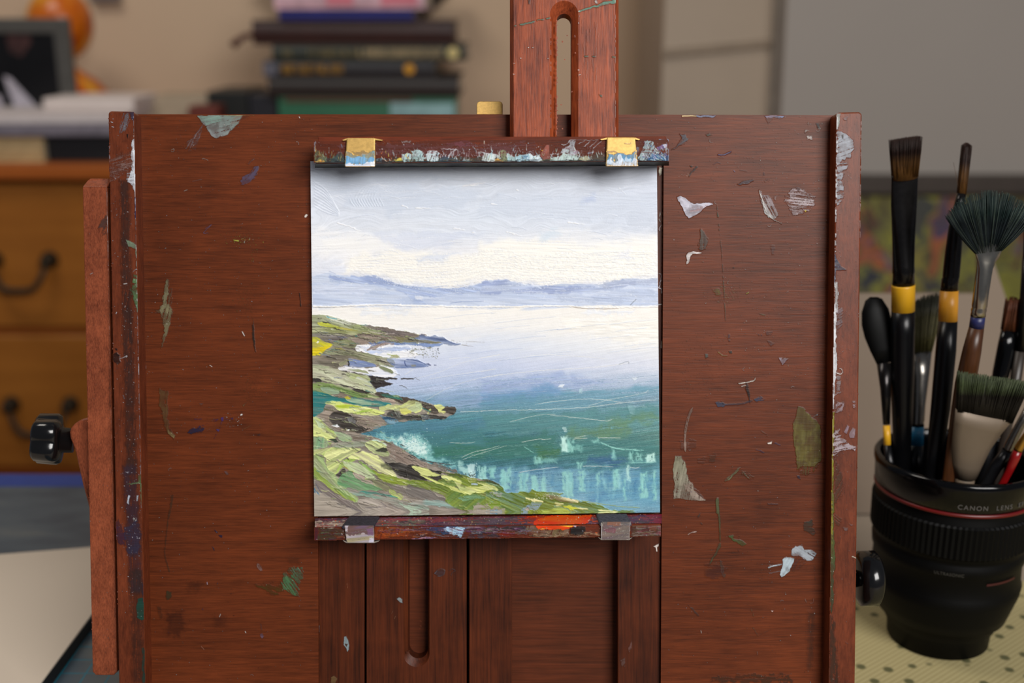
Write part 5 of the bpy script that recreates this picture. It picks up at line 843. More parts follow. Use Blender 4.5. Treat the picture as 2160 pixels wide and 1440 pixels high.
# ---------------------------------------- slotted mast above and slotted support below
def slotted(name, outer, so, si, ytop, ybot, arc_top, nf, ncf, nb, mat, cvs, chx):
    """outer=(xl,xr) front face; so/si = (xl,xr,yarc) of the slot's outer and inner outline; open end of the slot lies hidden"""
    bm = bmesh.new(); K_ = 25
    def slot_pts(s):
        x0, x1, ya = s; r = (x1-x0)/2; cx = (x0+x1)/2; pts = []
        sg = -1 if arc_top else 1
        yend = ybot if arc_top else ytop
        cy = ya-sg*r
        pts.append((x0, yend))
        for i in range(K_): 
            th = math.pi*i/(K_-1); pts.append((cx-r*math.cos(th), cy+sg*r*math.sin(th)))
        pts.append((x1, yend)); return pts
    def out_pts(x0, x1):
        y_end = ybot if arc_top else ytop; yfar = ytop if arc_top else ybot
        ref = slot_pts(so); pts = []; m = len(ref)
        for i, (x, y) in enumerate(ref):
            if i == 0: pts.append((x0, y_end))
            elif i == m-1: pts.append((x1, y_end))
            else:
                t = (i-1)/(m-3)
                if t < 0.25: pts.append((x0, (y_c)+(yfar-y_c)*(t/0.25)))
                elif t > 0.75: pts.append((x1, yfar+(y_c-yfar)*((t-0.75)/0.25)))
                else: pts.append((x0+(x1-x0)*(t-0.25)/0.5, yfar))
        return pts
    r = (so[1]-so[0])/2; y_c = so[2]+r if arc_top else so[2]-r
    Lf = [Pl(x, y, nf) for x, y in out_pts(*outer)]
    Lo = [Pl(x, y, nf) for x, y in slot_pts(so)]; Li = [Pl(x, y, ncf) for x, y in slot_pts(si)]
    Lib = [Vector((q.x, -nb, q.z)) for q in Li]
    Lc = [Pl(x, y, nf) for x, y in out_pts(outer[0]-chx, outer[1]+chx)]; Lc = [Vector((q.x, -ncf, q.z)) for q in Lc]; Lb = [Vector((q.x, -nb, q.z)) for q in Lc]
    rings(bm, [Lf, Lo, Li, Lib, Lb, Lc, Lf], False, False, closed=False)
    bmesh.ops.remove_doubles(bm, verts=bm.verts, dist=1e-7)
    # close the two hidden ends
    for a, b in ((0, 0), (-1, -1)):
        try: bmesh.ops.contextual_create(bm, geom=[e for e in bm.edges if e.is_boundary])
        except Exception: pass
        break
    return build(name, bm, mat, easel, [(q, *onN(nf)) for q in cvs])
M2 = TR(1000, 0, 3.79)
c = Cv(1082, -30, 1299, 292); c.thin = 0.22; p = c.poly; l = c.line
p(M2(835, 85, 900, 62, 980, 38, 1060, 10, 1130, -6, 1134, 22, 1070, 42, 1040, 48, 940, 66, 900, 80, 838, 98), (84, 128, 110), a=0.97, ang=14, rough=1.8, **K1); p(M2(965, 0, 985, -4, 990, 26, 972, 30), (214, 210, 206), a=0.8, sk=0.5, rough=1.5)
for q in [M2(320, 208, 338, 205), M2(360, 200, 420, 186, 485, 172), M2(498, 162, 560, 155), M2(575, 150, 608, 142), M2(880, 452, 916, 452), M2(940, 452, 968, 454), M2(1100, 455, 1132, 455)]: l(q, 1.5, col=(84, 110, 92), rough=1, h=1.8)
p(M2(360, 198, 470, 170, 488, 168, 480, 186, 380, 206), (84, 112, 96), a=0.8, sk=0.3, rough=1); p(M2(1000, 752, 1020, 754, 1022, 776, 1008, 770), (70, 78, 54), rough=1); p(M2(430, 0, 450, 0, 446, 36, 434, 34), (50, 34, 30), a=0.9, rough=1)
for x, y in [(432, 380), (470, 380), (372, 466), (590, 467), (318, 505), (317, 595), (838, 600), (836, 560), (845, 596), (838, 90)]: p(M2(x-6, y-4, x+7, y-3, x+4, y+5, x-5, y+4), (232, 226, 222), rough=0.8, h=2)
l(M2(843, 90, 838, 150, 836, 190), 1.0, col=(214, 210, 214), dash=0.5)
for i in range(26): y = RNG.uniform(150, 700); x = RNG.uniform(860, 1000); l(M2(x, y, x+RNG.uniform(-3, 3), y+RNG.uniform(20, 90)), 0.4, col=(196, 140, 116), a=0.5)
for x in (612, 659): l(M2(x, 150, x, 600, x, 1080), 0.5, col=(200, 150, 128), a=0.45, dash=0.3, taper=False)
l([(1297.4, -30), (1297.4, 100), (1297.4, 290)], 0.7, col=(214, 180, 165), a=0.65, dash=0.2, taper=False); c.specks(1085, 0, 1296, 285, 60, [(220, 200, 190), (60, 30, 20)], 0.35, 0.8, 0.7)  # pale line down the right edge puts the bevel highlight into the colour
slotted('mast', (1083.5, 1298), (1160, 1220, 1.5), (1174, 1205.5, 29), -75, 300, True, 0.0114, 0.0085, 0.0005, M_mast, [c], 8)
c = Cv(773, 1130, 985, 1442); c.thin = 0.22; p = c.poly; l = c.line; R8 = TR(640, 1060, 2.769)
p(R8(762, 412, 780, 395, 805, 388, 825, 395, 820, 420, 795, 432, 775, 422), (70, 50, 52), a=0.9, rough=1, edge=1.5); l(R8(765, 415, 790, 388, 825, 392, 815, 425, 780, 430), 0.6, col=(92, 96, 104), a=0.9); l(R8(850, 398, 870, 386, 886, 398, 866, 412, 862, 428), 0.6, col=(90, 92, 100), a=0.9); p(R8(543, 560, 560, 552, 575, 565, 580, 588, 560, 582), (140, 150, 152), a=0.95, rough=1.2); l(R8(515, 650, 522, 630), 0.7, col=(150, 100, 70)); l(R8(530, 680, 538, 660), 0.7, col=(150, 100, 70))
c.specks(776, 1145, 980, 1435, 26, [(150, 130, 120)], 0.35, 0.8, 0.6)
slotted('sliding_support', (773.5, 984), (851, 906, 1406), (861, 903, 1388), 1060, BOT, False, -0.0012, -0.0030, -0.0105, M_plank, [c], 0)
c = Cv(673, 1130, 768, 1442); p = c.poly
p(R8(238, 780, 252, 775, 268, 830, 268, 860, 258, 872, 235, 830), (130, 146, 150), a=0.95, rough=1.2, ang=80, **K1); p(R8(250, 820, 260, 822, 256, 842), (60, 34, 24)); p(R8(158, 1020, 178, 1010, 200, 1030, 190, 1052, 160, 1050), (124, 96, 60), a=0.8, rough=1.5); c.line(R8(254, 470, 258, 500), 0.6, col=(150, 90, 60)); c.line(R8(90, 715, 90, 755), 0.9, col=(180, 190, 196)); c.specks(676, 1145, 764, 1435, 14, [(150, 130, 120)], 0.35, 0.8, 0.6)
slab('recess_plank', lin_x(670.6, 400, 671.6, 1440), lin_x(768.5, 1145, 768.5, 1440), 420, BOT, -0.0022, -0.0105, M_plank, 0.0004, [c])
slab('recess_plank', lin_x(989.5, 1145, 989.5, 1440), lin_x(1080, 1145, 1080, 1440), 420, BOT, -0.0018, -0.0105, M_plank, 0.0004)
c = Cv(1300, 340, 1400, 1442); c.thin = 0.22; p = c.poly; l = c.line
p(R8(2042, 255, 2075, 240, 2076, 254, 2066, 262, 2068, 284, 2060, 286, 2056, 262), (224, 212, 204), rough=0.8, h=2.5); p(R8(1895, 850, 1915, 805, 1918, 840, 1900, 892), (150, 110, 104), a=0.7, sk=0.8, ang=80, rough=1); p(R8(1850, 920, 1880, 905, 1880, 960, 1862, 962), (140, 110, 104), a=0.7, sk=0.7, ang=50, rough=1); p(R8(2072, 340, 2084, 344, 2080, 352), (90, 70, 74), rough=1)
for q in [(1389, 352, 1398, 352, 1395, 368, 1390, 372)]: p([(q[0], q[1]), (q[2], q[3]), (q[4], q[5]), (q[6], q[7])], (196, 190, 170), rough=1.5)
l(Q2(1425, 370, 1430, 400, 1422, 440, 1432, 470), 0.8, col=(190, 184, 176), dash=0.5); l(Q2(1440, 490, 1422, 520, 1428, 540), 0.9, col=(170, 150, 150)); l(Q2(1418, 880, 1440, 890, 1435, 940, 1422, 990, 1440, 1000, 1436, 1040), 1.0, col=(200, 190, 196), rough=1.2); l(Q2(1412, 1126, 1445, 1126), 1.2, col=(240, 236, 232)); p(Q4(1438, 15, 1446, 20, 1442, 74, 1434, 72), (226, 220, 212), rough=0.8); l([(1397.8, 352), (1396, 700), (1394, 1085)], 0.6, col=(150, 128, 70), a=0.7, dash=0.3, taper=False)
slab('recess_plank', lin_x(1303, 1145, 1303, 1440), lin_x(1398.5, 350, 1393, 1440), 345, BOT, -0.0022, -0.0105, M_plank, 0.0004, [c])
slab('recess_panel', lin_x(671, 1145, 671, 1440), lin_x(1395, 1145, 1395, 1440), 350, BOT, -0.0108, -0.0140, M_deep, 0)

# ---------------------------------------- upper clamp bar
def PV(px, py): 
    px = np.asarray(px, float); py = np.asarray(py, float)
    d = AX+((px-1080)/F)[..., None]*np.array([1.0, 0, 0])-((py-720)/F)[..., None]*UP
    t = ((EB+V*zb-CAM)@V)/(d@V); q = CAM+d*t[..., None]-EB
    return np.stack([q[..., 0], -(q@N), np.full(t.shape, zb)], -1)
def bar_canvas_top():
    c = Cv(659, 286, 1414, 350); c.thin = 0.22; p = c.poly; l = c.line
    B1 = TR(650, 280, 8.64); B2 = TR(900, 280, 7.714); B3 = TR(1160, 280, 7.714)
    def edge_y(x): return 344.5-(x-664)/746*3.5
    p([(661, 297), (1410, 291), (1410, 345), (661, 346)], (116, 56, 42), a=0.45, ang=3, sk=0.5, rough=1, L=60, W=3)
    p([(700, 306), (1130, 300), (1130, 330), (900, 335), (800, 330)], (116, 72, 76), a=0.6, ang=3, sk=0.55, rough=5, col2=(120, 80, 90))
    p([(665, 333), (1410, 329), (1410, 345), (665, 346)], (72, 70, 58), a=0.85, ang=0, sk=0.1, rough=2, col2=(40, 48, 54), L=50, W=2)
    p(B1(100, 340, 200, 330, 300, 420, 370, 470, 380, 560, 120, 560), (120, 122, 84), a=0.8, ang=60, sk=0.45, rough=5, col2=(92, 104, 78)); p(B1(120, 520, 200, 500, 330, 520, 340, 570, 180, 580), (206, 160, 84), a=0.85, ang=20, sk=0.4, rough=4)
    p(B1(190, 505, 235, 505, 230, 545, 195, 545), (216, 130, 50), rough=2); p(B1(400, 540, 470, 420, 540, 320, 600, 400, 660, 450, 680, 540, 560, 560), (60, 78, 78), a=0.9, ang=70, sk=0.2, rough=3)
    p(B1(100, 150, 130, 150, 130, 340, 100, 330), (150, 150, 160), a=0.8, ang=88, sk=0.5, rough=2); l(B1(605, 200, 625, 270), 1.2, col=(110, 116, 130), a=0.8)
    p(B1(1580, 490, 1630, 450, 1700, 460, 1700, 540, 1600, 540), (214, 198, 90), a=0.95, ang=70, sk=0.2, rough=3); p(B1(1240, 480, 1330, 440, 1340, 560, 1250, 560), (120, 150, 170), a=0.7, sk=0.5, rough=3, ang=60)
    p(B1(1240, 535, 1320, 530, 1340, 565, 1260, 560), (226, 110, 60), a=0.9, rough=2); l(B1(1330, 430, 1400, 500, 1500, 555), 0.7, col=(220, 180, 150)); p(B1(1340, 555, 1560, 545, 1560, 575, 1340, 575), (200, 190, 130), a=0.8, sk=0.3, rough=2)
    for q, cc in [(B1(1700, 500, 1720, 400, 1800, 360, 1880, 370, 1880, 530, 1720, 550), (176, 206, 210)), (B1(1880, 340, 1960, 310, 2080, 320, 2120, 380, 2110, 520, 1900, 540), (180, 214, 216)), (B2(0, 360, 60, 290, 160, 285, 210, 340, 200, 440, 160, 480, 60, 500, 0, 480), (196, 214, 220)),
                  (B2(560, 480, 600, 400, 680, 430, 720, 480), (190, 210, 220)), (B2(900, 440, 940, 340, 1100, 350, 1190, 370, 1190, 450, 1100, 480, 960, 490), (206, 220, 220)), (B2(1290, 340, 1440, 370, 1500, 480, 1300, 470), (176, 206, 206)), (B2(1440, 370, 1660, 360, 1840, 400, 1880, 480, 1700, 480, 1460, 470), (160, 196, 210)), (B2(1660, 340, 1840, 380, 1900, 470, 1740, 490, 1660, 460), (206, 222, 230)),
                  (B3(0, 400, 200, 350, 330, 330, 480, 360, 520, 420, 400, 460, 100, 470, 0, 470), (186, 208, 204)), (B3(160, 300, 260, 260, 340, 130, 400, 120, 420, 260, 480, 340, 300, 360), (176, 184, 192))]:
        p(q, cc, a=0.95, ang=75, sk=0.3, rough=3, edge=1.0, h=2.2, L=12)
    for q in [B2(0, 360, 30, 310, 100, 290, 170, 300, 200, 350), B2(430, 380, 440, 290, 500, 280, 510, 340, 470, 400), B2(830, 330, 900, 320, 1000, 340, 1100, 360), B2(350, 380, 420, 300, 480, 290), B2(230, 260, 400, 270, 480, 280), B3(180, 190, 260, 190, 320, 150), B3(300, 160, 340, 120, 500, 118, 800, 120), B3(460, 180, 560, 130), B3(560, 230, 660, 130), B3(640, 240, 760, 130), B3(700, 260, 840, 130), B3(0, 350, 200, 330, 330, 200)]:
        l(q, 1.1, 0.5, col=(206, 208, 214), a=0.85, rough=1, h=2.4, edge=0.8)
    p(B2(40, 490, 100, 430, 160, 500, 240, 380, 400, 400, 500, 440, 560, 480, 500, 490), (60, 84, 104), a=0.8, sk=0.4, rough=4, ang=70); p(B2(1190, 360, 1200, 290, 1270, 290, 1320, 400, 1330, 480, 1200, 480), (140, 148, 112), a=0.9, ang=75, sk=0.3, rough=3)
    p(B2(1100, 490, 1120, 440, 1170, 430, 1260, 480, 1250, 495), (222, 160, 70), a=0.95, rough=2); p(B2(1840, 350, 1880, 280, 1960, 190, 2000, 190, 1990, 330, 2010, 360, 2000, 430, 1910, 445, 1870, 400), (150, 86, 74), a=0.95, ang=80, rough=1.5); p(B2(1860, 280, 1900, 275, 1890, 300), (214, 160, 60), rough=1); p(B2(1530, 380, 1650, 380, 1640, 430, 1540, 430), (84, 120, 150), a=0.7, sk=0.5)
    p(B2(380, 130, 700, 130, 800, 200, 500, 220, 300, 180), (130, 66, 84), a=0.5, ang=4, sk=0.5, rough=4); p(B1(1690, 150, 1880, 150, 1870, 180, 1740, 190), (176, 168, 168), a=0.8, sk=0.5); l(B2(935, 130, 935, 185), 0.9, col=(210, 196, 180))
    p(B3(330, 480, 620, 470, 620, 490, 340, 495), (176, 80, 50), a=0.85, sk=0.2, rough=1.5); p(B3(480, 400, 620, 360, 660, 420, 640, 470, 500, 440), (170, 168, 140), a=0.85, sk=0.4, rough=3); p(B3(640, 420, 760, 330, 900, 340, 900, 480, 660, 480), (78, 66, 54), a=0.85, sk=0.3, rough=4); p(B3(600, 330, 700, 290, 720, 310, 620, 350), (140, 146, 176), a=0.8, sk=0.4); p(B3(360, 300, 460, 290, 460, 350, 380, 350), (140, 90, 110), a=0.6, sk=0.6)
    p(B3(1440, 420, 1500, 280, 1540, 150, 1580, 110, 1640, 130, 1700, 210, 1760, 300, 1900, 380, 1920, 470, 1500, 480), (156, 178, 184), a=0.92, ang=60, sk=0.45, rough=4, L=10, edge=1, h=2.4); p(B3(1730, 230, 1860, 170, 1920, 190, 1880, 260, 1760, 270), (140, 110, 160), a=0.9, ang=25, sk=0.15, rough=2); p(B3(1640, 400, 1800, 330, 1920, 360, 1940, 470, 1880, 500, 1460, 500), (36, 84, 134), a=0.9, ang=-30, sk=0.35, rough=4)
    for i in range(40): x = RNG.uniform(1460, 1900); y = RNG.uniform(300, 480); l(B3(x, y, x+RNG.uniform(10, 40), y+RNG.uniform(10, 30)), 0.8, 0.4, col=(200, 216, 214), a=0.9, h=2.6, edge=0.8)
    p(B3(1850, 190, 1920, 180, 1925, 340, 1880, 340, 1850, 260), (206, 212, 222), a=0.85, sk=0.5, rough=3, ang=70); l(B3(1770, 108, 1925, 110, 1930, 300, 1935, 480), 0.8, col=(160, 174, 196)); p(B3(1400, 230, 1450, 230, 1460, 330, 1420, 380), (130, 140, 160), a=0.7, sk=0.5)
    def dry(x0, x1, ya, yb_, n, cols, wd=(0.4, 1.5), ln=(3, 14), ang=(60, 120), a=0.85):
        for i in range(int(n*0.45)):
            x, y = RNG.uniform(x0, x1), ya+(yb_-ya)*RNG.beta(2.2, 1.6); d = RNG.uniform(*ln); th = RNG.uniform(*ang)*D2R
            l([(x, y), (x+d*0.5*math.cos(th)+RNG.uniform(-1, 1), y-d*0.5*math.sin(th)), (x+d*math.cos(th), y-d*math.sin(th))], RNG.uniform(*wd), 0.3, col=cols[RNG.randint(len(cols))], a=a, h=2, edge=0.5, sk=0.3, rough=1, L=8)
    dry(880, 1010, 318, 342, 110, [(196, 214, 220), (150, 130, 136), (84, 104, 116), (176, 160, 160), (214, 218, 222)])
    dry(1010, 1150, 316, 341, 120, [(206, 222, 222), (160, 196, 206), (140, 148, 120), (214, 222, 226)]); dry(1160, 1270, 312, 340, 110, [(186, 208, 204), (206, 216, 218), (140, 110, 120), (160, 166, 150)])
    dry(740, 890, 318, 342, 90, [(180, 212, 216), (206, 190, 90), (196, 200, 200), (130, 84, 84), (206, 110, 60)]); dry(665, 730, 318, 343, 60, [(120, 136, 84), (196, 160, 84), (150, 150, 150), (70, 90, 88)]); dry(1350, 1408, 300, 340, 90, [(180, 200, 206), (206, 214, 220), (60, 104, 150), (130, 110, 150)], ang=(100, 150))
    dry(665, 1405, 300, 326, 150, [(126, 72, 78), (104, 44, 30), (140, 96, 100), (90, 50, 50)], ang=(-8, 8), ln=(8, 40), a=0.5)
    dry(665, 1405, 334, 343, 260, [(60, 62, 52), (34, 40, 44), (96, 92, 60), (44, 56, 64)], ang=(-6, 6), ln=(5, 26), a=0.8)
    c.specks(664, 300, 1408, 343, 420, [(220, 220, 222), (190, 206, 210), (150, 130, 130), (60, 60, 66)], 0.35, 1.2, 0.85, h=1.5)
    p([(664, 341), (1410, 338), (1410, 346), (664, 347)], (34, 40, 44), a=0.9, ang=0, sk=0.1, rough=1.5)
    return c
tbar = (663, 295.5, 1410, 291.5, 1410, 341, 664, 345)
bm = bmesh.new(); prism_px(bm, [(661.5, 297), (1410, 292), (1411, 340), (664, 344.5)], 0.020, PN+0.0002, 0.0007, 3)
zu = float((P(661, 344.5, 0.020)[2]+P(1411, 340, 0.020)[2])/2)
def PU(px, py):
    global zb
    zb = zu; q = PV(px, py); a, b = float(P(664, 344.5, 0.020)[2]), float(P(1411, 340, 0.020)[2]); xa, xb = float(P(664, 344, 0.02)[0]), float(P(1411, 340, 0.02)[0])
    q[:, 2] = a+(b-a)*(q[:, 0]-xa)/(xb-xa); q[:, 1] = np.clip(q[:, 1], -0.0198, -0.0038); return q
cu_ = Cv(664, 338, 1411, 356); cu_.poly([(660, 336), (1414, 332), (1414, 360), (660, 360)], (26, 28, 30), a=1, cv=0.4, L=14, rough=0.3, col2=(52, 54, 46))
cb_ = bar_canvas_top(); yy_, xx_ = np.mgrid[0:cb_.h, 0:cb_.w]; px_, py_ = xx_+cb_.x0, yy_+cb_.y0
cb_.a[(px_ < 662.5) | (px_ > 1410) | (py_ < 298-(px_-661)*0.0067) | (py_ > 344-(px_-661)*0.006)] = 0
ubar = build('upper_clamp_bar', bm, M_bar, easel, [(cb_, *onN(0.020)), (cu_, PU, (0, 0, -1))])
bm = bmesh.new(); prism_px(bm, [(671, 288.5), (1405, 287.5), (1405, 296), (671, 299)], 0.0135, 0.0116, 0.0003)
build('backing_strip', bm, M_bar, easel, [])
def brass_clip(x0t, x0b, x1t, x1b, yt, yb, n, cv, wingl, wingr, mat, parent, top=True):
    bm = bmesh.new(); prism_px(bm, [(x0t, yt), (x0b, yb), (x1b, yb), (x1t, yt)], n, n-0.0011, 0.0005, 3)
    yy_, xx_ = np.mgrid[0:cv.h, 0:cv.w]; px_, py_ = xx_+cv.x0, yy_+cv.y0; u_ = (py_-yt)/(yb-yt)
    cv.a[(px_ < x0t+(x0b-x0t)*u_+0.8) | (px_ > x1t+(x1b-x1t)*u_-0.8) | (py_ > yb-1)] = 0
    bm2 = bm; yw = yt+1.2 if top else yb-2.5
    # flange wrapping over (or under) the bar, with small rounded wings
    f = [(wingl, yw+3.5), (x0t, yw), (x1t, yw), (wingr, yw+3.5), (wingr-3, yw+5), (x1t, yw+3.6), (x0t, yw+3.6), (wingl+3, yw+5)]
    if not top: f = [(wingl, yw-2.5), (x0b, yw), (x1b, yw), (wingr, yw-2.5), (wingr-3, yw), (x1b, yw+3.0), (x0b, yw+3.0), (wingl+3, yw)]
    prism_px(bm, f, n-0.0004, n-0.008, 0.0)
    return build('brass_clip' if top else 'steel_clip', bm, mat, parent, [(cv, *onN(n))])
B1 = TR(650, 280, 8.64); B3 = TR(1160, 280, 7.714)
c = Cv(727, 290, 793, 353); p = c.poly
p(B1(690, 340, 760, 345, 830, 390, 950, 410, 1060, 370, 1180, 330, 1220, 330, 1220, 540, 690, 560), (120, 160, 176), a=0.97, ang=70, sk=0.1, rough=2.5, col2=(150, 140, 110), L=10, edge=0.8); p(B1(690, 420, 780, 440, 1000, 450, 1100, 470, 1215, 450, 1215, 580, 680, 580), (96, 160, 206), a=0.97, ang=85, sk=0.15, rough=3, col2=(120, 176, 220), L=12, edge=0.8, h=2)
p(B1(665, 550, 760, 560, 860, 590, 1000, 570, 1120, 540, 1215, 520, 1215, 640, 690, 650), (220, 226, 240), a=0.98, ang=10, rough=3, edge=1.2, h=3); p(B1(1130, 520, 1215, 510, 1215, 640, 1140, 630), (240, 242, 246), a=0.98, rough=3, h=3, edge=1); p(B1(780, 340, 900, 350, 1100, 340, 1090, 400, 900, 420), (176, 150, 120), a=0.6, sk=0.5, rough=3); c.a[:, :] *= 1
brass_clip(731, 727.5, 791.5, 791, 290.5, 351.5, 0.0216, c, 722, 808, M_brass, ubar)
c = Cv(1277, 288, 1348, 352); c.thin = 0.22; p = c.poly; l = c.line
p(B3(930, 340, 1100, 335, 1200, 350, 1320, 340, 1390, 280, 1400, 480, 930, 500), (56, 130, 176), a=0.97, ang=80, sk=0.12, rough=3, col2=(70, 150, 196), L=10, edge=0.8, h=2); p(B3(915, 460, 960, 400, 1000, 450, 1100, 460, 1130, 370, 1180, 380, 1200, 450, 1250, 370, 1330, 450, 1400, 380, 1440, 440, 1440, 550, 915, 550), (206, 216, 230), a=0.96, ang=75, sk=0.1, rough=3.5, edge=1.2, h=3, L=10); p(B3(930, 290, 1100, 310, 1090, 330, 930, 335), (200, 150, 140), a=0.6, sk=0.3)
l(B3(1240, 560, 1250, 590, 1290, 600, 1310, 570), 0.6, col=(214, 214, 218), h=3); l(B3(1210, 170, 1300, 180, 1330, 160), 0.6, col=(226, 214, 190), a=0.8)
brass_clip(1280, 1278, 1340, 1346, 289, 350.5, 0.0216, c, 1266, 1350, M_brass, ubar)

# ---------------------------------------- lower clamp bar: top face carries the board, front face crusted
c = Cv(662, 1108, 1396, 1142); c.thin = 0.22; p = c.poly; l = c.line
C1 = TR(640, 1070, 5.684); C2 = TR(1020, 1070, 5.4)
p([(663, 1112), (1395, 1104), (1394, 1132), (665, 1140)], (96, 42, 26), a=0.3, sk=0.4); p(C1(110, 220, 180, 240, 170, 400, 120, 400), (66, 30, 46), a=0.9, ang=80, rough=2); p(C1(180, 240, 470, 250, 460, 400, 170, 400), (76, 46, 34), a=0.85, ang=10, sk=0.3, rough=3, col2=(56, 58, 44))
p(C1(120, 130, 200, 140, 300, 150, 400, 180, 420, 240, 240, 245, 160, 230), (196, 184, 172), a=0.95, rough=3, edge=1); p(C1(290, 200, 480, 180, 480, 240, 400, 240, 300, 210), (84, 72, 56), a=0.8, rough=3, sk=0.3)
p(C1(850, 130, 1200, 150, 1250, 230, 1000, 240, 850, 220), (110, 106, 96), a=0.9, ang=-4, sk=0.2, rough=3); p(C1(850, 225, 1250, 240, 1280, 300, 1240, 350, 900, 370, 850, 360), (124, 56, 26), a=0.85, rough=2, sk=0.15, ang=70, col2=(140, 76, 36)); p(C1(1200, 160, 1500, 150, 2160, 140, 2160, 220, 1900, 250, 1500, 230, 1250, 230), (76, 48, 76), a=0.9, ang=-3, sk=0.2, rough=4, col2=(90, 80, 84))
p(C1(1470, 240, 1700, 220, 1980, 240, 1960, 300, 1880, 340, 1800, 320, 1650, 330, 1560, 310), (40, 66, 96), a=0.95, ang=-10, sk=0.25, rough=4, edge=0.8); p(C1(1680, 250, 1960, 250, 1900, 330, 1860, 345, 1780, 310), (176, 206, 226), a=0.92, ang=-15, sk=0.45, rough=4, edge=1, h=2.5); p(C1(1750, 290, 1790, 280, 1800, 320, 1750, 325), (110, 44, 30), rough=1.5)
p(C1(1290, 372, 1500, 350, 1620, 368, 1500, 380, 1320, 382), (196, 160, 190), a=0.9, ang=3, sk=0.1, rough=1.5, h=2.5); p(C1(1400, 330, 1480, 300, 1500, 305, 1420, 335), (170, 160, 150), a=0.9, rough=1); p(C1(1960, 260, 2160, 230, 2160, 370, 1980, 360), (58, 46, 56), a=0.85, sk=0.2, rough=3)
p(C2(0, 90, 340, 90, 380, 160, 340, 210, 0, 220), (88, 36, 54), a=0.95, ang=2, sk=0.08, rough=3); p(C2(350, 130, 480, 130, 490, 260, 0, 270, 0, 230, 330, 210), (40, 44, 46), a=0.9, ang=3, sk=0.15, rough=3); p(C2(160, 290, 420, 290, 420, 340, 180, 340), (110, 34, 22), a=0.8, sk=0.3, rough=3); p(C2(0, 270, 160, 260, 160, 345, 0, 345), (84, 78, 88), a=0.6, sk=0.6, rough=3)
p(C2(480, 130, 680, 125, 620, 200, 640, 250, 980, 230, 960, 330, 600, 340, 480, 320), (104, 92, 68), a=0.92, ang=70, sk=0.25, rough=3, col2=(120, 100, 84)); p(C2(600, 200, 640, 150, 700, 100, 900, 90, 1240, 85, 1220, 150, 1060, 200, 960, 240, 700, 245, 620, 240), (206, 92, 30), a=0.98, ang=4, rough=3, cv=0.15, col2=(190, 60, 28), edge=1, h=2.5)
p(C2(860, 210, 980, 190, 1100, 165, 1110, 180, 1000, 215), (222, 180, 70), a=0.95, ang=8, sk=0.1, rough=1.5, h=2.8); l(C2(640, 245, 720, 240, 780, 235), 1, col=(222, 170, 90)); p(C2(1010, 190, 1070, 190, 1050, 228, 1030, 220), (200, 204, 222), rough=1.5, h=3); p(C2(990, 250, 1060, 220, 1150, 210, 1150, 270, 1110, 310, 1000, 300), (26, 24, 24), a=0.97, ang=20, rough=3, h=3, edge=1.2)
p(C2(860, 100, 920, 92, 920, 115, 880, 110), (196, 206, 226), rough=1.5, h=3); p(C2(1150, 180, 1330, 150, 1330, 320, 1120, 320), (104, 48, 30), a=0.85, sk=0.2, rough=3, col2=(90, 60, 50)); p(C2(1270, 280, 1305, 278, 1300, 305, 1275, 300), (206, 96, 40), rough=1.5); p(C2(1220, 110, 1330, 110, 1330, 200, 1240, 190), (50, 44, 34), a=0.9, rough=3)
p(C2(1680, 110, 2030, 110, 2030, 330, 1680, 330), (78, 66, 54), a=0.9, ang=60, sk=0.15, rough=3, col2=(70, 50, 48)); p(C2(1870, 110, 2030, 90, 2030, 160, 1900, 150), (110, 36, 56), a=0.85, sk=0.15, rough=3); p(C2(1880, 200, 1980, 180, 1970, 270, 1890, 270), (104, 50, 38), a=0.8, rough=3); p(C2(1980, 190, 2030, 180, 2025, 330, 1980, 330), (130, 128, 130), a=0.6, sk=0.6, rough=2)
def smear(cv, x0, x1, y0, y1, n, cols, a=0.7, ln=(6, 40), wd=(0.5, 2.0)):
    for i in range(n):
        x, y = RNG.uniform(x0, x1), RNG.uniform(y0, y1); d = RNG.uniform(*ln)
        cv.line([(x, y), (x+d*0.5, y+RNG.uniform(-2, 2)), (x+d, y+RNG.uniform(-2, 2))], RNG.uniform(*wd), 0.5, col=cols[RNG.randint(len(cols))], a=a, h=2, edge=0.5, sk=0.4, rough=1.2, L=12)
smear(c, 795, 1120, 1112, 1124, 110, [(86, 50, 84), (110, 70, 84), (60, 40, 66), (96, 96, 84), (140, 120, 130)]); smear(c, 870, 1110, 1120, 1137, 60, [(36, 46, 70), (30, 34, 40), (90, 36, 24), (120, 130, 140)]); smear(c, 670, 722, 1112, 1138, 40, [(60, 50, 40), (120, 60, 40), (80, 84, 66), (60, 30, 50)])
smear(c, 1110, 1260, 1122, 1135, 60, [(130, 112, 90), (90, 60, 40), (40, 34, 30), (150, 130, 110)]); smear(c, 1332, 1390, 1108, 1132, 50, [(96, 80, 60), (60, 50, 42), (110, 50, 60), (130, 120, 116)]); smear(c, 795, 900, 1118, 1136, 50, [(140, 70, 34), (110, 50, 24), (150, 84, 44)], a=0.5)
p(C2(600, 200, 640, 150, 700, 100, 900, 90, 1240, 85, 1220, 150, 1060, 200, 960, 240, 700, 245, 620, 240), (214, 98, 34), a=0.97, ang=4, rough=3, cv=0.15, col2=(196, 66, 30), edge=1, h=2.5); p(C2(860, 210, 980, 190, 1100, 165, 1110, 180, 1000, 215), (222, 180, 70), a=0.95, ang=8, rough=1.5, h=2.8); p(C2(1010, 190, 1070, 190, 1050, 228, 1030, 220), (200, 204, 222), rough=1.5, h=3); p(C2(990, 250, 1060, 220, 1150, 210, 1150, 270, 1110, 310, 1000, 300), (26, 24, 24), a=0.97, rough=3, h=3)
p(C1(1680, 250, 1960, 250, 1900, 330, 1860, 345, 1780, 310), (176, 206, 226), a=0.85, ang=-15, sk=0.45, rough=4, edge=1, h=2.5)
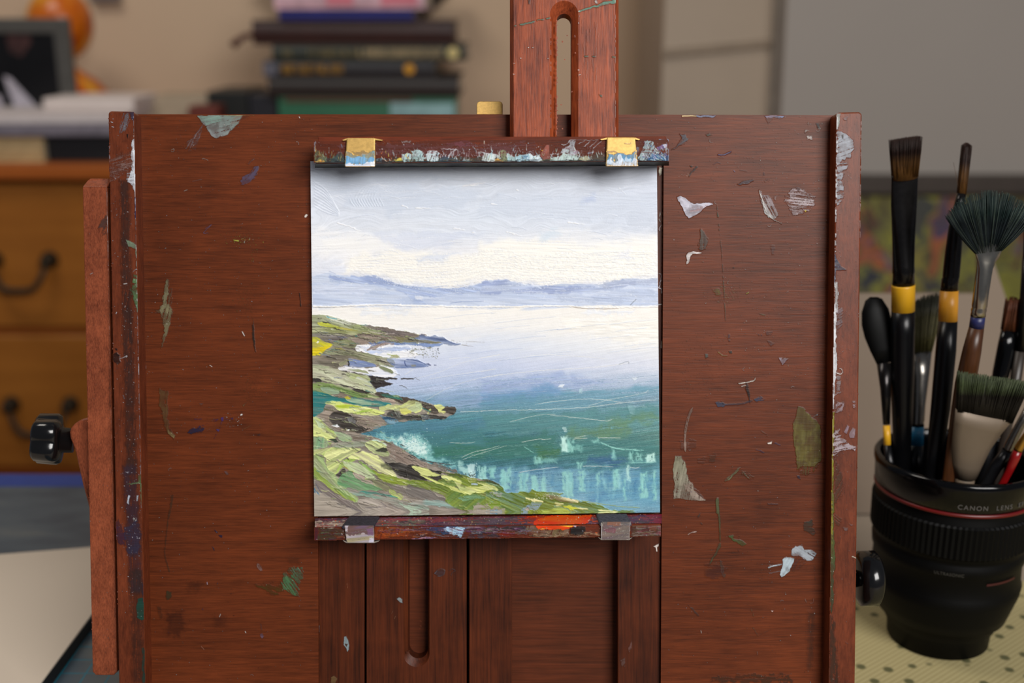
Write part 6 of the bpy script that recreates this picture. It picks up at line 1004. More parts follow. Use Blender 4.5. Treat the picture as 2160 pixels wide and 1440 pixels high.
c.specks(666, 1110, 1394, 1138, 200, [(200, 190, 186), (150, 130, 120), (190, 196, 206), (50, 50, 56)], 0.35, 1.2, 0.8, h=1.6)
NB = 0.0235
def PV(px, py): 
    px = np.asarray(px, float); py = np.asarray(py, float)
    d = AX+((px-1080)/F)[..., None]*np.array([1.0, 0, 0])-((py-720)/F)[..., None]*UP
    t = ((EB+V*zb-CAM)@V)/(d@V); q = CAM+d*t[..., None]-EB
    return np.stack([q[..., 0], -(q@N), np.full(t.shape, zb)], -1)
ct = Cv(664, 1084, 1396, 1116); p = ct.poly; l = ct.line
p([(664, 1088), (1396, 1080), (1396, 1112), (664, 1116)], (84, 56, 66), a=1, ang=2, rough=0.5, cv=0.3, col2=(104, 78, 92), L=20); p([(664, 1096), (730, 1094), (720, 1112), (664, 1114)], (196, 186, 176), a=0.9, rough=3, sk=0.1); p([(790, 1092), (1000, 1090), (1000, 1100), (800, 1103)], (130, 70, 74), a=0.8, sk=0.4, rough=3); p([(790, 1096), (900, 1097), (880, 1112), (790, 1112)], (108, 106, 98), a=0.9, rough=3, sk=0.1)
p([(960, 1094), (1100, 1092), (1100, 1106), (960, 1108)], (92, 78, 92), a=0.8, sk=0.5, rough=3); p([(1100, 1086), (1240, 1084), (1240, 1096), (1110, 1098)], (150, 50, 40), a=0.8, sk=0.3, rough=2); p([(1130, 1096), (1250, 1088), (1240, 1108), (1130, 1110)], (200, 84, 34), a=0.9, rough=3); p([(1330, 1084), (1396, 1082), (1396, 1090), (1340, 1092)], (196, 130, 60), a=0.8, sk=0.4); p([(1360, 1088), (1396, 1086), (1396, 1110), (1370, 1104)], (120, 46, 62), a=0.8, sk=0.2)
smear(ct, 664, 1380, 1088, 1112, 420, [(96, 44, 70), (60, 44, 66), (120, 60, 70), (84, 84, 76), (150, 110, 120), (50, 40, 50), (130, 50, 46)], wd=(0.4, 1.6)); smear(ct, 1080, 1250, 1086, 1104, 80, [(170, 60, 36), (200, 84, 34), (120, 40, 50)]); smear(ct, 664, 730, 1096, 1112, 30, [(196, 186, 176), (180, 170, 160), (90, 70, 66)])
p([(1122, 1100), (1160, 1090), (1250, 1086), (1246, 1100), (1228, 1116), (1126, 1118)], (214, 98, 36), a=0.95, rough=3, col2=(196, 66, 32), ang=4, h=2.5)
ct.specks(666, 1086, 1394, 1112, 420, [(214, 190, 150), (200, 190, 200), (206, 100, 60), (180, 150, 120), (50, 40, 46), (230, 220, 214)], 0.4, 1.4, 0.9, h=2.5)
bm = bmesh.new(); f0 = [(662.5, 1112.5), (666, 1140), (1394, 1132), (1395, 1104.5)]
fr = [Pl(x, y, NB) for x, y in f0]; zb = (fr[0].z+fr[3].z)/2
prism(bm, fr, [Vector((q.x, 0.0022 if False else -0.0002, q.z)) for q in fr], 0.0009, 3)
# top face is slightly tilted; lay the film on its mean plane following the tilt
def PT(px, py):
    q = PV(px, py); s = (q[:, 0]-fr[0].x)/(fr[3].x-fr[0].x); q[:, 2] = fr[0].z+(fr[3].z-fr[0].z)*s+0.00001
    q[:, 1] = np.clip(q[:, 1], -NB+0.0006, -0.0036); return q
c.rgb = np.clip(c.rgb.mean(-1, keepdims=True)+(c.rgb-c.rgb.mean(-1, keepdims=True))*1.25, 0, 1); ct.rgb = np.clip(ct.rgb.mean(-1, keepdims=True)+(ct.rgb-ct.rgb.mean(-1, keepdims=True))*1.7, 0, 1)*0.92
yy_, xx_ = np.mgrid[0:c.h, 0:c.w]; px_, py_ = xx_+c.x0, yy_+c.y0
c.a[(px_ < 664) | (px_ > 1393.5) | (py_ > 1138.5-(px_-664)*0.011) | (py_ < 1113-(px_-664)*0.011)] = 0
lbar = build('lower_clamp_bar', bm, M_bar, easel, [(c, *onN(NB)), (ct, PT, (0, 0, 1))])
c = Cv(722, 1108, 797, 1150); p = c.poly
p(C1(500, 190, 840, 190, 845, 330, 520, 330), (110, 74, 70), a=0.9, ang=3, sk=0.15, rough=3, col2=(110, 84, 110), L=16); p(C1(510, 320, 845, 310, 850, 440, 510, 440), (172, 160, 124), a=0.92, ang=5, sk=0.15, rough=4, col2=(176, 166, 176)); p(C1(490, 190, 540, 200, 530, 300, 500, 290), (206, 196, 206), a=0.9, rough=2, h=2.5); p(C1(740, 250, 845, 240, 848, 330, 780, 330), (120, 86, 120), a=0.8, rough=2, sk=0.2); p(C1(780, 360, 850, 340, 850, 430, 790, 430), (206, 204, 226), a=0.8, sk=0.3, rough=2)
brass_clip(727, 731, 788.5, 789.5, 1110, 1144.5, NB+0.0014, c, 723, 801, M_steel, lbar, False)
c = Cv(1266, 1100, 1334, 1142); c.thin = 0.22; p = c.poly; l = c.line
p(C2(1350, 130, 1680, 130, 1670, 200, 1350, 210), (104, 70, 72), a=0.9, rough=3, sk=0.1, col2=(90, 90, 96)); p(C2(1350, 210, 1670, 200, 1660, 370, 1340, 370), (128, 108, 98), a=0.92, ang=12, sk=0.15, rough=3, col2=(104, 84, 90)); p(C2(1400, 150, 1550, 150, 1560, 205, 1420, 205), (150, 92, 62), a=0.85, rough=3, sk=0.1); p(C2(1360, 220, 1520, 250, 1500, 290, 1380, 270), (116, 60, 74), a=0.8, rough=3)
l([(1268.5, 1104), (1268.5, 1138)], 0.9, col=(206, 200, 206), taper=False); l([(1330, 1096), (1327.5, 1138)], 0.9, col=(200, 196, 206), taper=False); c.specks(1270, 1102, 1328, 1136, 60, [(190, 186, 190), (60, 50, 50)], 0.4, 1.1, 0.8)
brass_clip(1268, 1267.5, 1330, 1327.5, 1103, 1138, NB+0.0014, c, 1262, 1334, M_steel, lbar, False)
for x0, x1, col in ((722, 790, (52, 48, 58)), (1264, 1332, (76, 72, 80))):        # the folded-over upper leaf of each lower clip
    z0 = fr[0].z+(fr[3].z-fr[0].z)*((x0+x1)/2-662)/733; a = Pl(x0, 1110, NB).x; b = Pl(x1, 1110, NB).x
    bm = bmesh.new(); bx(bm, (a, -NB-0.0014, z0-0.0006), (b, -0.0042, z0+0.0009), 0.0006, 2)
    build('clip_leaf', bm, painted('crusted clip leaf', col, 0.8, 0.0, 0.15, 0.5, 900), lbar, [])

# ---------------------------------------- brass latch peeking over the board, rear leg
bm = bmesh.new(); prism_px(bm, [(1004, 246), (1004, 212), (1006, 208), (1010, 206), (1054, 206), (1058, 208), (1060, 212), (1060, 246)], -0.0005, -0.0018, 0.0003); bx(bm, tuple(Pl(1005, 233.5, -0.0005))[:1]+(0.0001, Pl(1005, 233.5, 0).z), (Pl(1059, 233.5, 0).x, 0.0006, Pl(1005, 232, 0).z))
bmesh.ops.translate(bm, verts=bm.verts, vec=(0, 0.0095, 0))
build('brass_latch', bm, M_brass, easel, [])
bm = bmesh.new(); 
prism(bm, [(-0.03, 0.014, 0.17), (0.03, 0.014, 0.17), (0.03, 0.105, 0.0255), (-0.03, 0.105, 0.0255)], [(-0.03, 0.024, 0.172), (0.03, 0.024, 0.172), (0.03, 0.116, 0.028), (-0.03, 0.116, 0.028)], 0.0005)
build('rear_leg', bm, M_rail, easel, [])

# ---------------------------------------- the painting itself
bm = bmesh.new(); cs = [board_px(x, y) for x, y in ((652, 340), (652, 1090), (1394, 1090), (1394, 340))]
fr2 = [Pl(x, y, PN) for x, y in cs]; prism(bm, fr2, [Vector((q.x, -0.0003, q.z)) for q in fr2], 0)
def PB(px, py): 
    a, b = board_px(px, py); return P(a, b, PN)
pn = build('painting', bm, M_art, None, [(ps, PB, (0, -1, 0))], relief=0.00013)
pn.location = EB; pn.rotation_euler = (-LEAN, 0, 0)
tag(pn, 'square unframed oil painting of a grassy coast and teal bay in the easel clamps', 'painting')
# ================================================================== table and what lies on it
M_table = flat('pale table top', (150, 136, 120), 0.55, 0, 0.06, 12)
bm = bmesh.new(); bx(bm, (-0.95, 0.12, TABLE_Z-0.03), (0.95, 0.775, TABLE_Z), 0.002)
tb = thing('work_table', (0, 0.45, TABLE_Z-0.76), 'pale work table under the easel and the brush mug', 'table')
obj('table_top', bm, M_table, tb, off=(0, -0.45, -(TABLE_Z-0.76)))
for x in (-0.9, 0.9):
    for y in (0.17, 0.73):
        bm = bmesh.new(); bx(bm, (x-0.025, y-0.475, 0), (x+0.025, y-0.425, TABLE_Z-0.03), 0.002); obj('leg', bm, M_table, tb)

# grey-blue craft mat with teal rulings, blue tape along the far edge
m, nt, b = newmat('craft mat'); v = mapped(nt, (1, 1, 1))
f = noise(nt, mapped(nt, (9, 22, 9)), 1, 4, 0.6, 0.4)
base = ramp(nt, f, [(0.30, lin((40, 54, 70))), (0.5, lin((70, 84, 94))), (0.7, lin((98, 104, 104)))])
sx = nd(nt, 'ShaderNodeSeparateXYZ'); nt.links.new(v, sx.inputs[0])
def ruling(coord, step, wd):
    a = nd(nt, 'ShaderNodeMath', operation='PINGPONG'); nt.links.new(coord, a.inputs[0]); a.inputs[1].default_value = step/2
    c_ = nd(nt, 'ShaderNodeMath', operation='LESS_THAN'); nt.links.new(a.outputs[0], c_.inputs[0]); c_.inputs[1].default_value = wd/2; return c_.outputs[0]
r1 = ruling(sx.outputs[0], 0.0127, 0.0008); r2 = ruling(sx.outputs[1], 0.0127, 0.0008)
mx = nd(nt, 'ShaderNodeMath', operation='MAXIMUM'); nt.links.new(r1, mx.inputs[0]); nt.links.new(r2, mx.inputs[1])
lt = nd(nt, 'ShaderNodeMath', operation='LESS_THAN'); nt.links.new(sx.outputs[1], lt.inputs[0]); lt.inputs[1].default_value = 0.04
ml = nd(nt, 'ShaderNodeMath', operation='MULTIPLY'); nt.links.new(mx.outputs[0], ml.inputs[0]); nt.links.new(lt.outputs[0], ml.inputs[1])
nt.links.new(mixc(nt, ml.outputs[0], base, lin((20, 110, 130))), b.inputs['Base Color']); b.inputs['Roughness'].default_value = 0.45
bm = bmesh.new(); bx(bm, (-0.45, -0.26, 0), (0.195, 0.205, 0.003), 0.001)
mat_o = obj('cutting_mat', bm, m); mat_o.location = (-0.37, 0.55, TABLE_Z); tag(mat_o, 'grey-blue cutting mat with teal ruled lines under the cream board', 'mat')
y0 = atZ(60, 1034, TABLE_Z)[1]; y1 = atZ(60, 1006, TABLE_Z)[1]
bm = bmesh.new(); bx(bm, (-0.9, y0, TABLE_Z+0.0001), (-0.06, min(y1, 0.774), TABLE_Z+0.0034), 0.0003)
t_ = obj('painter_tape', bm, flat('blue tape', (34, 62, 140), 0.6, 0, 0.06, 80)); tag(t_, 'blue masking tape strip along the far edge of the table, left', 'tape')
# cream palette board lying on the mat
zt_ = TABLE_Z+0.003+0.0085
A = atZ(306, 1144, zt_); Bv = atZ(85, 1440, zt_)-A; Cv_ = atZ(0, 1168, zt_)-A
Bv = Bv/np.linalg.norm(Bv)*0.42; Cv_ = Cv_/np.linalg.norm(Cv_)*0.50
q = [A, A+Cv_, A+Cv_+Bv, A+Bv]; o3 = A.copy(); o3[2] = TABLE_Z+0.003
cb = thing('cream_board', tuple(o3), 'smooth cream painting board lying on the cutting mat left of the easel', 'board')
loc_ = lambda z: [tuple(k[:2]-o3[:2])+(z,) for k in q]
bm = bmesh.new(); prism(bm, loc_(0), loc_(0.0072), 0.0004); obj('black_backing', bm, flat('black board edge', (16, 16, 18), 0.6), cb)
bm = bmesh.new(); prism(bm, loc_(0.0072), loc_(0.0085), 0.0003); obj('cream_sheet', bm, flat('cream sheet', (206, 192, 174), 0.5, 0, 0.02, 8), cb)
# dotted liner under the mug
m, nt, b = newmat('dotted cream paper'); v = mapped(nt, (1, 1, 1))
vo = nd(nt, 'ShaderNodeTexVoronoi'); vo.inputs['Scale'].default_value = 95; vo.inputs['Randomness'].default_value = 0.75; nt.links.new(v, vo.inputs['Vector'])
dots = ramp(nt, vo.outputs['Distance'], [(0.18, (1, 1, 1)), (0.30, (0, 0, 0))])
wv = nd(nt, 'ShaderNodeTexWave'); wv.inputs['Scale'].default_value = 120; nt.links.new(mapped(nt, (1, 1, 1), (0, 0, 0.9)), wv.inputs['Vector'])
base = mixc(nt, wv.outputs['Fac'], lin((162, 149, 104)), lin((178, 165, 120)))
nt.links.new(mixc(nt, dots, base, lin((92, 90, 58))), b.inputs['Base Color']); b.inputs['Roughness'].default_value = 0.7
yb = atZ(1830, 1228, TABLE_Z)[1]
bm = bmesh.new(); bx(bm, (0.165, 0.25, 0), (0.62, yb, 0.0012), 0.0005)
dl = obj('patterned_paper', bm, m); dl.location = (0, 0, TABLE_Z); tag(dl, 'cream paper printed with small dark dots under the brush mug', 'paper')
# upright beige panel behind the mug
bm = bmesh.new(); f_ = [(0.12, 0, 0), (0.62, 0, 0)]
for x_, y_ in [(2600, 640), (2128, 640), (2100, 536), (2074, 534), (2068, 622), (1700, 622)]:
    q_ = atY(x_, y_, 0.735); f_.append((float(q_[0])-0.08, 0.20*(float(q_[2])-TABLE_Z), float(q_[2])-TABLE_Z-0.0015))
prism(bm, f_, [(x, y+0.005, z) for x, y, z in f_], 0.0006)
bp = obj('beige_panel', bm, flat('beige panel face', (124, 108, 92), 0.7, 0, 0.04, 10)); bp.location = (0.08, 0.708, TABLE_Z+0.0015); tag(bp, 'plain beige panel leaning upright behind the brush mug', 'panel')

# ================================================================== the lens-shaped mug
MX, MY = 0.2315, 0.552; MZ = TABLE_Z+0.0014
mug = thing('lens_mug', (MX, MY, MZ), 'black camera-lens-shaped mug with a thin red ring, full of paint brushes', 'mug')
M_rub = flat('black rubber', (5, 5, 5), 0.5, 0, 0.1, 200, 0.12); M_gl = flat('gloss black', (4, 4, 5), 0.14, 0, 0.1, 200, 0.3)
bm = bmesh.new()
prof = [(0, .0235), (.0006, .0262), (.010, .0268), (.0115, .0285), (.0165, .0295), (.018, .0330), (.024, .0348), (.034, .0378), (.0385, .0384), (.040, .0376), (.052, .0372), (.0535, .0384), (.058, .0388), (.0595, .0378), (.0615, .0378), (.0625, .0388), (.083, .0391), (.0845, .0384), (.0872, .0386)]
lathe(bm, prof, n=96, cap1=False); body = obj('body', bm, M_rub, mug, smooth=True)
bm = bmesh.new()                                    # ribbed focus ring
L_ = []
for h, r in [(.0635, .0386), (.0645, .0396), (.0810, .0399), (.0820, .0390)]:
    L_.append([((r+(0.0006 if k % 2 else 0))*math.cos(2*math.pi*k/180), (r+(0.0006 if k % 2 else 0))*math.sin(2*math.pi*k/180), h) for k in range(180)])
rings(bm, L_, False, False); obj('grip_ring', bm, M_rub, mug)
bm = bmesh.new(); lathe(bm, [(.0870, .0386), (.0874, .0402), (.0888, .0402), (.0892, .0388)], n=96, cap0=False, cap1=False); obj('red_ring', bm, flat('red ring', (96, 9, 9), 0.35), mug, smooth=True)
bm = bmesh.new(); lathe(bm, [(.0886, .0384), (.0895, .0401), (.0985, .0405), (.1005, .0412), (.1035, .0414), (.1048, .0405), (.1052, .0392), (.1040, .0380), (.1000, .0372), (.0800, .0360), (.0300, .0330), (.0060, .0240), (.0050, .001)], n=96, cap0=False); obj('rim', bm, M_gl, mug, smooth=True)
M_ink = flat('grey lettering', (88, 84, 80), 0.5); M_inkd = flat('dim lettering', (60, 58, 52), 0.5)
def lettering(text, size, h, ang, r, mat, parent, spacing=1.0):
    cu = bpy.data.curves.new('txt', 'FONT'); cu.body = text; cu.size = size; cu.space_character = spacing; cu.extrude = 0.00008
    o = bpy.data.objects.new('txt', cu); COL.objects.link(o); bpy.context.view_layer.update()
    me = bpy.data.meshes.new_from_object(o.evaluated_get(bpy.context.evaluated_depsgraph_get()))
    bpy.data.objects.remove(o); bpy.data.curves.remove(cu); me.name = 'lettering'
    for v in me.vertices:
        a = ang+v.co.x/r; rr = r+v.co.z+0.0001
        v.co = (rr*math.sin(a), -rr*math.cos(a), h+v.co.y)
    me.materials.clear(); me.materials.append(mat); return link(bpy.data.objects.new('lettering', me), parent)
lettering('CANON', 0.0034, 0.0918, -0.33, 0.0402, M_ink, mug, 1.25)
lettering('LENS', 0.0034, 0.0918, 0.13, 0.0402, M_ink, mug, 1.3)
lettering('EF', 0.0034, 0.0918, 0.45, 0.0402, M_ink, mug, 1.3)
lettering('ULTRASONIC', 0.0022, 0.0548, -0.52, 0.0388, M_inkd, mug, 1.1)
bm = bmesh.new(); L_ = []
for h, w_ in ((0.0490, 1), (0.0502, 1)): L_.append([(0.0376*math.sin(a), -0.0376*math.cos(a), h) for a in [0.18+0.52*i/12 for i in range(13)]])
rings(bm, L_, False, False, closed=False); obj('red_mark', bm, flat('dull red mark', (58, 8, 10), 0.5), mug)

# ================================================================== brushes
M_hblack = flat('black lacquer handle', (9, 9, 11), 0.3, 0, 0.1, 200, 0.3); M_chrome = flat('dark chrome ferrule', (130, 126, 120), 0.24, 0.95, 0.1, 500)
M_dark = flat('gunmetal ferrule', (44, 42, 42), 0.22, 0.85, 0.15, 500); M_yel = flat('yellow band', (214, 160, 30), 0.4, 0, 0.05, 60)
def bristle_mat(name, tipc, basec, tip_share, axis_len, fine=2600):
    m, nt, b = newmat(name); at = nd(nt, 'ShaderNodeAttribute', attribute_name='along', attribute_type='GEOMETRY')
    col = ramp(nt, at.outputs['Fac'], [(0.0, lin(basec)), (1-tip_share-0.12, lin(basec)), (min(0.98, 1-tip_share+0.1), lin(tipc)), (1.0, lin(tipc))])
    f = noise(nt, mapped(nt, (fine, fine, fine*0.03)), 1, 2)
    k = ramp(nt, f, [(0.3, (0.55,)*3), (0.75, (1.25,)*3)])
    nt.links.new(mixc(nt, 1.0, col, k, 'MULTIPLY'), b.inputs['Base Color']); b.inputs['Roughness'].default_value = 0.55; b.inputs['Specular IOR Level'].default_value = 0.25
    return m
def along(o, origin, axis, length):
    me = o.data; at = me.attributes.new('along', 'FLOAT', 'POINT')
    ax = Vector(axis).normalized(); og = Vector(origin)
    at.data.foreach_set('value', [max(0.0, min(1.0, (v.co-og).dot(ax)/length)) for v in me.vertices])
class Brush:
    """brush lying in a plane of constant distance from the photographer's wall; stations come as (px, py, half width in px)"""
    def __init__(s, label, tip, rim, Yt, Yr, name='paint_brush', cat='paint brush'):
        s.tip, s.rim, s.Yt, s.Yr = tip, rim, Yt, Yr
        R_ = atY(*rim, Yr); T_ = atY(*tip, Yt); s.dir = Vector(T_-R_).normalized()
        hr = R_[2]-(MZ+0.006); k = hr/s.dir.z; bottom = Vector(R_)-s.dir*k
        off = Vector((bottom.x-MX, bottom.y-MY, 0)); rmax = 0.0235
        if off.length > rmax: 
            bottom = Vector(R_)-s.dir*(k*0.55)
            off = Vector((bottom.x-MX, bottom.y-MY, 0))
            if off.length > 0.030: off = off.normalized()*0.030; bottom = Vector((MX+off.x, MY+off.y, bottom.z))
        s.foot = bottom; s.root = thing(name, tuple(bottom), label, cat)
    def pt(s, x, y):
        t = (y-s.tip[1])/(s.rim[1]-s.tip[1]); Y = s.Yt+(s.Yr-s.Yt)*t; return Vector(atY(x, y, Y))-s.foot
    def sec(s, name, st, flat_, mat, n=20, smooth=True, parent=None, power=2.0, foot=False):
        bm = bmesh.new(); loops = []; side = Vector((1, 0, 0))
        for i, q in enumerate(st):
            x, y, hw = q[:3]; fl = q[3] if len(q) > 3 else flat_; c_ = s.pt(x, y)
            z_ = (c_+s.foot-Vector(CAM)).dot(Vector(AX)); r = hw*z_/F
            p2 = s.pt(*(st[i+1][:2] if i+1 < len(st) else q[:2])); p1 = s.pt(*(st[i-1][:2] if i else q[:2])); d = (p1-p2).normalized()
            sd = (side-d*side.dot(d)).normalized(); up = d.cross(sd)
            L = []
            for k in range(n):
                a = 2*math.pi*k/n; ca, sa = math.cos(a), math.sin(a)
                e = 2/power; L.append(c_+sd*r*math.copysign(abs(ca)**e, ca)+up*r*fl*math.copysign(abs(sa)**e, sa))
            loops.append(L)
        if foot:
            r = (loops[-1][0]-s.pt(*st[-1][:2])).length*0.7
            loops.append([Vector((r*math.cos(2*math.pi*k/n), -r*math.sin(2*math.pi*k/n), 0)) for k in range(n)])
        rings(bm, loops); return obj(name, bm, mat, parent or s.root, smooth=smooth)
    def hair(s, base, tipf, count, w, mat, thick=0.0006, segs=3, curve=0.0, seed=1):
        """bundle of separate bristles from the ferrule mouth (x0,y0)-(x1,y1) to tipf(t)->(x,y)"""
        rg = random.Random(seed); bm = bmesh.new(); (xa, ya), (xb, yb_) = base
        for i in range(count):
            t = (i+rg.random())/count; dpt = (rg.random()-0.5)*thick
            p0 = s.pt(xa+(xb-xa)*t, ya+(yb_-ya)*t); tx, ty = tipf(t, rg); p1 = s.pt(tx, ty)
            cen = s.pt((xa+xb)/2, (ya+yb_)/2); pts = []
            for j in range(segs+1):
                u = j/segs; p_ = p0.lerp(p1, u); p_ = p_+(p0-cen)*curve*math.sin(u*math.pi)
                pts.append(p_+Vector((0, dpt*(1+u*0.6), 0)))
            tube(bm, pts, [w, w, w*0.8, w*0.35][:segs+1], 3)
        return obj('bristles', bm, mat, s.root, smooth=True)

def slant(br, st, name, mat):       # flat section whose ends are slanted lines
    bm = bmesh.new(); L = []
    for (xa, ya), (xb, yb_), th in st:
        a = br.pt(xa, ya); b = br.pt(xb, yb_); ny = Vector((0, th, 0.25*th)); m_ = 6; Lr = []
        for i in range(m_+1): 
            u = i/m_; k = math.sin(math.pi*min(1, max(0, u)))**0.4 if 0 < u < 1 else 0.35; Lr.append(a.lerp(b, u)-ny*k)
        for i in range(m_, -1, -1):
            u = i/m_; k = math.sin(math.pi*u)**0.4 if 0 < u < 1 else 0.35; Lr.append(a.lerp(b, u)+ny*k)
        L.append(Lr)
    rings(bm, L); return obj(name, bm, mat, br.root, smooth=True)
# angled flat brush
b1 = Brush('tall flat brush with slanted brown bristles and a bright yellow band', (1910, 290), (1903, 985), 0.556, 0.556)
mb = bristle_mat('brown bristles', (40, 20, 12), (84, 54, 20), 0.42, 0)
h_ = b1.hair([(1883, 377), (1934, 371)], lambda t, r: (1877.5+64*t+r.uniform(-.6, .6), 296-9.5*t+r.uniform(-1, 1)), 420, 0.00016, mb, 0.0046, seed=3); along(h_, b1.pt(1908, 376), b1.dir, 0.018)
o = slant(b1, [((1878.5, 297), (1941.5, 287.5), .0011), ((1879.5, 310), (1941, 301), .0014), ((1882, 345), (1938, 338), .0021), ((1883, 380), (1934, 374), .0026)], 'bristle_core', mb); along(o, b1.pt(1908, 376), b1.dir, 0.018)
b1.sec('ferrule', [(1909, 372, 27.5, .16), (1908.5, 376, 28, .17), (1907, 430, 27.5, .2), (1906, 500, 24, .55), (1905.5, 560, 22.6, .9), (1905.5, 574, 23, 1), (1905.5, 577, 21.8, 1), (1905.5, 600, 23.3, 1)], .2, M_dark, 28)
b1.sec('handle_band', [(1905.5, 600, 24), (1905.5, 604, 24.3), (1905, 655, 24)], 1, M_yel, 24)
b1.sec('handle', [(1905, 655, 23.9), (1904, 700, 24.5), (1903, 800, 24), (1903, 900, 20), (1903, 985, 17)], 1, M_hblack, 24, foot=True)
# slim round brush
b2 = Brush('slim tall round brush with brown tip and amber-yellow band behind the fan brush', (2038, 305), (1968, 985), 0.560, 0.540)
h_ = b2.hair([(2020, 412), (2036, 414)], lambda t, r: (2031+17*t+r.uniform(-.5, .5), 301+6*abs(t-.5)*2+r.uniform(-1, 1)), 160, 0.00015, mb, 0.003, seed=5); along(h_, b2.pt(2028, 412), b2.dir, 0.024)
o = b2.sec('bristle_core', [(2039.5, 301, 3), (2039, 304, 7), (2038, 312, 9.5), (2034, 360, 9.8), (2028, 414, 9)], .8, mb, 16); along(o, b2.pt(2028, 412), b2.dir, 0.024)
bm = bmesh.new(); tube(bm, [b2.pt(2022, 400), b2.pt(2017, 372), b2.pt(2011, 342)], [0.00008]*3, 4); o = obj('stray_bristle', bm, mb, b2.root); along(o, b2.pt(2028, 412), b2.dir, 0.024)
b2.sec('ferrule', [(2028, 408, 9.5), (2024, 430, 10.5), (2016, 480, 14.5), (2011, 530, 17), (2006, 583, 17.4), (2005.5, 587, 16.6), (2004, 592, 17.6), (2003, 596, 16.8), (2002, 613, 18)], .95, M_dark, 24)
b2.sec('handle_band', [(2002, 613, 19), (1999.5, 677, 19.5)], 1, flat('amber band', (206, 142, 38), 0.4, 0, 0.05, 60), 24)
b2.sec('handle', [(1999.5, 677, 19.5), (1995, 740, 21), (1984, 860, 20), (1968, 985, 16)], 1, M_hblack, 24, foot=True)
# fan brush
b3 = Brush('fan brush with dark teal bristles spread wide and a silver ferrule', (2090, 420), (2008, 960), 0.520, 0.528)
mf = bristle_mat('teal black bristles', (28, 46, 44), (14, 24, 28), 0.35, 0, 3200)
def fan_tip(t, r):
    a = -0.92+1.84*t; R0 = 128+r.uniform(-4, 3)-10*abs(a)**2
    gap = -16 if 0.36 < t < 0.41 else (-14 if 0.565 < t < 0.60 else (-20 if 0.74 < t < 0.765 else 0))
    R0 += gap*r.random()
    return (2090+R0*math.sin(a)*1.0+r.uniform(-1.4, 1.4), 531-R0*math.cos(a))
h_ = b3.hair([(2057, 535), (2112, 528)], fan_tip, 620, 0.00017, mf, 0.0016, curve=0.10, seed=8); along(h_, b3.pt(2085, 530), b3.dir, 0.025)
mf2 = bristle_mat('pale bristles', (84, 98, 86), (60, 70, 64), 0.4, 0, 3200)
h_ = b3.hair([(2057, 535), (2112, 528)], fan_tip, 150, 0.00013, mf2, 0.0024, curve=0.10, seed=18); along(h_, b3.pt(2085, 530), b3.dir, 0.025)
bm = bmesh.new(); cc = [b3.pt(2058+54*i/24, 536-7*i/24) for i in range(25)]; r_ = random.Random(2); tt = []
for i in range(25):
    x, y = fan_tip(i/24, r_); tt.append(b3.pt(2085+(x-2085)*0.90, 532+(y-532)*0.90))
dy = Vector((0, 0.0004, 0)); 
for i in range(24):
    prism(bm, [cc[i]-dy, cc[i+1]-dy, tt[i+1]-dy*0.4, tt[i]-dy*0.4], [cc[i]+dy, cc[i+1]+dy, tt[i+1]+dy*0.4, tt[i]+dy*0.4])
o = obj('bristle_core', bm, mf, b3.root, smooth=True); along(o, b3.pt(2085, 530), b3.dir, 0.025)
M_silver = flat('silver ferrule', (176, 170, 158), 0.2, 1.0, 0.08, 500)
b3.sec('ferrule', [(2086, 506, 14, .12), (2085.5, 511, 23, .13), (2085, 520, 28, .14), (2084.5, 531, 28.5, .15), (2083, 540, 26, .2), (2080, 552, 19.5, .4), (2077, 566, 17, .7), (2069, 620, 15.5, 1), (2066, 645, 15.6, 1), (2065.5, 649, 14.6, 1), (2064.5, 654, 15.8, 1), (2064, 658, 14.8, 1), (2063, 666, 15.5, 1)], .2, M_silver, 28)
b3.sec('handle_collar', [(2063, 666, 14.8), (2060, 690, 15.2)], 1, flat('navy collar', (30, 34, 78), 0.4), 20)
b3.sec('handle', [(2060, 690, 15.2), (2050, 740, 19), (2036, 810, 21), (2022, 880, 17), (2008, 960, 13)], 1, wood('brown handle', (36, 20, 10), (78, 44, 20), 'z', 900, 60, 0.35, 0.4, paint=False), 20, foot=True)
# dark mop at far left of the mug
b4 = Brush('black spoon-shaped mop brush at the far left of the mug', (1846, 628), (1878, 985), 0.566, 0.545)
b4.sec('bristles', [(1843, 626, 8), (1843, 632, 18), (1846, 655, 29), (1849, 680, 32), (1854, 705, 31), (1860, 735, 25), (1866, 765, 17)], .45, M_rub, 20)
b4.sec('ferrule', [(1866, 765, 16.5), (1868, 820, 11), (1870, 895, 7.5)], .9, M_dark, 20); b4.sec('handle_band', [(1870, 897, 7.5), (1871.5, 938, 7.5)], 1, M_yel, 16); b4.sec('handle', [(1871.5, 938, 7.5), (1878, 985, 9)], 1, M_hblack, 16, foot=True)
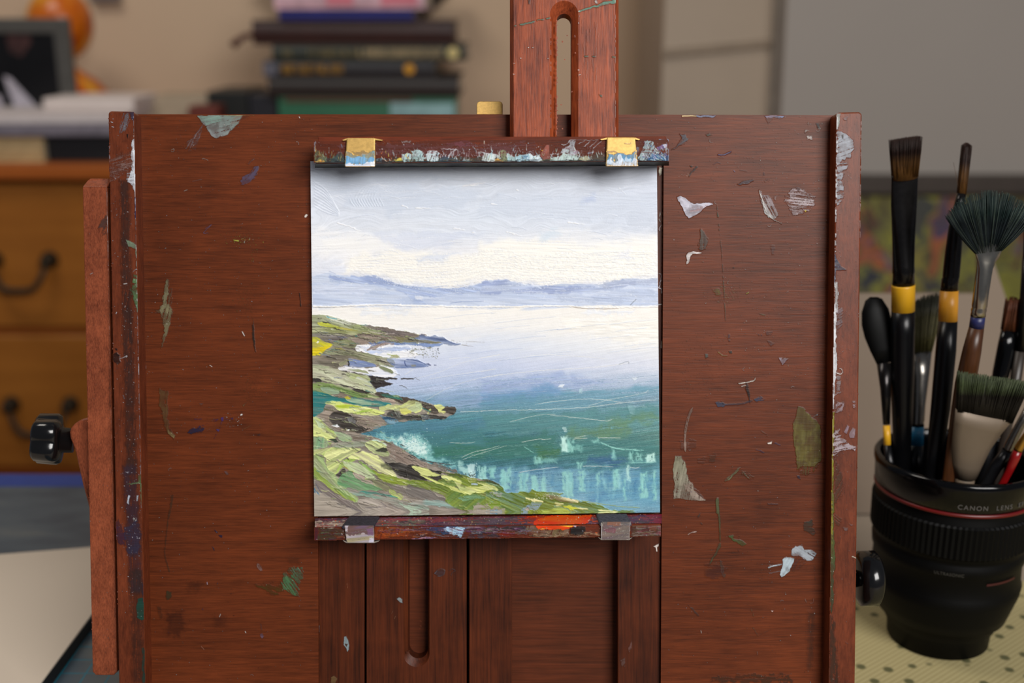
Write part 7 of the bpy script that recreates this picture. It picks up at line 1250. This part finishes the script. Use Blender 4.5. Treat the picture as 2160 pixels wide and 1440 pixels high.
# olive flat brush
b5 = Brush('short olive-bristled filbert brush with a blue band between the two yellow-banded brushes', (1955, 622), (1929, 985), 0.578, 0.560)
mo = bristle_mat('olive bristles', (34, 34, 22), (66, 62, 34), 0.25, 0)
h_ = b5.hair([(1925, 742), (1962, 738)], lambda t, r: (1922+60*t+r.uniform(-1, 1), 636-22*t+10*abs(t-.5)+r.uniform(-1, 2)), 220, 0.0003, mo, 0.004, seed=6); along(h_, b5.pt(1945, 740), b5.dir, 0.028)
o = b5.sec('bristle_core', [(1954, 634, 22, .08), (1951, 680, 31, .16), (1945, 742, 21, .3)], .2, mo, 24); along(o, b5.pt(1945, 740), b5.dir, 0.028)
b5.sec('ferrule', [(1944, 738, 22, .3), (1941, 790, 19, .6), (1936, 850, 16, .9), (1933.5, 885, 16), (1933, 890, 15), (1932.5, 898, 16.5)], 1, M_chrome, 24); b5.sec('handle_band', [(1932.5, 898, 16), (1931, 938, 16)], 1, flat('blue band', (40, 120, 160), 0.4), 20); b5.sec('handle', [(1931, 938, 16), (1929, 985, 15)], 1, M_hblack, 20, foot=True)
# wide wash brush with pale ferrule
b6 = Brush('wide flat wash brush with green-tipped dark bristles and a pale tapering ferrule', (2095, 795), (2034, 1012), 0.514, 0.5285)
mw = bristle_mat('green tipped bristles', (70, 80, 52), (26, 22, 18), 0.22, 0)
h_ = b6.hair([(2018, 866), (2134, 890)], lambda t, r: (2020+150*t+r.uniform(-1, 1), 784+22*t+r.uniform(-2, 2)), 620, 0.00026, mw, 0.0032, seed=9); along(h_, b6.pt(2076, 880), b6.dir, 0.020)
o = slant(b6, [((2024, 792), (2160, 812), .0008), ((2020, 830), (2150, 852), .0016), ((2018, 868), (2134, 892), .0018)], 'bristle_core', mw); along(o, b6.pt(2076, 880), b6.dir, 0.020)
slant(b6, [((2016, 862), (2134, 886), .0021), ((2013, 890), (2112, 912), .0024), ((2010, 930), (2088, 945), .0030), ((2009, 975), (2068, 984), .0038), ((2012, 1003), (2058, 1006), .0042)], 'ferrule', flat('pale satin ferrule', (112, 98, 82), 0.5, 0.3, 0.05, 60))
b6.sec('handle', [(2035, 1000, 22), (2034, 1020, 20), (2032, 1050, 18)], .8, flat('pale handle', (112, 98, 82), 0.5), 20, foot=True)
# brushes at the right edge
b7 = Brush('short brush with orange-brown bristles and black ferrule near the right edge', (2136, 630), (2078, 985), 0.566, 0.558)
mbo = bristle_mat('rust bristles', (88, 44, 20), (84, 44, 22), 0.3, 0)
h_ = b7.hair([(2113, 696), (2150, 700)], lambda t, r: (2124+32*t+r.uniform(-1, 1), 634-6*math.sin(t*3.1)+r.uniform(-1, 2)), 160, 0.0003, mbo, 0.005, seed=4); along(h_, b7.pt(2131, 698), b7.dir, 0.016)
o = b7.sec('bristle_core', [(2140, 634, 13), (2137, 650, 17), (2131, 700, 18)], .5, mbo, 20); along(o, b7.pt(2131, 698), b7.dir, 0.016)
b7.sec('ferrule', [(2131, 697, 19), (2124, 730, 19.5), (2112, 785, 18), (2100, 850, 14)], .7, M_gl, 24); b7.sec('handle', [(2100, 850, 14), (2078, 985, 12)], 1, M_hblack, 20, foot=True)
b8 = Brush('slim brush with chrome ferrule and black handle slanting at the right edge', (2178, 840), (2100, 985), 0.530, 0.531)
b8.sec('bristles', [(2208, 770, 1), (2196, 800, 5), (2180, 838, 7)], .9, M_rub, 16); b8.sec('ferrule', [(2180, 838, 6.5), (2152, 895, 9.5), (2129, 940, 11), (2127, 945, 10), (2124, 951, 11)], 1, M_chrome, 20); b8.sec('handle', [(2124, 951, 11), (2112, 970, 13), (2100, 985, 13)], 1, M_hblack, 20, foot=True)
b9 = Brush('small brush with gold ferrule and red handle at the right edge', (2180, 895), (2130, 990), 0.520, 0.524)
b9.sec('bristles', [(2202, 850, 1), (2192, 872, 4), (2182, 892, 5)], .9, M_rub, 16); b9.sec('ferrule', [(2182, 892, 5.5), (2160, 925, 7.5), (2149, 945, 9), (2147, 950, 9)], 1, flat('gold ferrule', (196, 150, 70), 0.3, 1.0, 0.1, 400), 20); b9.sec('handle', [(2147, 950, 9), (2140, 966, 10), (2130, 990, 8)], 1, flat('red lacquer', (120, 12, 14), 0.25), 20, foot=True)
b10 = Brush('brush with a dark upright ferrule cut by the right edge of the frame', (2166, 540), (2112, 960), 0.562, 0.560)
b10.sec('bristles', [(2170, 430, 3), (2170, 445, 9), (2169, 545, 11)], .6, M_rub, 20); b10.sec('ferrule', [(2169, 543, 12), (2162, 650, 12), (2152, 740, 11)], .9, M_dark, 20); b10.sec('handle', [(2152, 740, 11.5), (2134, 850, 12), (2112, 960, 9)], 1, flat('grey brown handle', (46, 38, 32), 0.4), 20, foot=True)

# ================================================================== walls, dresser and the things on it
DY = 1.60
M_wall = flat('warm plaster', (196, 171, 144), 0.85, 0, 0.03, 3); M_wall2 = flat('grey paint', (146, 138, 130), 0.8, 0, 0.03, 3)
XC = float(atY(1392, 300, 1.72)[0])
bm = bmesh.new(); bx(bm, (-2.2, 2.05, 0), (XC+0.2, 2.15, 2.7)); struct(obj('wall_back', bm, M_wall))
bm = bmesh.new(); bx(bm, (XC, 1.72, 0), (2.4, 2.05, 2.7)); struct(obj('wall_right', bm, flat('beige grey plaster', (168, 152, 134), 0.85, 0, 0.05, 5)))
bm = bmesh.new(); bx(bm, (-2.2, -1.2, -0.05), (2.4, 2.15, 0)); struct(obj('floor', bm, wood('floor boards', (96, 62, 38), (150, 104, 66), 'x', 60, 3, 0.5, 0.4, paint=False)))
def vbox(name, x0, x1, y0, y1, Y, depth, mat, parent=None, bev=0.0006, off=None):
    a = atY(x0, (y0+y1)/2, Y)[0]; b = atY(x1, (y0+y1)/2, Y)[0]; z1 = atY(x0, y0, Y)[2]; z0 = atY(x0, y1, Y)[2]
    bm = bmesh.new(); bx(bm, (a, Y, z0), (b, Y+depth, z1), bev); return obj(name, bm, mat, parent, off=off)
# upright batten, and a strip coloured as a shadow line, on the right-hand wall
bm = bmesh.new(); a, b = atY(1630, 120, 1.708), atY(1653, 120, 1.708); bx(bm, (a[0], 1.708, 0.0), (b[0], 1.72, 2.7), 0.002); struct(obj('trim_1', bm, flat('batten', (164, 154, 142), 0.7)))
bm = bmesh.new(); f_ = [atY(1396, 104, 1.714), atY(1396, 122, 1.714), atY(1632, 98, 1.714), atY(1632, 82, 1.714)]; prism(bm, f_, [k+np.array([0, 0.008, 0]) for k in f_], 0.001); struct(obj('shadow_strip', bm, flat('shadow line strip', (140, 124, 106), 0.8)))
# big pale canvas over the batten's right
bm = bmesh.new(); f_ = [atY(1665, -90, 1.66), atY(1641, 352, 1.66), atY(1815, 368, 1.66), atY(2160, 393, 1.66), atY(2330, 404, 1.66), atY(2330, -90, 1.66)]
for k in f_: k[1] = 1.66
prism(bm, f_, [k+np.array([0, 0.04, 0]) for k in f_], 0.002)
o = obj('blank_canvas', bm, flat('pale grey canvas', (158, 150, 142), 0.8, 0, 0.015, 6)); tag(o, 'large blank pale-grey canvas on the wall above the colourful picture, upper right', 'canvas')
# colourful picture
m, nt, b = newmat('colourful abstract paint'); vo = nd(nt, 'ShaderNodeTexVoronoi', feature='SMOOTH_F1'); vo.inputs['Scale'].default_value = 30; vo.inputs['Smoothness'].default_value = 0.6
v_ = mapped(nt, (1, 1, 0.8)); nz_ = nd(nt, 'ShaderNodeTexNoise'); nz_.inputs['Scale'].default_value = 22; nt.links.new(v_, nz_.inputs['Vector'])
va_ = nd(nt, 'ShaderNodeVectorMath', operation='MULTIPLY_ADD'); nt.links.new(nz_.outputs['Color'], va_.inputs[0]); va_.inputs[1].default_value = (0.09, 0.09, 0.09); nt.links.new(v_, va_.inputs[2]); nt.links.new(va_.outputs[0], vo.inputs['Vector']); s3 = nd(nt, 'ShaderNodeSeparateColor'); nt.links.new(vo.outputs['Color'], s3.inputs[0])
c1 = ramp(nt, s3.outputs[0], [(0.0, lin((58, 44, 34))), (0.2, lin((140, 138, 50))), (0.36, lin((26, 30, 56))), (0.5, lin((150, 140, 56))), (0.64, lin((50, 40, 30))), (0.76, lin((160, 90, 50))), (0.88, lin((46, 52, 90))), (1.0, lin((150, 140, 96)))])
for e in nt.nodes: 
    if e.type == 'VALTORGB': e.color_ramp.interpolation = 'LINEAR'
f = noise(nt, mapped(nt, (18, 18, 18)), 1, 4); c1 = mixc(nt, ramp(nt, f, [(0.5, (0, 0, 0)), (0.65, (0.5,)*3)]), c1, lin((70, 62, 48)))
nt.links.new(c1, b.inputs['Base Color']); b.inputs['Roughness'].default_value = 0.6
L0 = atY(1700, 372, 1.63); L1 = atY(2330, 680, 1.63)
pr = thing('framed_picture', (float(L0[0]), 1.63, float(L1[2])), 'framed colourful picture of greens, blues and orange behind the brushes', 'picture')
W_ = float(L1[0]-L0[0]); H_ = float(L0[2]-L1[2])
bm = bmesh.new(); bx(bm, (0.012, 0.004, 0.012), (W_-0.012, 0.012, H_-0.03)); obj('picture', bm, m, pr)
bm = bmesh.new(); bx(bm, (0, 0, H_-0.026), (W_, 0.028, H_), 0.002); bx(bm, (0, 0, 0), (W_, 0.028, 0.014), 0.002); bx(bm, (0, 0, 0.014), (0.014, 0.028, H_-0.034), 0.001); bx(bm, (W_-0.014, 0, 0.014), (W_, 0.028, H_-0.034), 0.001); obj('frame', bm, flat('dark brown frame', (62, 52, 44), 0.6), pr)
# low cupboard carrying the framed picture
ct_ = thing('low_cupboard', (float(L0[0])-0.05, 1.45, 0), 'pale low cupboard under the colourful framed picture', 'cupboard')
bm = bmesh.new(); bx(bm, (0, 0, 0), (W_+0.1, 0.26, float(L1[2])), 0.003); obj('body', bm, M_wall2, ct_)

# pine dresser
DRX0, DRX1 = -1.25, 0.02; ZT = TABLE_Z+0.128
M_pine = wood('varnished pine', (122, 70, 20), (168, 106, 40), 'x', 60, 5, 0.4, 0.35, paint=False, mott=5, contrast=0.6)
M_pine2 = wood('varnished pine edge', (140, 72, 24), (176, 96, 38), 'x', 60, 5, 0.4, 0.35, paint=False, mott=5, contrast=0.6)
dr = thing('chest_of_drawers', (DRX0, DY, 0), 'honey-coloured pine chest of drawers with curved metal handles, left background', 'dresser')
D_ = lambda x, y, z: (x-DRX0, y-DY, z)
bm = bmesh.new(); bx(bm, D_(DRX0+0.02, DY+0.012, 0), D_(DRX1-0.02, 2.03, ZT-0.021), 0.002); obj('carcass', bm, M_pine2, dr)
bm = bmesh.new(); bx(bm, D_(DRX0, DY-0.022, ZT-0.022), D_(DRX1, 2.04, ZT), 0.004, 3); obj('top', bm, M_pine2, dr)
M_iron = flat('aged metal', (56, 50, 40), 0.45, 0.7, 0.2, 200)
def drawer(py0, py1, X0, X1, hc):
    z1 = float(atY(60, py0, DY)[2]); z0 = float(atY(60, py1, DY)[2])
    bm = bmesh.new(); bx(bm, D_(X0, DY-0.004, z0), D_(X1, DY+0.02, z1), 0.004, 3); d = obj('drawer', bm, M_pine, dr)
    for (xa, ya), (xb, yb_) in hc:
        A_ = atY(xa, ya, DY); B_ = atY(xb, yb_, DY); z = float(A_[2])
        bm = bmesh.new()
        for q_ in (A_, B_):
            L = []
            for dd, r in [(0.004, .013), (-.004, .0125), (-.008, .009), (-.016, .007), (-.021, .0075), (-.023, .004)]:
                L.append([D_(q_[0]+r*math.cos(2*math.pi*k/20), DY-0.004+dd, z+r*math.sin(2*math.pi*k/20)) for k in range(20)])
            rings(bm, L)
        n_ = 16; pts = []
        for i in range(n_+1):
            u = i/n_; xx = A_[0]+(B_[0]-A_[0])*u; k = (1-abs(2*u-1)**4)
            pts.append(D_(float(xx), DY-0.018-0.012*k, z-0.040*k))
        tube(bm, pts, [0.0035+0.0012*math.sin(math.pi*i/n_) for i in range(n_+1)], 10); obj('handle', bm, M_iron, d, smooth=True)
mid = -0.62
XR = DRX1-0.05; XL = DRX0+0.05
drawer(388, 690, XL, XR, [((-8, 546), (108, 545)), ]); drawer(706, 985, XL, XR, [((28, 850), (152, 850))])
drawer(1004, 1330, XL, XR, [((50, 1160), (170, 1160))])

# things on the dresser, left to right
def on_top(px, Y): return atY(px, 300, Y)[0]
pf = thing('photo_frame', (float(atY(60, 200, 1.74)[0]), 1.74, ZT), 'grey picture frame with a dark photograph standing on the dresser at the left', 'photo frame')
fx0, fx1 = float(atY(-120, 130, 1.74)[0]), float(atY(150, 130, 1.74)[0]); fz1 = float(atY(60, 38, 1.74)[2]); cxf = pf.location.x; Hf = fz1-ZT; t_ = 0.022
bm = bmesh.new(); bx(bm, (fx0-cxf, 0, Hf-t_), (fx1-cxf, 0.016, Hf), 0.002); bx(bm, (fx0-cxf, 0, 0), (fx1-cxf, 0.016, t_), 0.002); bx(bm, (fx0-cxf, 0, t_), (fx0-cxf+t_, 0.016, Hf-t_), 0.001); bx(bm, (fx1-cxf-t_, 0, t_), (fx1-cxf, 0.016, Hf-t_), 0.001)
obj('frame', bm, flat('grey frame', (74, 72, 68), 0.5), pf)
bm = bmesh.new(); bx(bm, (fx0-cxf+t_, 0.006, t_), (fx1-cxf-t_, 0.012, Hf-t_)); obj('photograph', bm, flat('dark photo print', (12, 10, 11), 0.3, 0, 0.5, 12), pf)
bm = bmesh.new()
for pts in ([(8, 160), (22, 165), (84, 232), (60, 262), (38, 240), (20, 200)], [(-60, 200), (0, 200), (12, 240), (22, 262), (-60, 262)]):
    f_ = [Vector(atY(x, y, 1.7455))-pf.location for x, y in pts]; prism(bm, f_, [k+Vector((0, 0.0012, 0)) for k in f_])
obj('white_lapel', bm, flat('white in the photo', (176, 170, 180), 0.4), pf)
bm = bmesh.new(); f_ = [Vector(atY(x, y, 1.7455))-pf.location for x, y in [(10, 62), (60, 60), (66, 90), (44, 120), (20, 110)]]; prism(bm, f_, [k+Vector((0, 0.0012, 0)) for k in f_]); obj('photo_figure', bm, flat('dim figure in the photo', (64, 40, 38), 0.4, 0, 0.4, 60), pf)
bm = bmesh.new(); prism(bm, [(-0.03, 0.016, 0.12), (0.03, 0.016, 0.12), (0.03, 0.075, 0), (-0.03, 0.075, 0)], [(-0.03, 0.017, 0.125), (0.03, 0.017, 0.125), (0.03, 0.08, 0), (-0.03, 0.08, 0)]); obj('easel_back', bm, flat('frame back', (30, 30, 30), 0.6), pf)
# amber ornament
gy_ = 1.91; gx_ = float(atY(132, 100, gy_)[0]); g = thing('amber_ornament', (gx_, gy_, ZT), 'round glossy amber-orange ornament on a flared foot behind the photo frame', 'ornament')
zc = float(atY(130, 50, gy_)[2])-ZT; zw = float(atY(130, 138, gy_)[2])-ZT; zf = float(atY(130, 205, gy_)[2])-ZT
m, nt, b = newmat('amber glass'); f = noise(nt, mapped(nt, (14, 14, 9)), 1, 3, 0.5, 0.6)
nt.links.new(ramp(nt, f, [(0.36, lin((132, 42, 4))), (0.5, lin((196, 96, 8))), (0.64, lin((214, 160, 40)))]), b.inputs['Base Color']); b.inputs['Roughness'].default_value = 0.14; b.inputs['Roughness'].default_value = 0.3
R_ = 0.0515; bm = bmesh.new(); pf_ = []
for i in range(15):
    th = -math.pi/2+math.pi*i/14*0.93+0.33; th = min(th, math.pi/2); pf_.append((zc+R_*1.12*math.sin(th), max(0.0005, R_*math.cos(th))))
lathe(bm, pf_, n=40); obj('globe', bm, m, g, smooth=True)
bm = bmesh.new(); lathe(bm, [(0, .062), (zf-0.004, .068), (zf+0.006, .066), (zf+0.026, .050), (zf+0.042, .026), (zw, .014), (zc-R_*0.95, .020)], n=40); obj('foot', bm, m, g, smooth=True)
# low pile at left: cream book, dark box, magazines, papers
def block(name, label, cat, x0, x1, y0, y1, Y, depth, mat, rz=0.0, group=None, z0=None, z1=None, pages=None):
    a = float(atY(x0, (y0+y1)/2, Y)[0]); b = float(atY(x1, (y0+y1)/2, Y)[0])
    if z1 is None: z1 = float(atY(x0, y0, Y)[2])
    if z0 is None: z0 = float(atY(x0, y1, Y)[2])
    t = thing(name, ((a+b)/2, Y, z0), label, cat, group, (0, 0, rz)); w = (b-a)/2; h = z1-z0
    if pages is None:
        bm = bmesh.new(); bx(bm, (-w, 0, 0), (w, depth, h), 0.0015); o_ = obj('body', bm, mat, t); 
    else:
        ct = min(0.003, h*0.15)
        bm = bmesh.new(); bx(bm, (-w, 0, 0), (w, depth, ct), 0.0006); bx(bm, (-w, 0, h-ct), (w, depth, h), 0.0006)
        L = []                                   # rounded spine facing the room
        for x in (-w, w): L.append([(x, 0.004-0.005*math.sin(math.pi*i/8), h*i/8) for i in range(9)]+[(x, 0.006, h), (x, 0.006, 0)])
        rings(bm, L); obj('cover', bm, mat, t, smooth=False)
        bm = bmesh.new(); bx(bm, (-w+0.003, 0.007, ct+0.0001), (w-0.003, depth-0.004, h-ct-0.0001)); obj('pages', bm, pages, t)
    return t, w, h
M_pg = flat('book pages', (206, 196, 176), 0.8, 0, 0.06, 400)
block('book', 'cream-spined book lying at the foot of the left-hand pile', 'book', -60, 90, 286, 334, 1.60, 0.16, flat('cream cover', (188, 160, 116), 0.6), z0=ZT, pages=M_pg)
za = float(atY(0, 286, 1.60)[2])
block('dark_box', 'black box beside the cream book on the dresser', 'box', 98, 244, 262, 334, 1.61, 0.15, flat('near black card', (18, 18, 22), 0.5), z0=ZT, z1=za)
tz, w_, h_ = block('magazine', 'grey-edged magazine stack tilted across the cream book and the black box', 'magazine', -80, 236, 262, 284, 1.59, 0.17, flat('magazine edges', (112, 106, 116), 0.6, 0, 0.2, 90), rz=0.05, z0=za, z1=za+0.016)
tz, w_, h_ = block('paper_pile', 'loose white papers on top of the left-hand pile', 'papers', -70, 262, 240, 262, 1.60, 0.16, flat('white papers', (196, 186, 184), 0.7, 0, 0.06, 90), rz=0.07, z0=za+0.0161, z1=za+0.029)
block('open_notebook', 'white notebook topping the papers beside the amber foot', 'notebook', 92, 282, 207, 240, 1.66, 0.12, flat('notebook paper', (206, 194, 188), 0.7, 0, 0.03, 60), rz=0.02, z0=za+0.0291)
block('paper_box', 'pale paper bundle between the notebook and the black case', 'papers', 312, 440, 205, 330, 1.76, 0.12, flat('pale paper bundle', (166, 150, 128), 0.8, 0, 0.06, 40), z0=ZT)
block('red_box', 'small dark red box behind the top edge of the easel board', 'box', 400, 462, 224, 330, 1.70, 0.05, flat('dark red card', (96, 36, 24), 0.6), z0=ZT)
block('black_case', 'black case with a greenish lid left of the book stack', 'case', 440, 525, 193, 330, 1.77, 0.14, flat('black case', (14, 18, 16), 0.5), z0=ZT)
block('black_case', 'black case with a bluish lid directly beside the book stack', 'case', 528, 588, 199, 330, 1.76, 0.14, flat('black blue case', (20, 22, 30), 0.5), z0=ZT)
# the book stack
GR = 'books stacked in the tall pile'
SY = 1.74
zz = ZT
def stacked(label, x0, x1, y0, y1, mat, Y=SY, depth=0.19, rz=0.0, pages=M_pg, zb=None, name='book', cat='book'):
    global zz
    z1 = float(atY(x0, y0, Y)[2]); r = block(name, label, cat, x0, x1, y0, y1, Y, depth, mat, rz, GR, z0=zz, z1=z1, pages=pages); zz = z1+0.0002; return r
t, w_, h_ = stacked('thick green book with pale blue end at the bottom of the tall stack', 590, 965, 206, 330, flat('green cover', (26, 92, 62), 0.45, 0, 0.1, 30)); 
bm = bmesh.new(); bx(bm, (w_*0.25, -0.0024, h_*0.62), (w_*0.97, -0.0008, h_*0.90), 0.0003); obj('pale_label', bm, flat('pale blue label', (130, 168, 170), 0.5, 0, 0.25, 30), t)
bm = bmesh.new(); bx(bm, (-w_*0.92, -0.002, h_*0.93), (w_*0.5, 0.0, h_*0.99), 0.0002); obj('brown_edge', bm, flat('brown edge', (84, 48, 26), 0.6), t)
stacked('thin brown-black book second from the bottom of the tall stack', 566, 968, 163, 206, flat('brown black cover', (34, 27, 24), 0.5))
t, w_, h_ = stacked('black book with gold lettering and a gold dot in the tall stack', 556, 918, 128, 163, flat('black cover', (34, 34, 38), 0.45))
def spine_glyphs(t, h, runs, mat, hh=0.5, seed=3):
    rg = random.Random(seed); bm = bmesh.new()
    for a, b in runs:
        x = a
        while x < b:
            wd = rg.uniform(0.004, 0.008); z_ = h*(0.5-hh/2); k = rg.random()
            bx(bm, (x, -0.0026, z_), (x+0.0016, -0.0009, z_+h*hh))
            if k < 0.7: bx(bm, (x, -0.0026, z_+h*hh*0.84), (x+wd*0.8, -0.0009, z_+h*hh))
            if k > 0.3: bx(bm, (x, -0.0026, z_), (x+wd*0.8, -0.0009, z_+h*hh*0.16))
            if 0.2 < k < 0.8: bx(bm, (x+wd*0.7, -0.0026, z_), (x+wd*0.7+0.0014, -0.0009, z_+h*hh))
            x += wd+0.0018
    obj('spine_lettering', bm, mat, t)
M_gold = flat('gold foil', (176, 130, 44), 0.4, 0.2); M_crm = flat('cream foil', (186, 164, 122), 0.5)
spine_glyphs(t, h_, [(-w_*0.78, -w_*0.5)], M_gold, 0.55)
spine_glyphs(t, h_, [(-w_*0.46, -w_*0.06)], M_gold, 0.55, 4)
def disc(t, x, z, r, mat, name='gold_dot'):
    bm = bmesh.new(); rings(bm, [[(x+r*math.cos(2*math.pi*k/24), y, z+r*math.sin(2*math.pi*k/24)) for k in range(24)] for y in (-0.0026, -0.0008)]); obj(name, bm, mat, t)
disc(t, w_*0.70, h_*0.5, 0.0075, flat('gold spot', (206, 146, 28), 0.4)); bm = bmesh.new(); bx(bm, (-w_, -0.0024, h_*0.1), (-w_*0.84, -0.0008, h_*0.9)); obj('grey_end', bm, flat('grey end', (90, 90, 100), 0.5), t)
t, w_, h_ = stacked('dark green book with cream lettering and a pale disc in the tall stack', 574, 982, 95, 128, flat('bottle green cover', (34, 42, 34), 0.45))
M_dg = flat('dull gold', (120, 106, 66), 0.5)
spine_glyphs(t, h_, [(-w_*0.88, -w_*0.8)], M_dg, 0.5, 5)
spine_glyphs(t, h_, [(-w_*0.62, -w_*0.1)], M_dg, 0.5, 7)
spine_glyphs(t, h_, [(-w_*0.1, w_*0.72)], M_crm, 0.6, 6); disc(t, w_*0.87, h_*0.5, 0.0085, flat('pale disc', (206, 188, 124), 0.4), 'pale_disc')
t, w_, h_ = stacked('thick maroon leather book with a ribbon tail in the tall stack', 532, 957, 42, 95, flat('maroon leather', (48, 22, 18), 0.45, 0, 0.15, 40), pages=flat('maroon page edge', (40, 22, 18), 0.6))
bm = bmesh.new(); tube(bm, [(-w_+0.004, 0.004, h_*0.42), (-w_-0.010, -0.004, h_*0.36), (-w_-0.022, -0.006, h_*0.14), (-w_-0.029, -0.006, -0.001)], [0.004, 0.0045, 0.005, 0.006], 8); obj('ribbon_tail', bm, flat('brown ribbon', (74, 38, 26), 0.6), t, smooth=True)
t, w_, h_ = stacked('blue-covered book near the top of the tall stack', 588, 872, 20, 42, flat('blue cover', (40, 46, 120), 0.45), Y=1.735)
t, w_, h_ = stacked('book with pink and white spine topping the tall stack', 578, 896, -24, 20, flat('pink and white cover', (206, 170, 180), 0.5, 0, 0.3, 22), Y=1.73)
bm = bmesh.new()
M_pink = flat('pink print', (206, 116, 130), 0.5); bm.free()
for a, b in ((-0.3, 0.05), (0.42, 0.9)):
    bm = bmesh.new(); bx(bm, (w_*a, -0.0022, h_*0.2), (w_*b, -0.0008, h_*0.9)); obj('pink_panel', bm, M_pink, t)
# dark flared tray behind the top books, standing on the maroon one
zm = float(atY(600, 42, SY)[2])+0.0002; cxm = float(atY(737, 20, 1.83)[0])
tr = thing('wooden_tray', (cxm, 1.955, zm), 'dark flared wooden tray standing behind the blue and pink books', 'tray')
bm = bmesh.new(); w0, w1, hb = 0.104, 0.165, 0.055
prism(bm, [(-w0, 0, 0), (w0, 0, 0), (w1, -0.01, hb), (-w1, -0.01, hb)], [(-w0, 0.05, 0), (w0, 0.05, 0), (w1, 0.06, hb), (-w1, 0.06, hb)], 0.003); obj('body', bm, flat('dark walnut', (44, 32, 22), 0.5), tr)
# small frame hanging high on the back wall (only its lower edge shows)
bm = bmesh.new(); a = atY(190, 4, 2.035); b = atY(252, 4, 2.035); bx(bm, (a[0], 2.03, a[2]), (b[0], 2.05, a[2]+0.09), 0.002); o = obj('wall_plaque', bm, flat('grey plaque', (110, 100, 96), 0.6)); tag(o, 'small grey plaque on the back wall above the notebook, cut by the top edge', 'plaque')
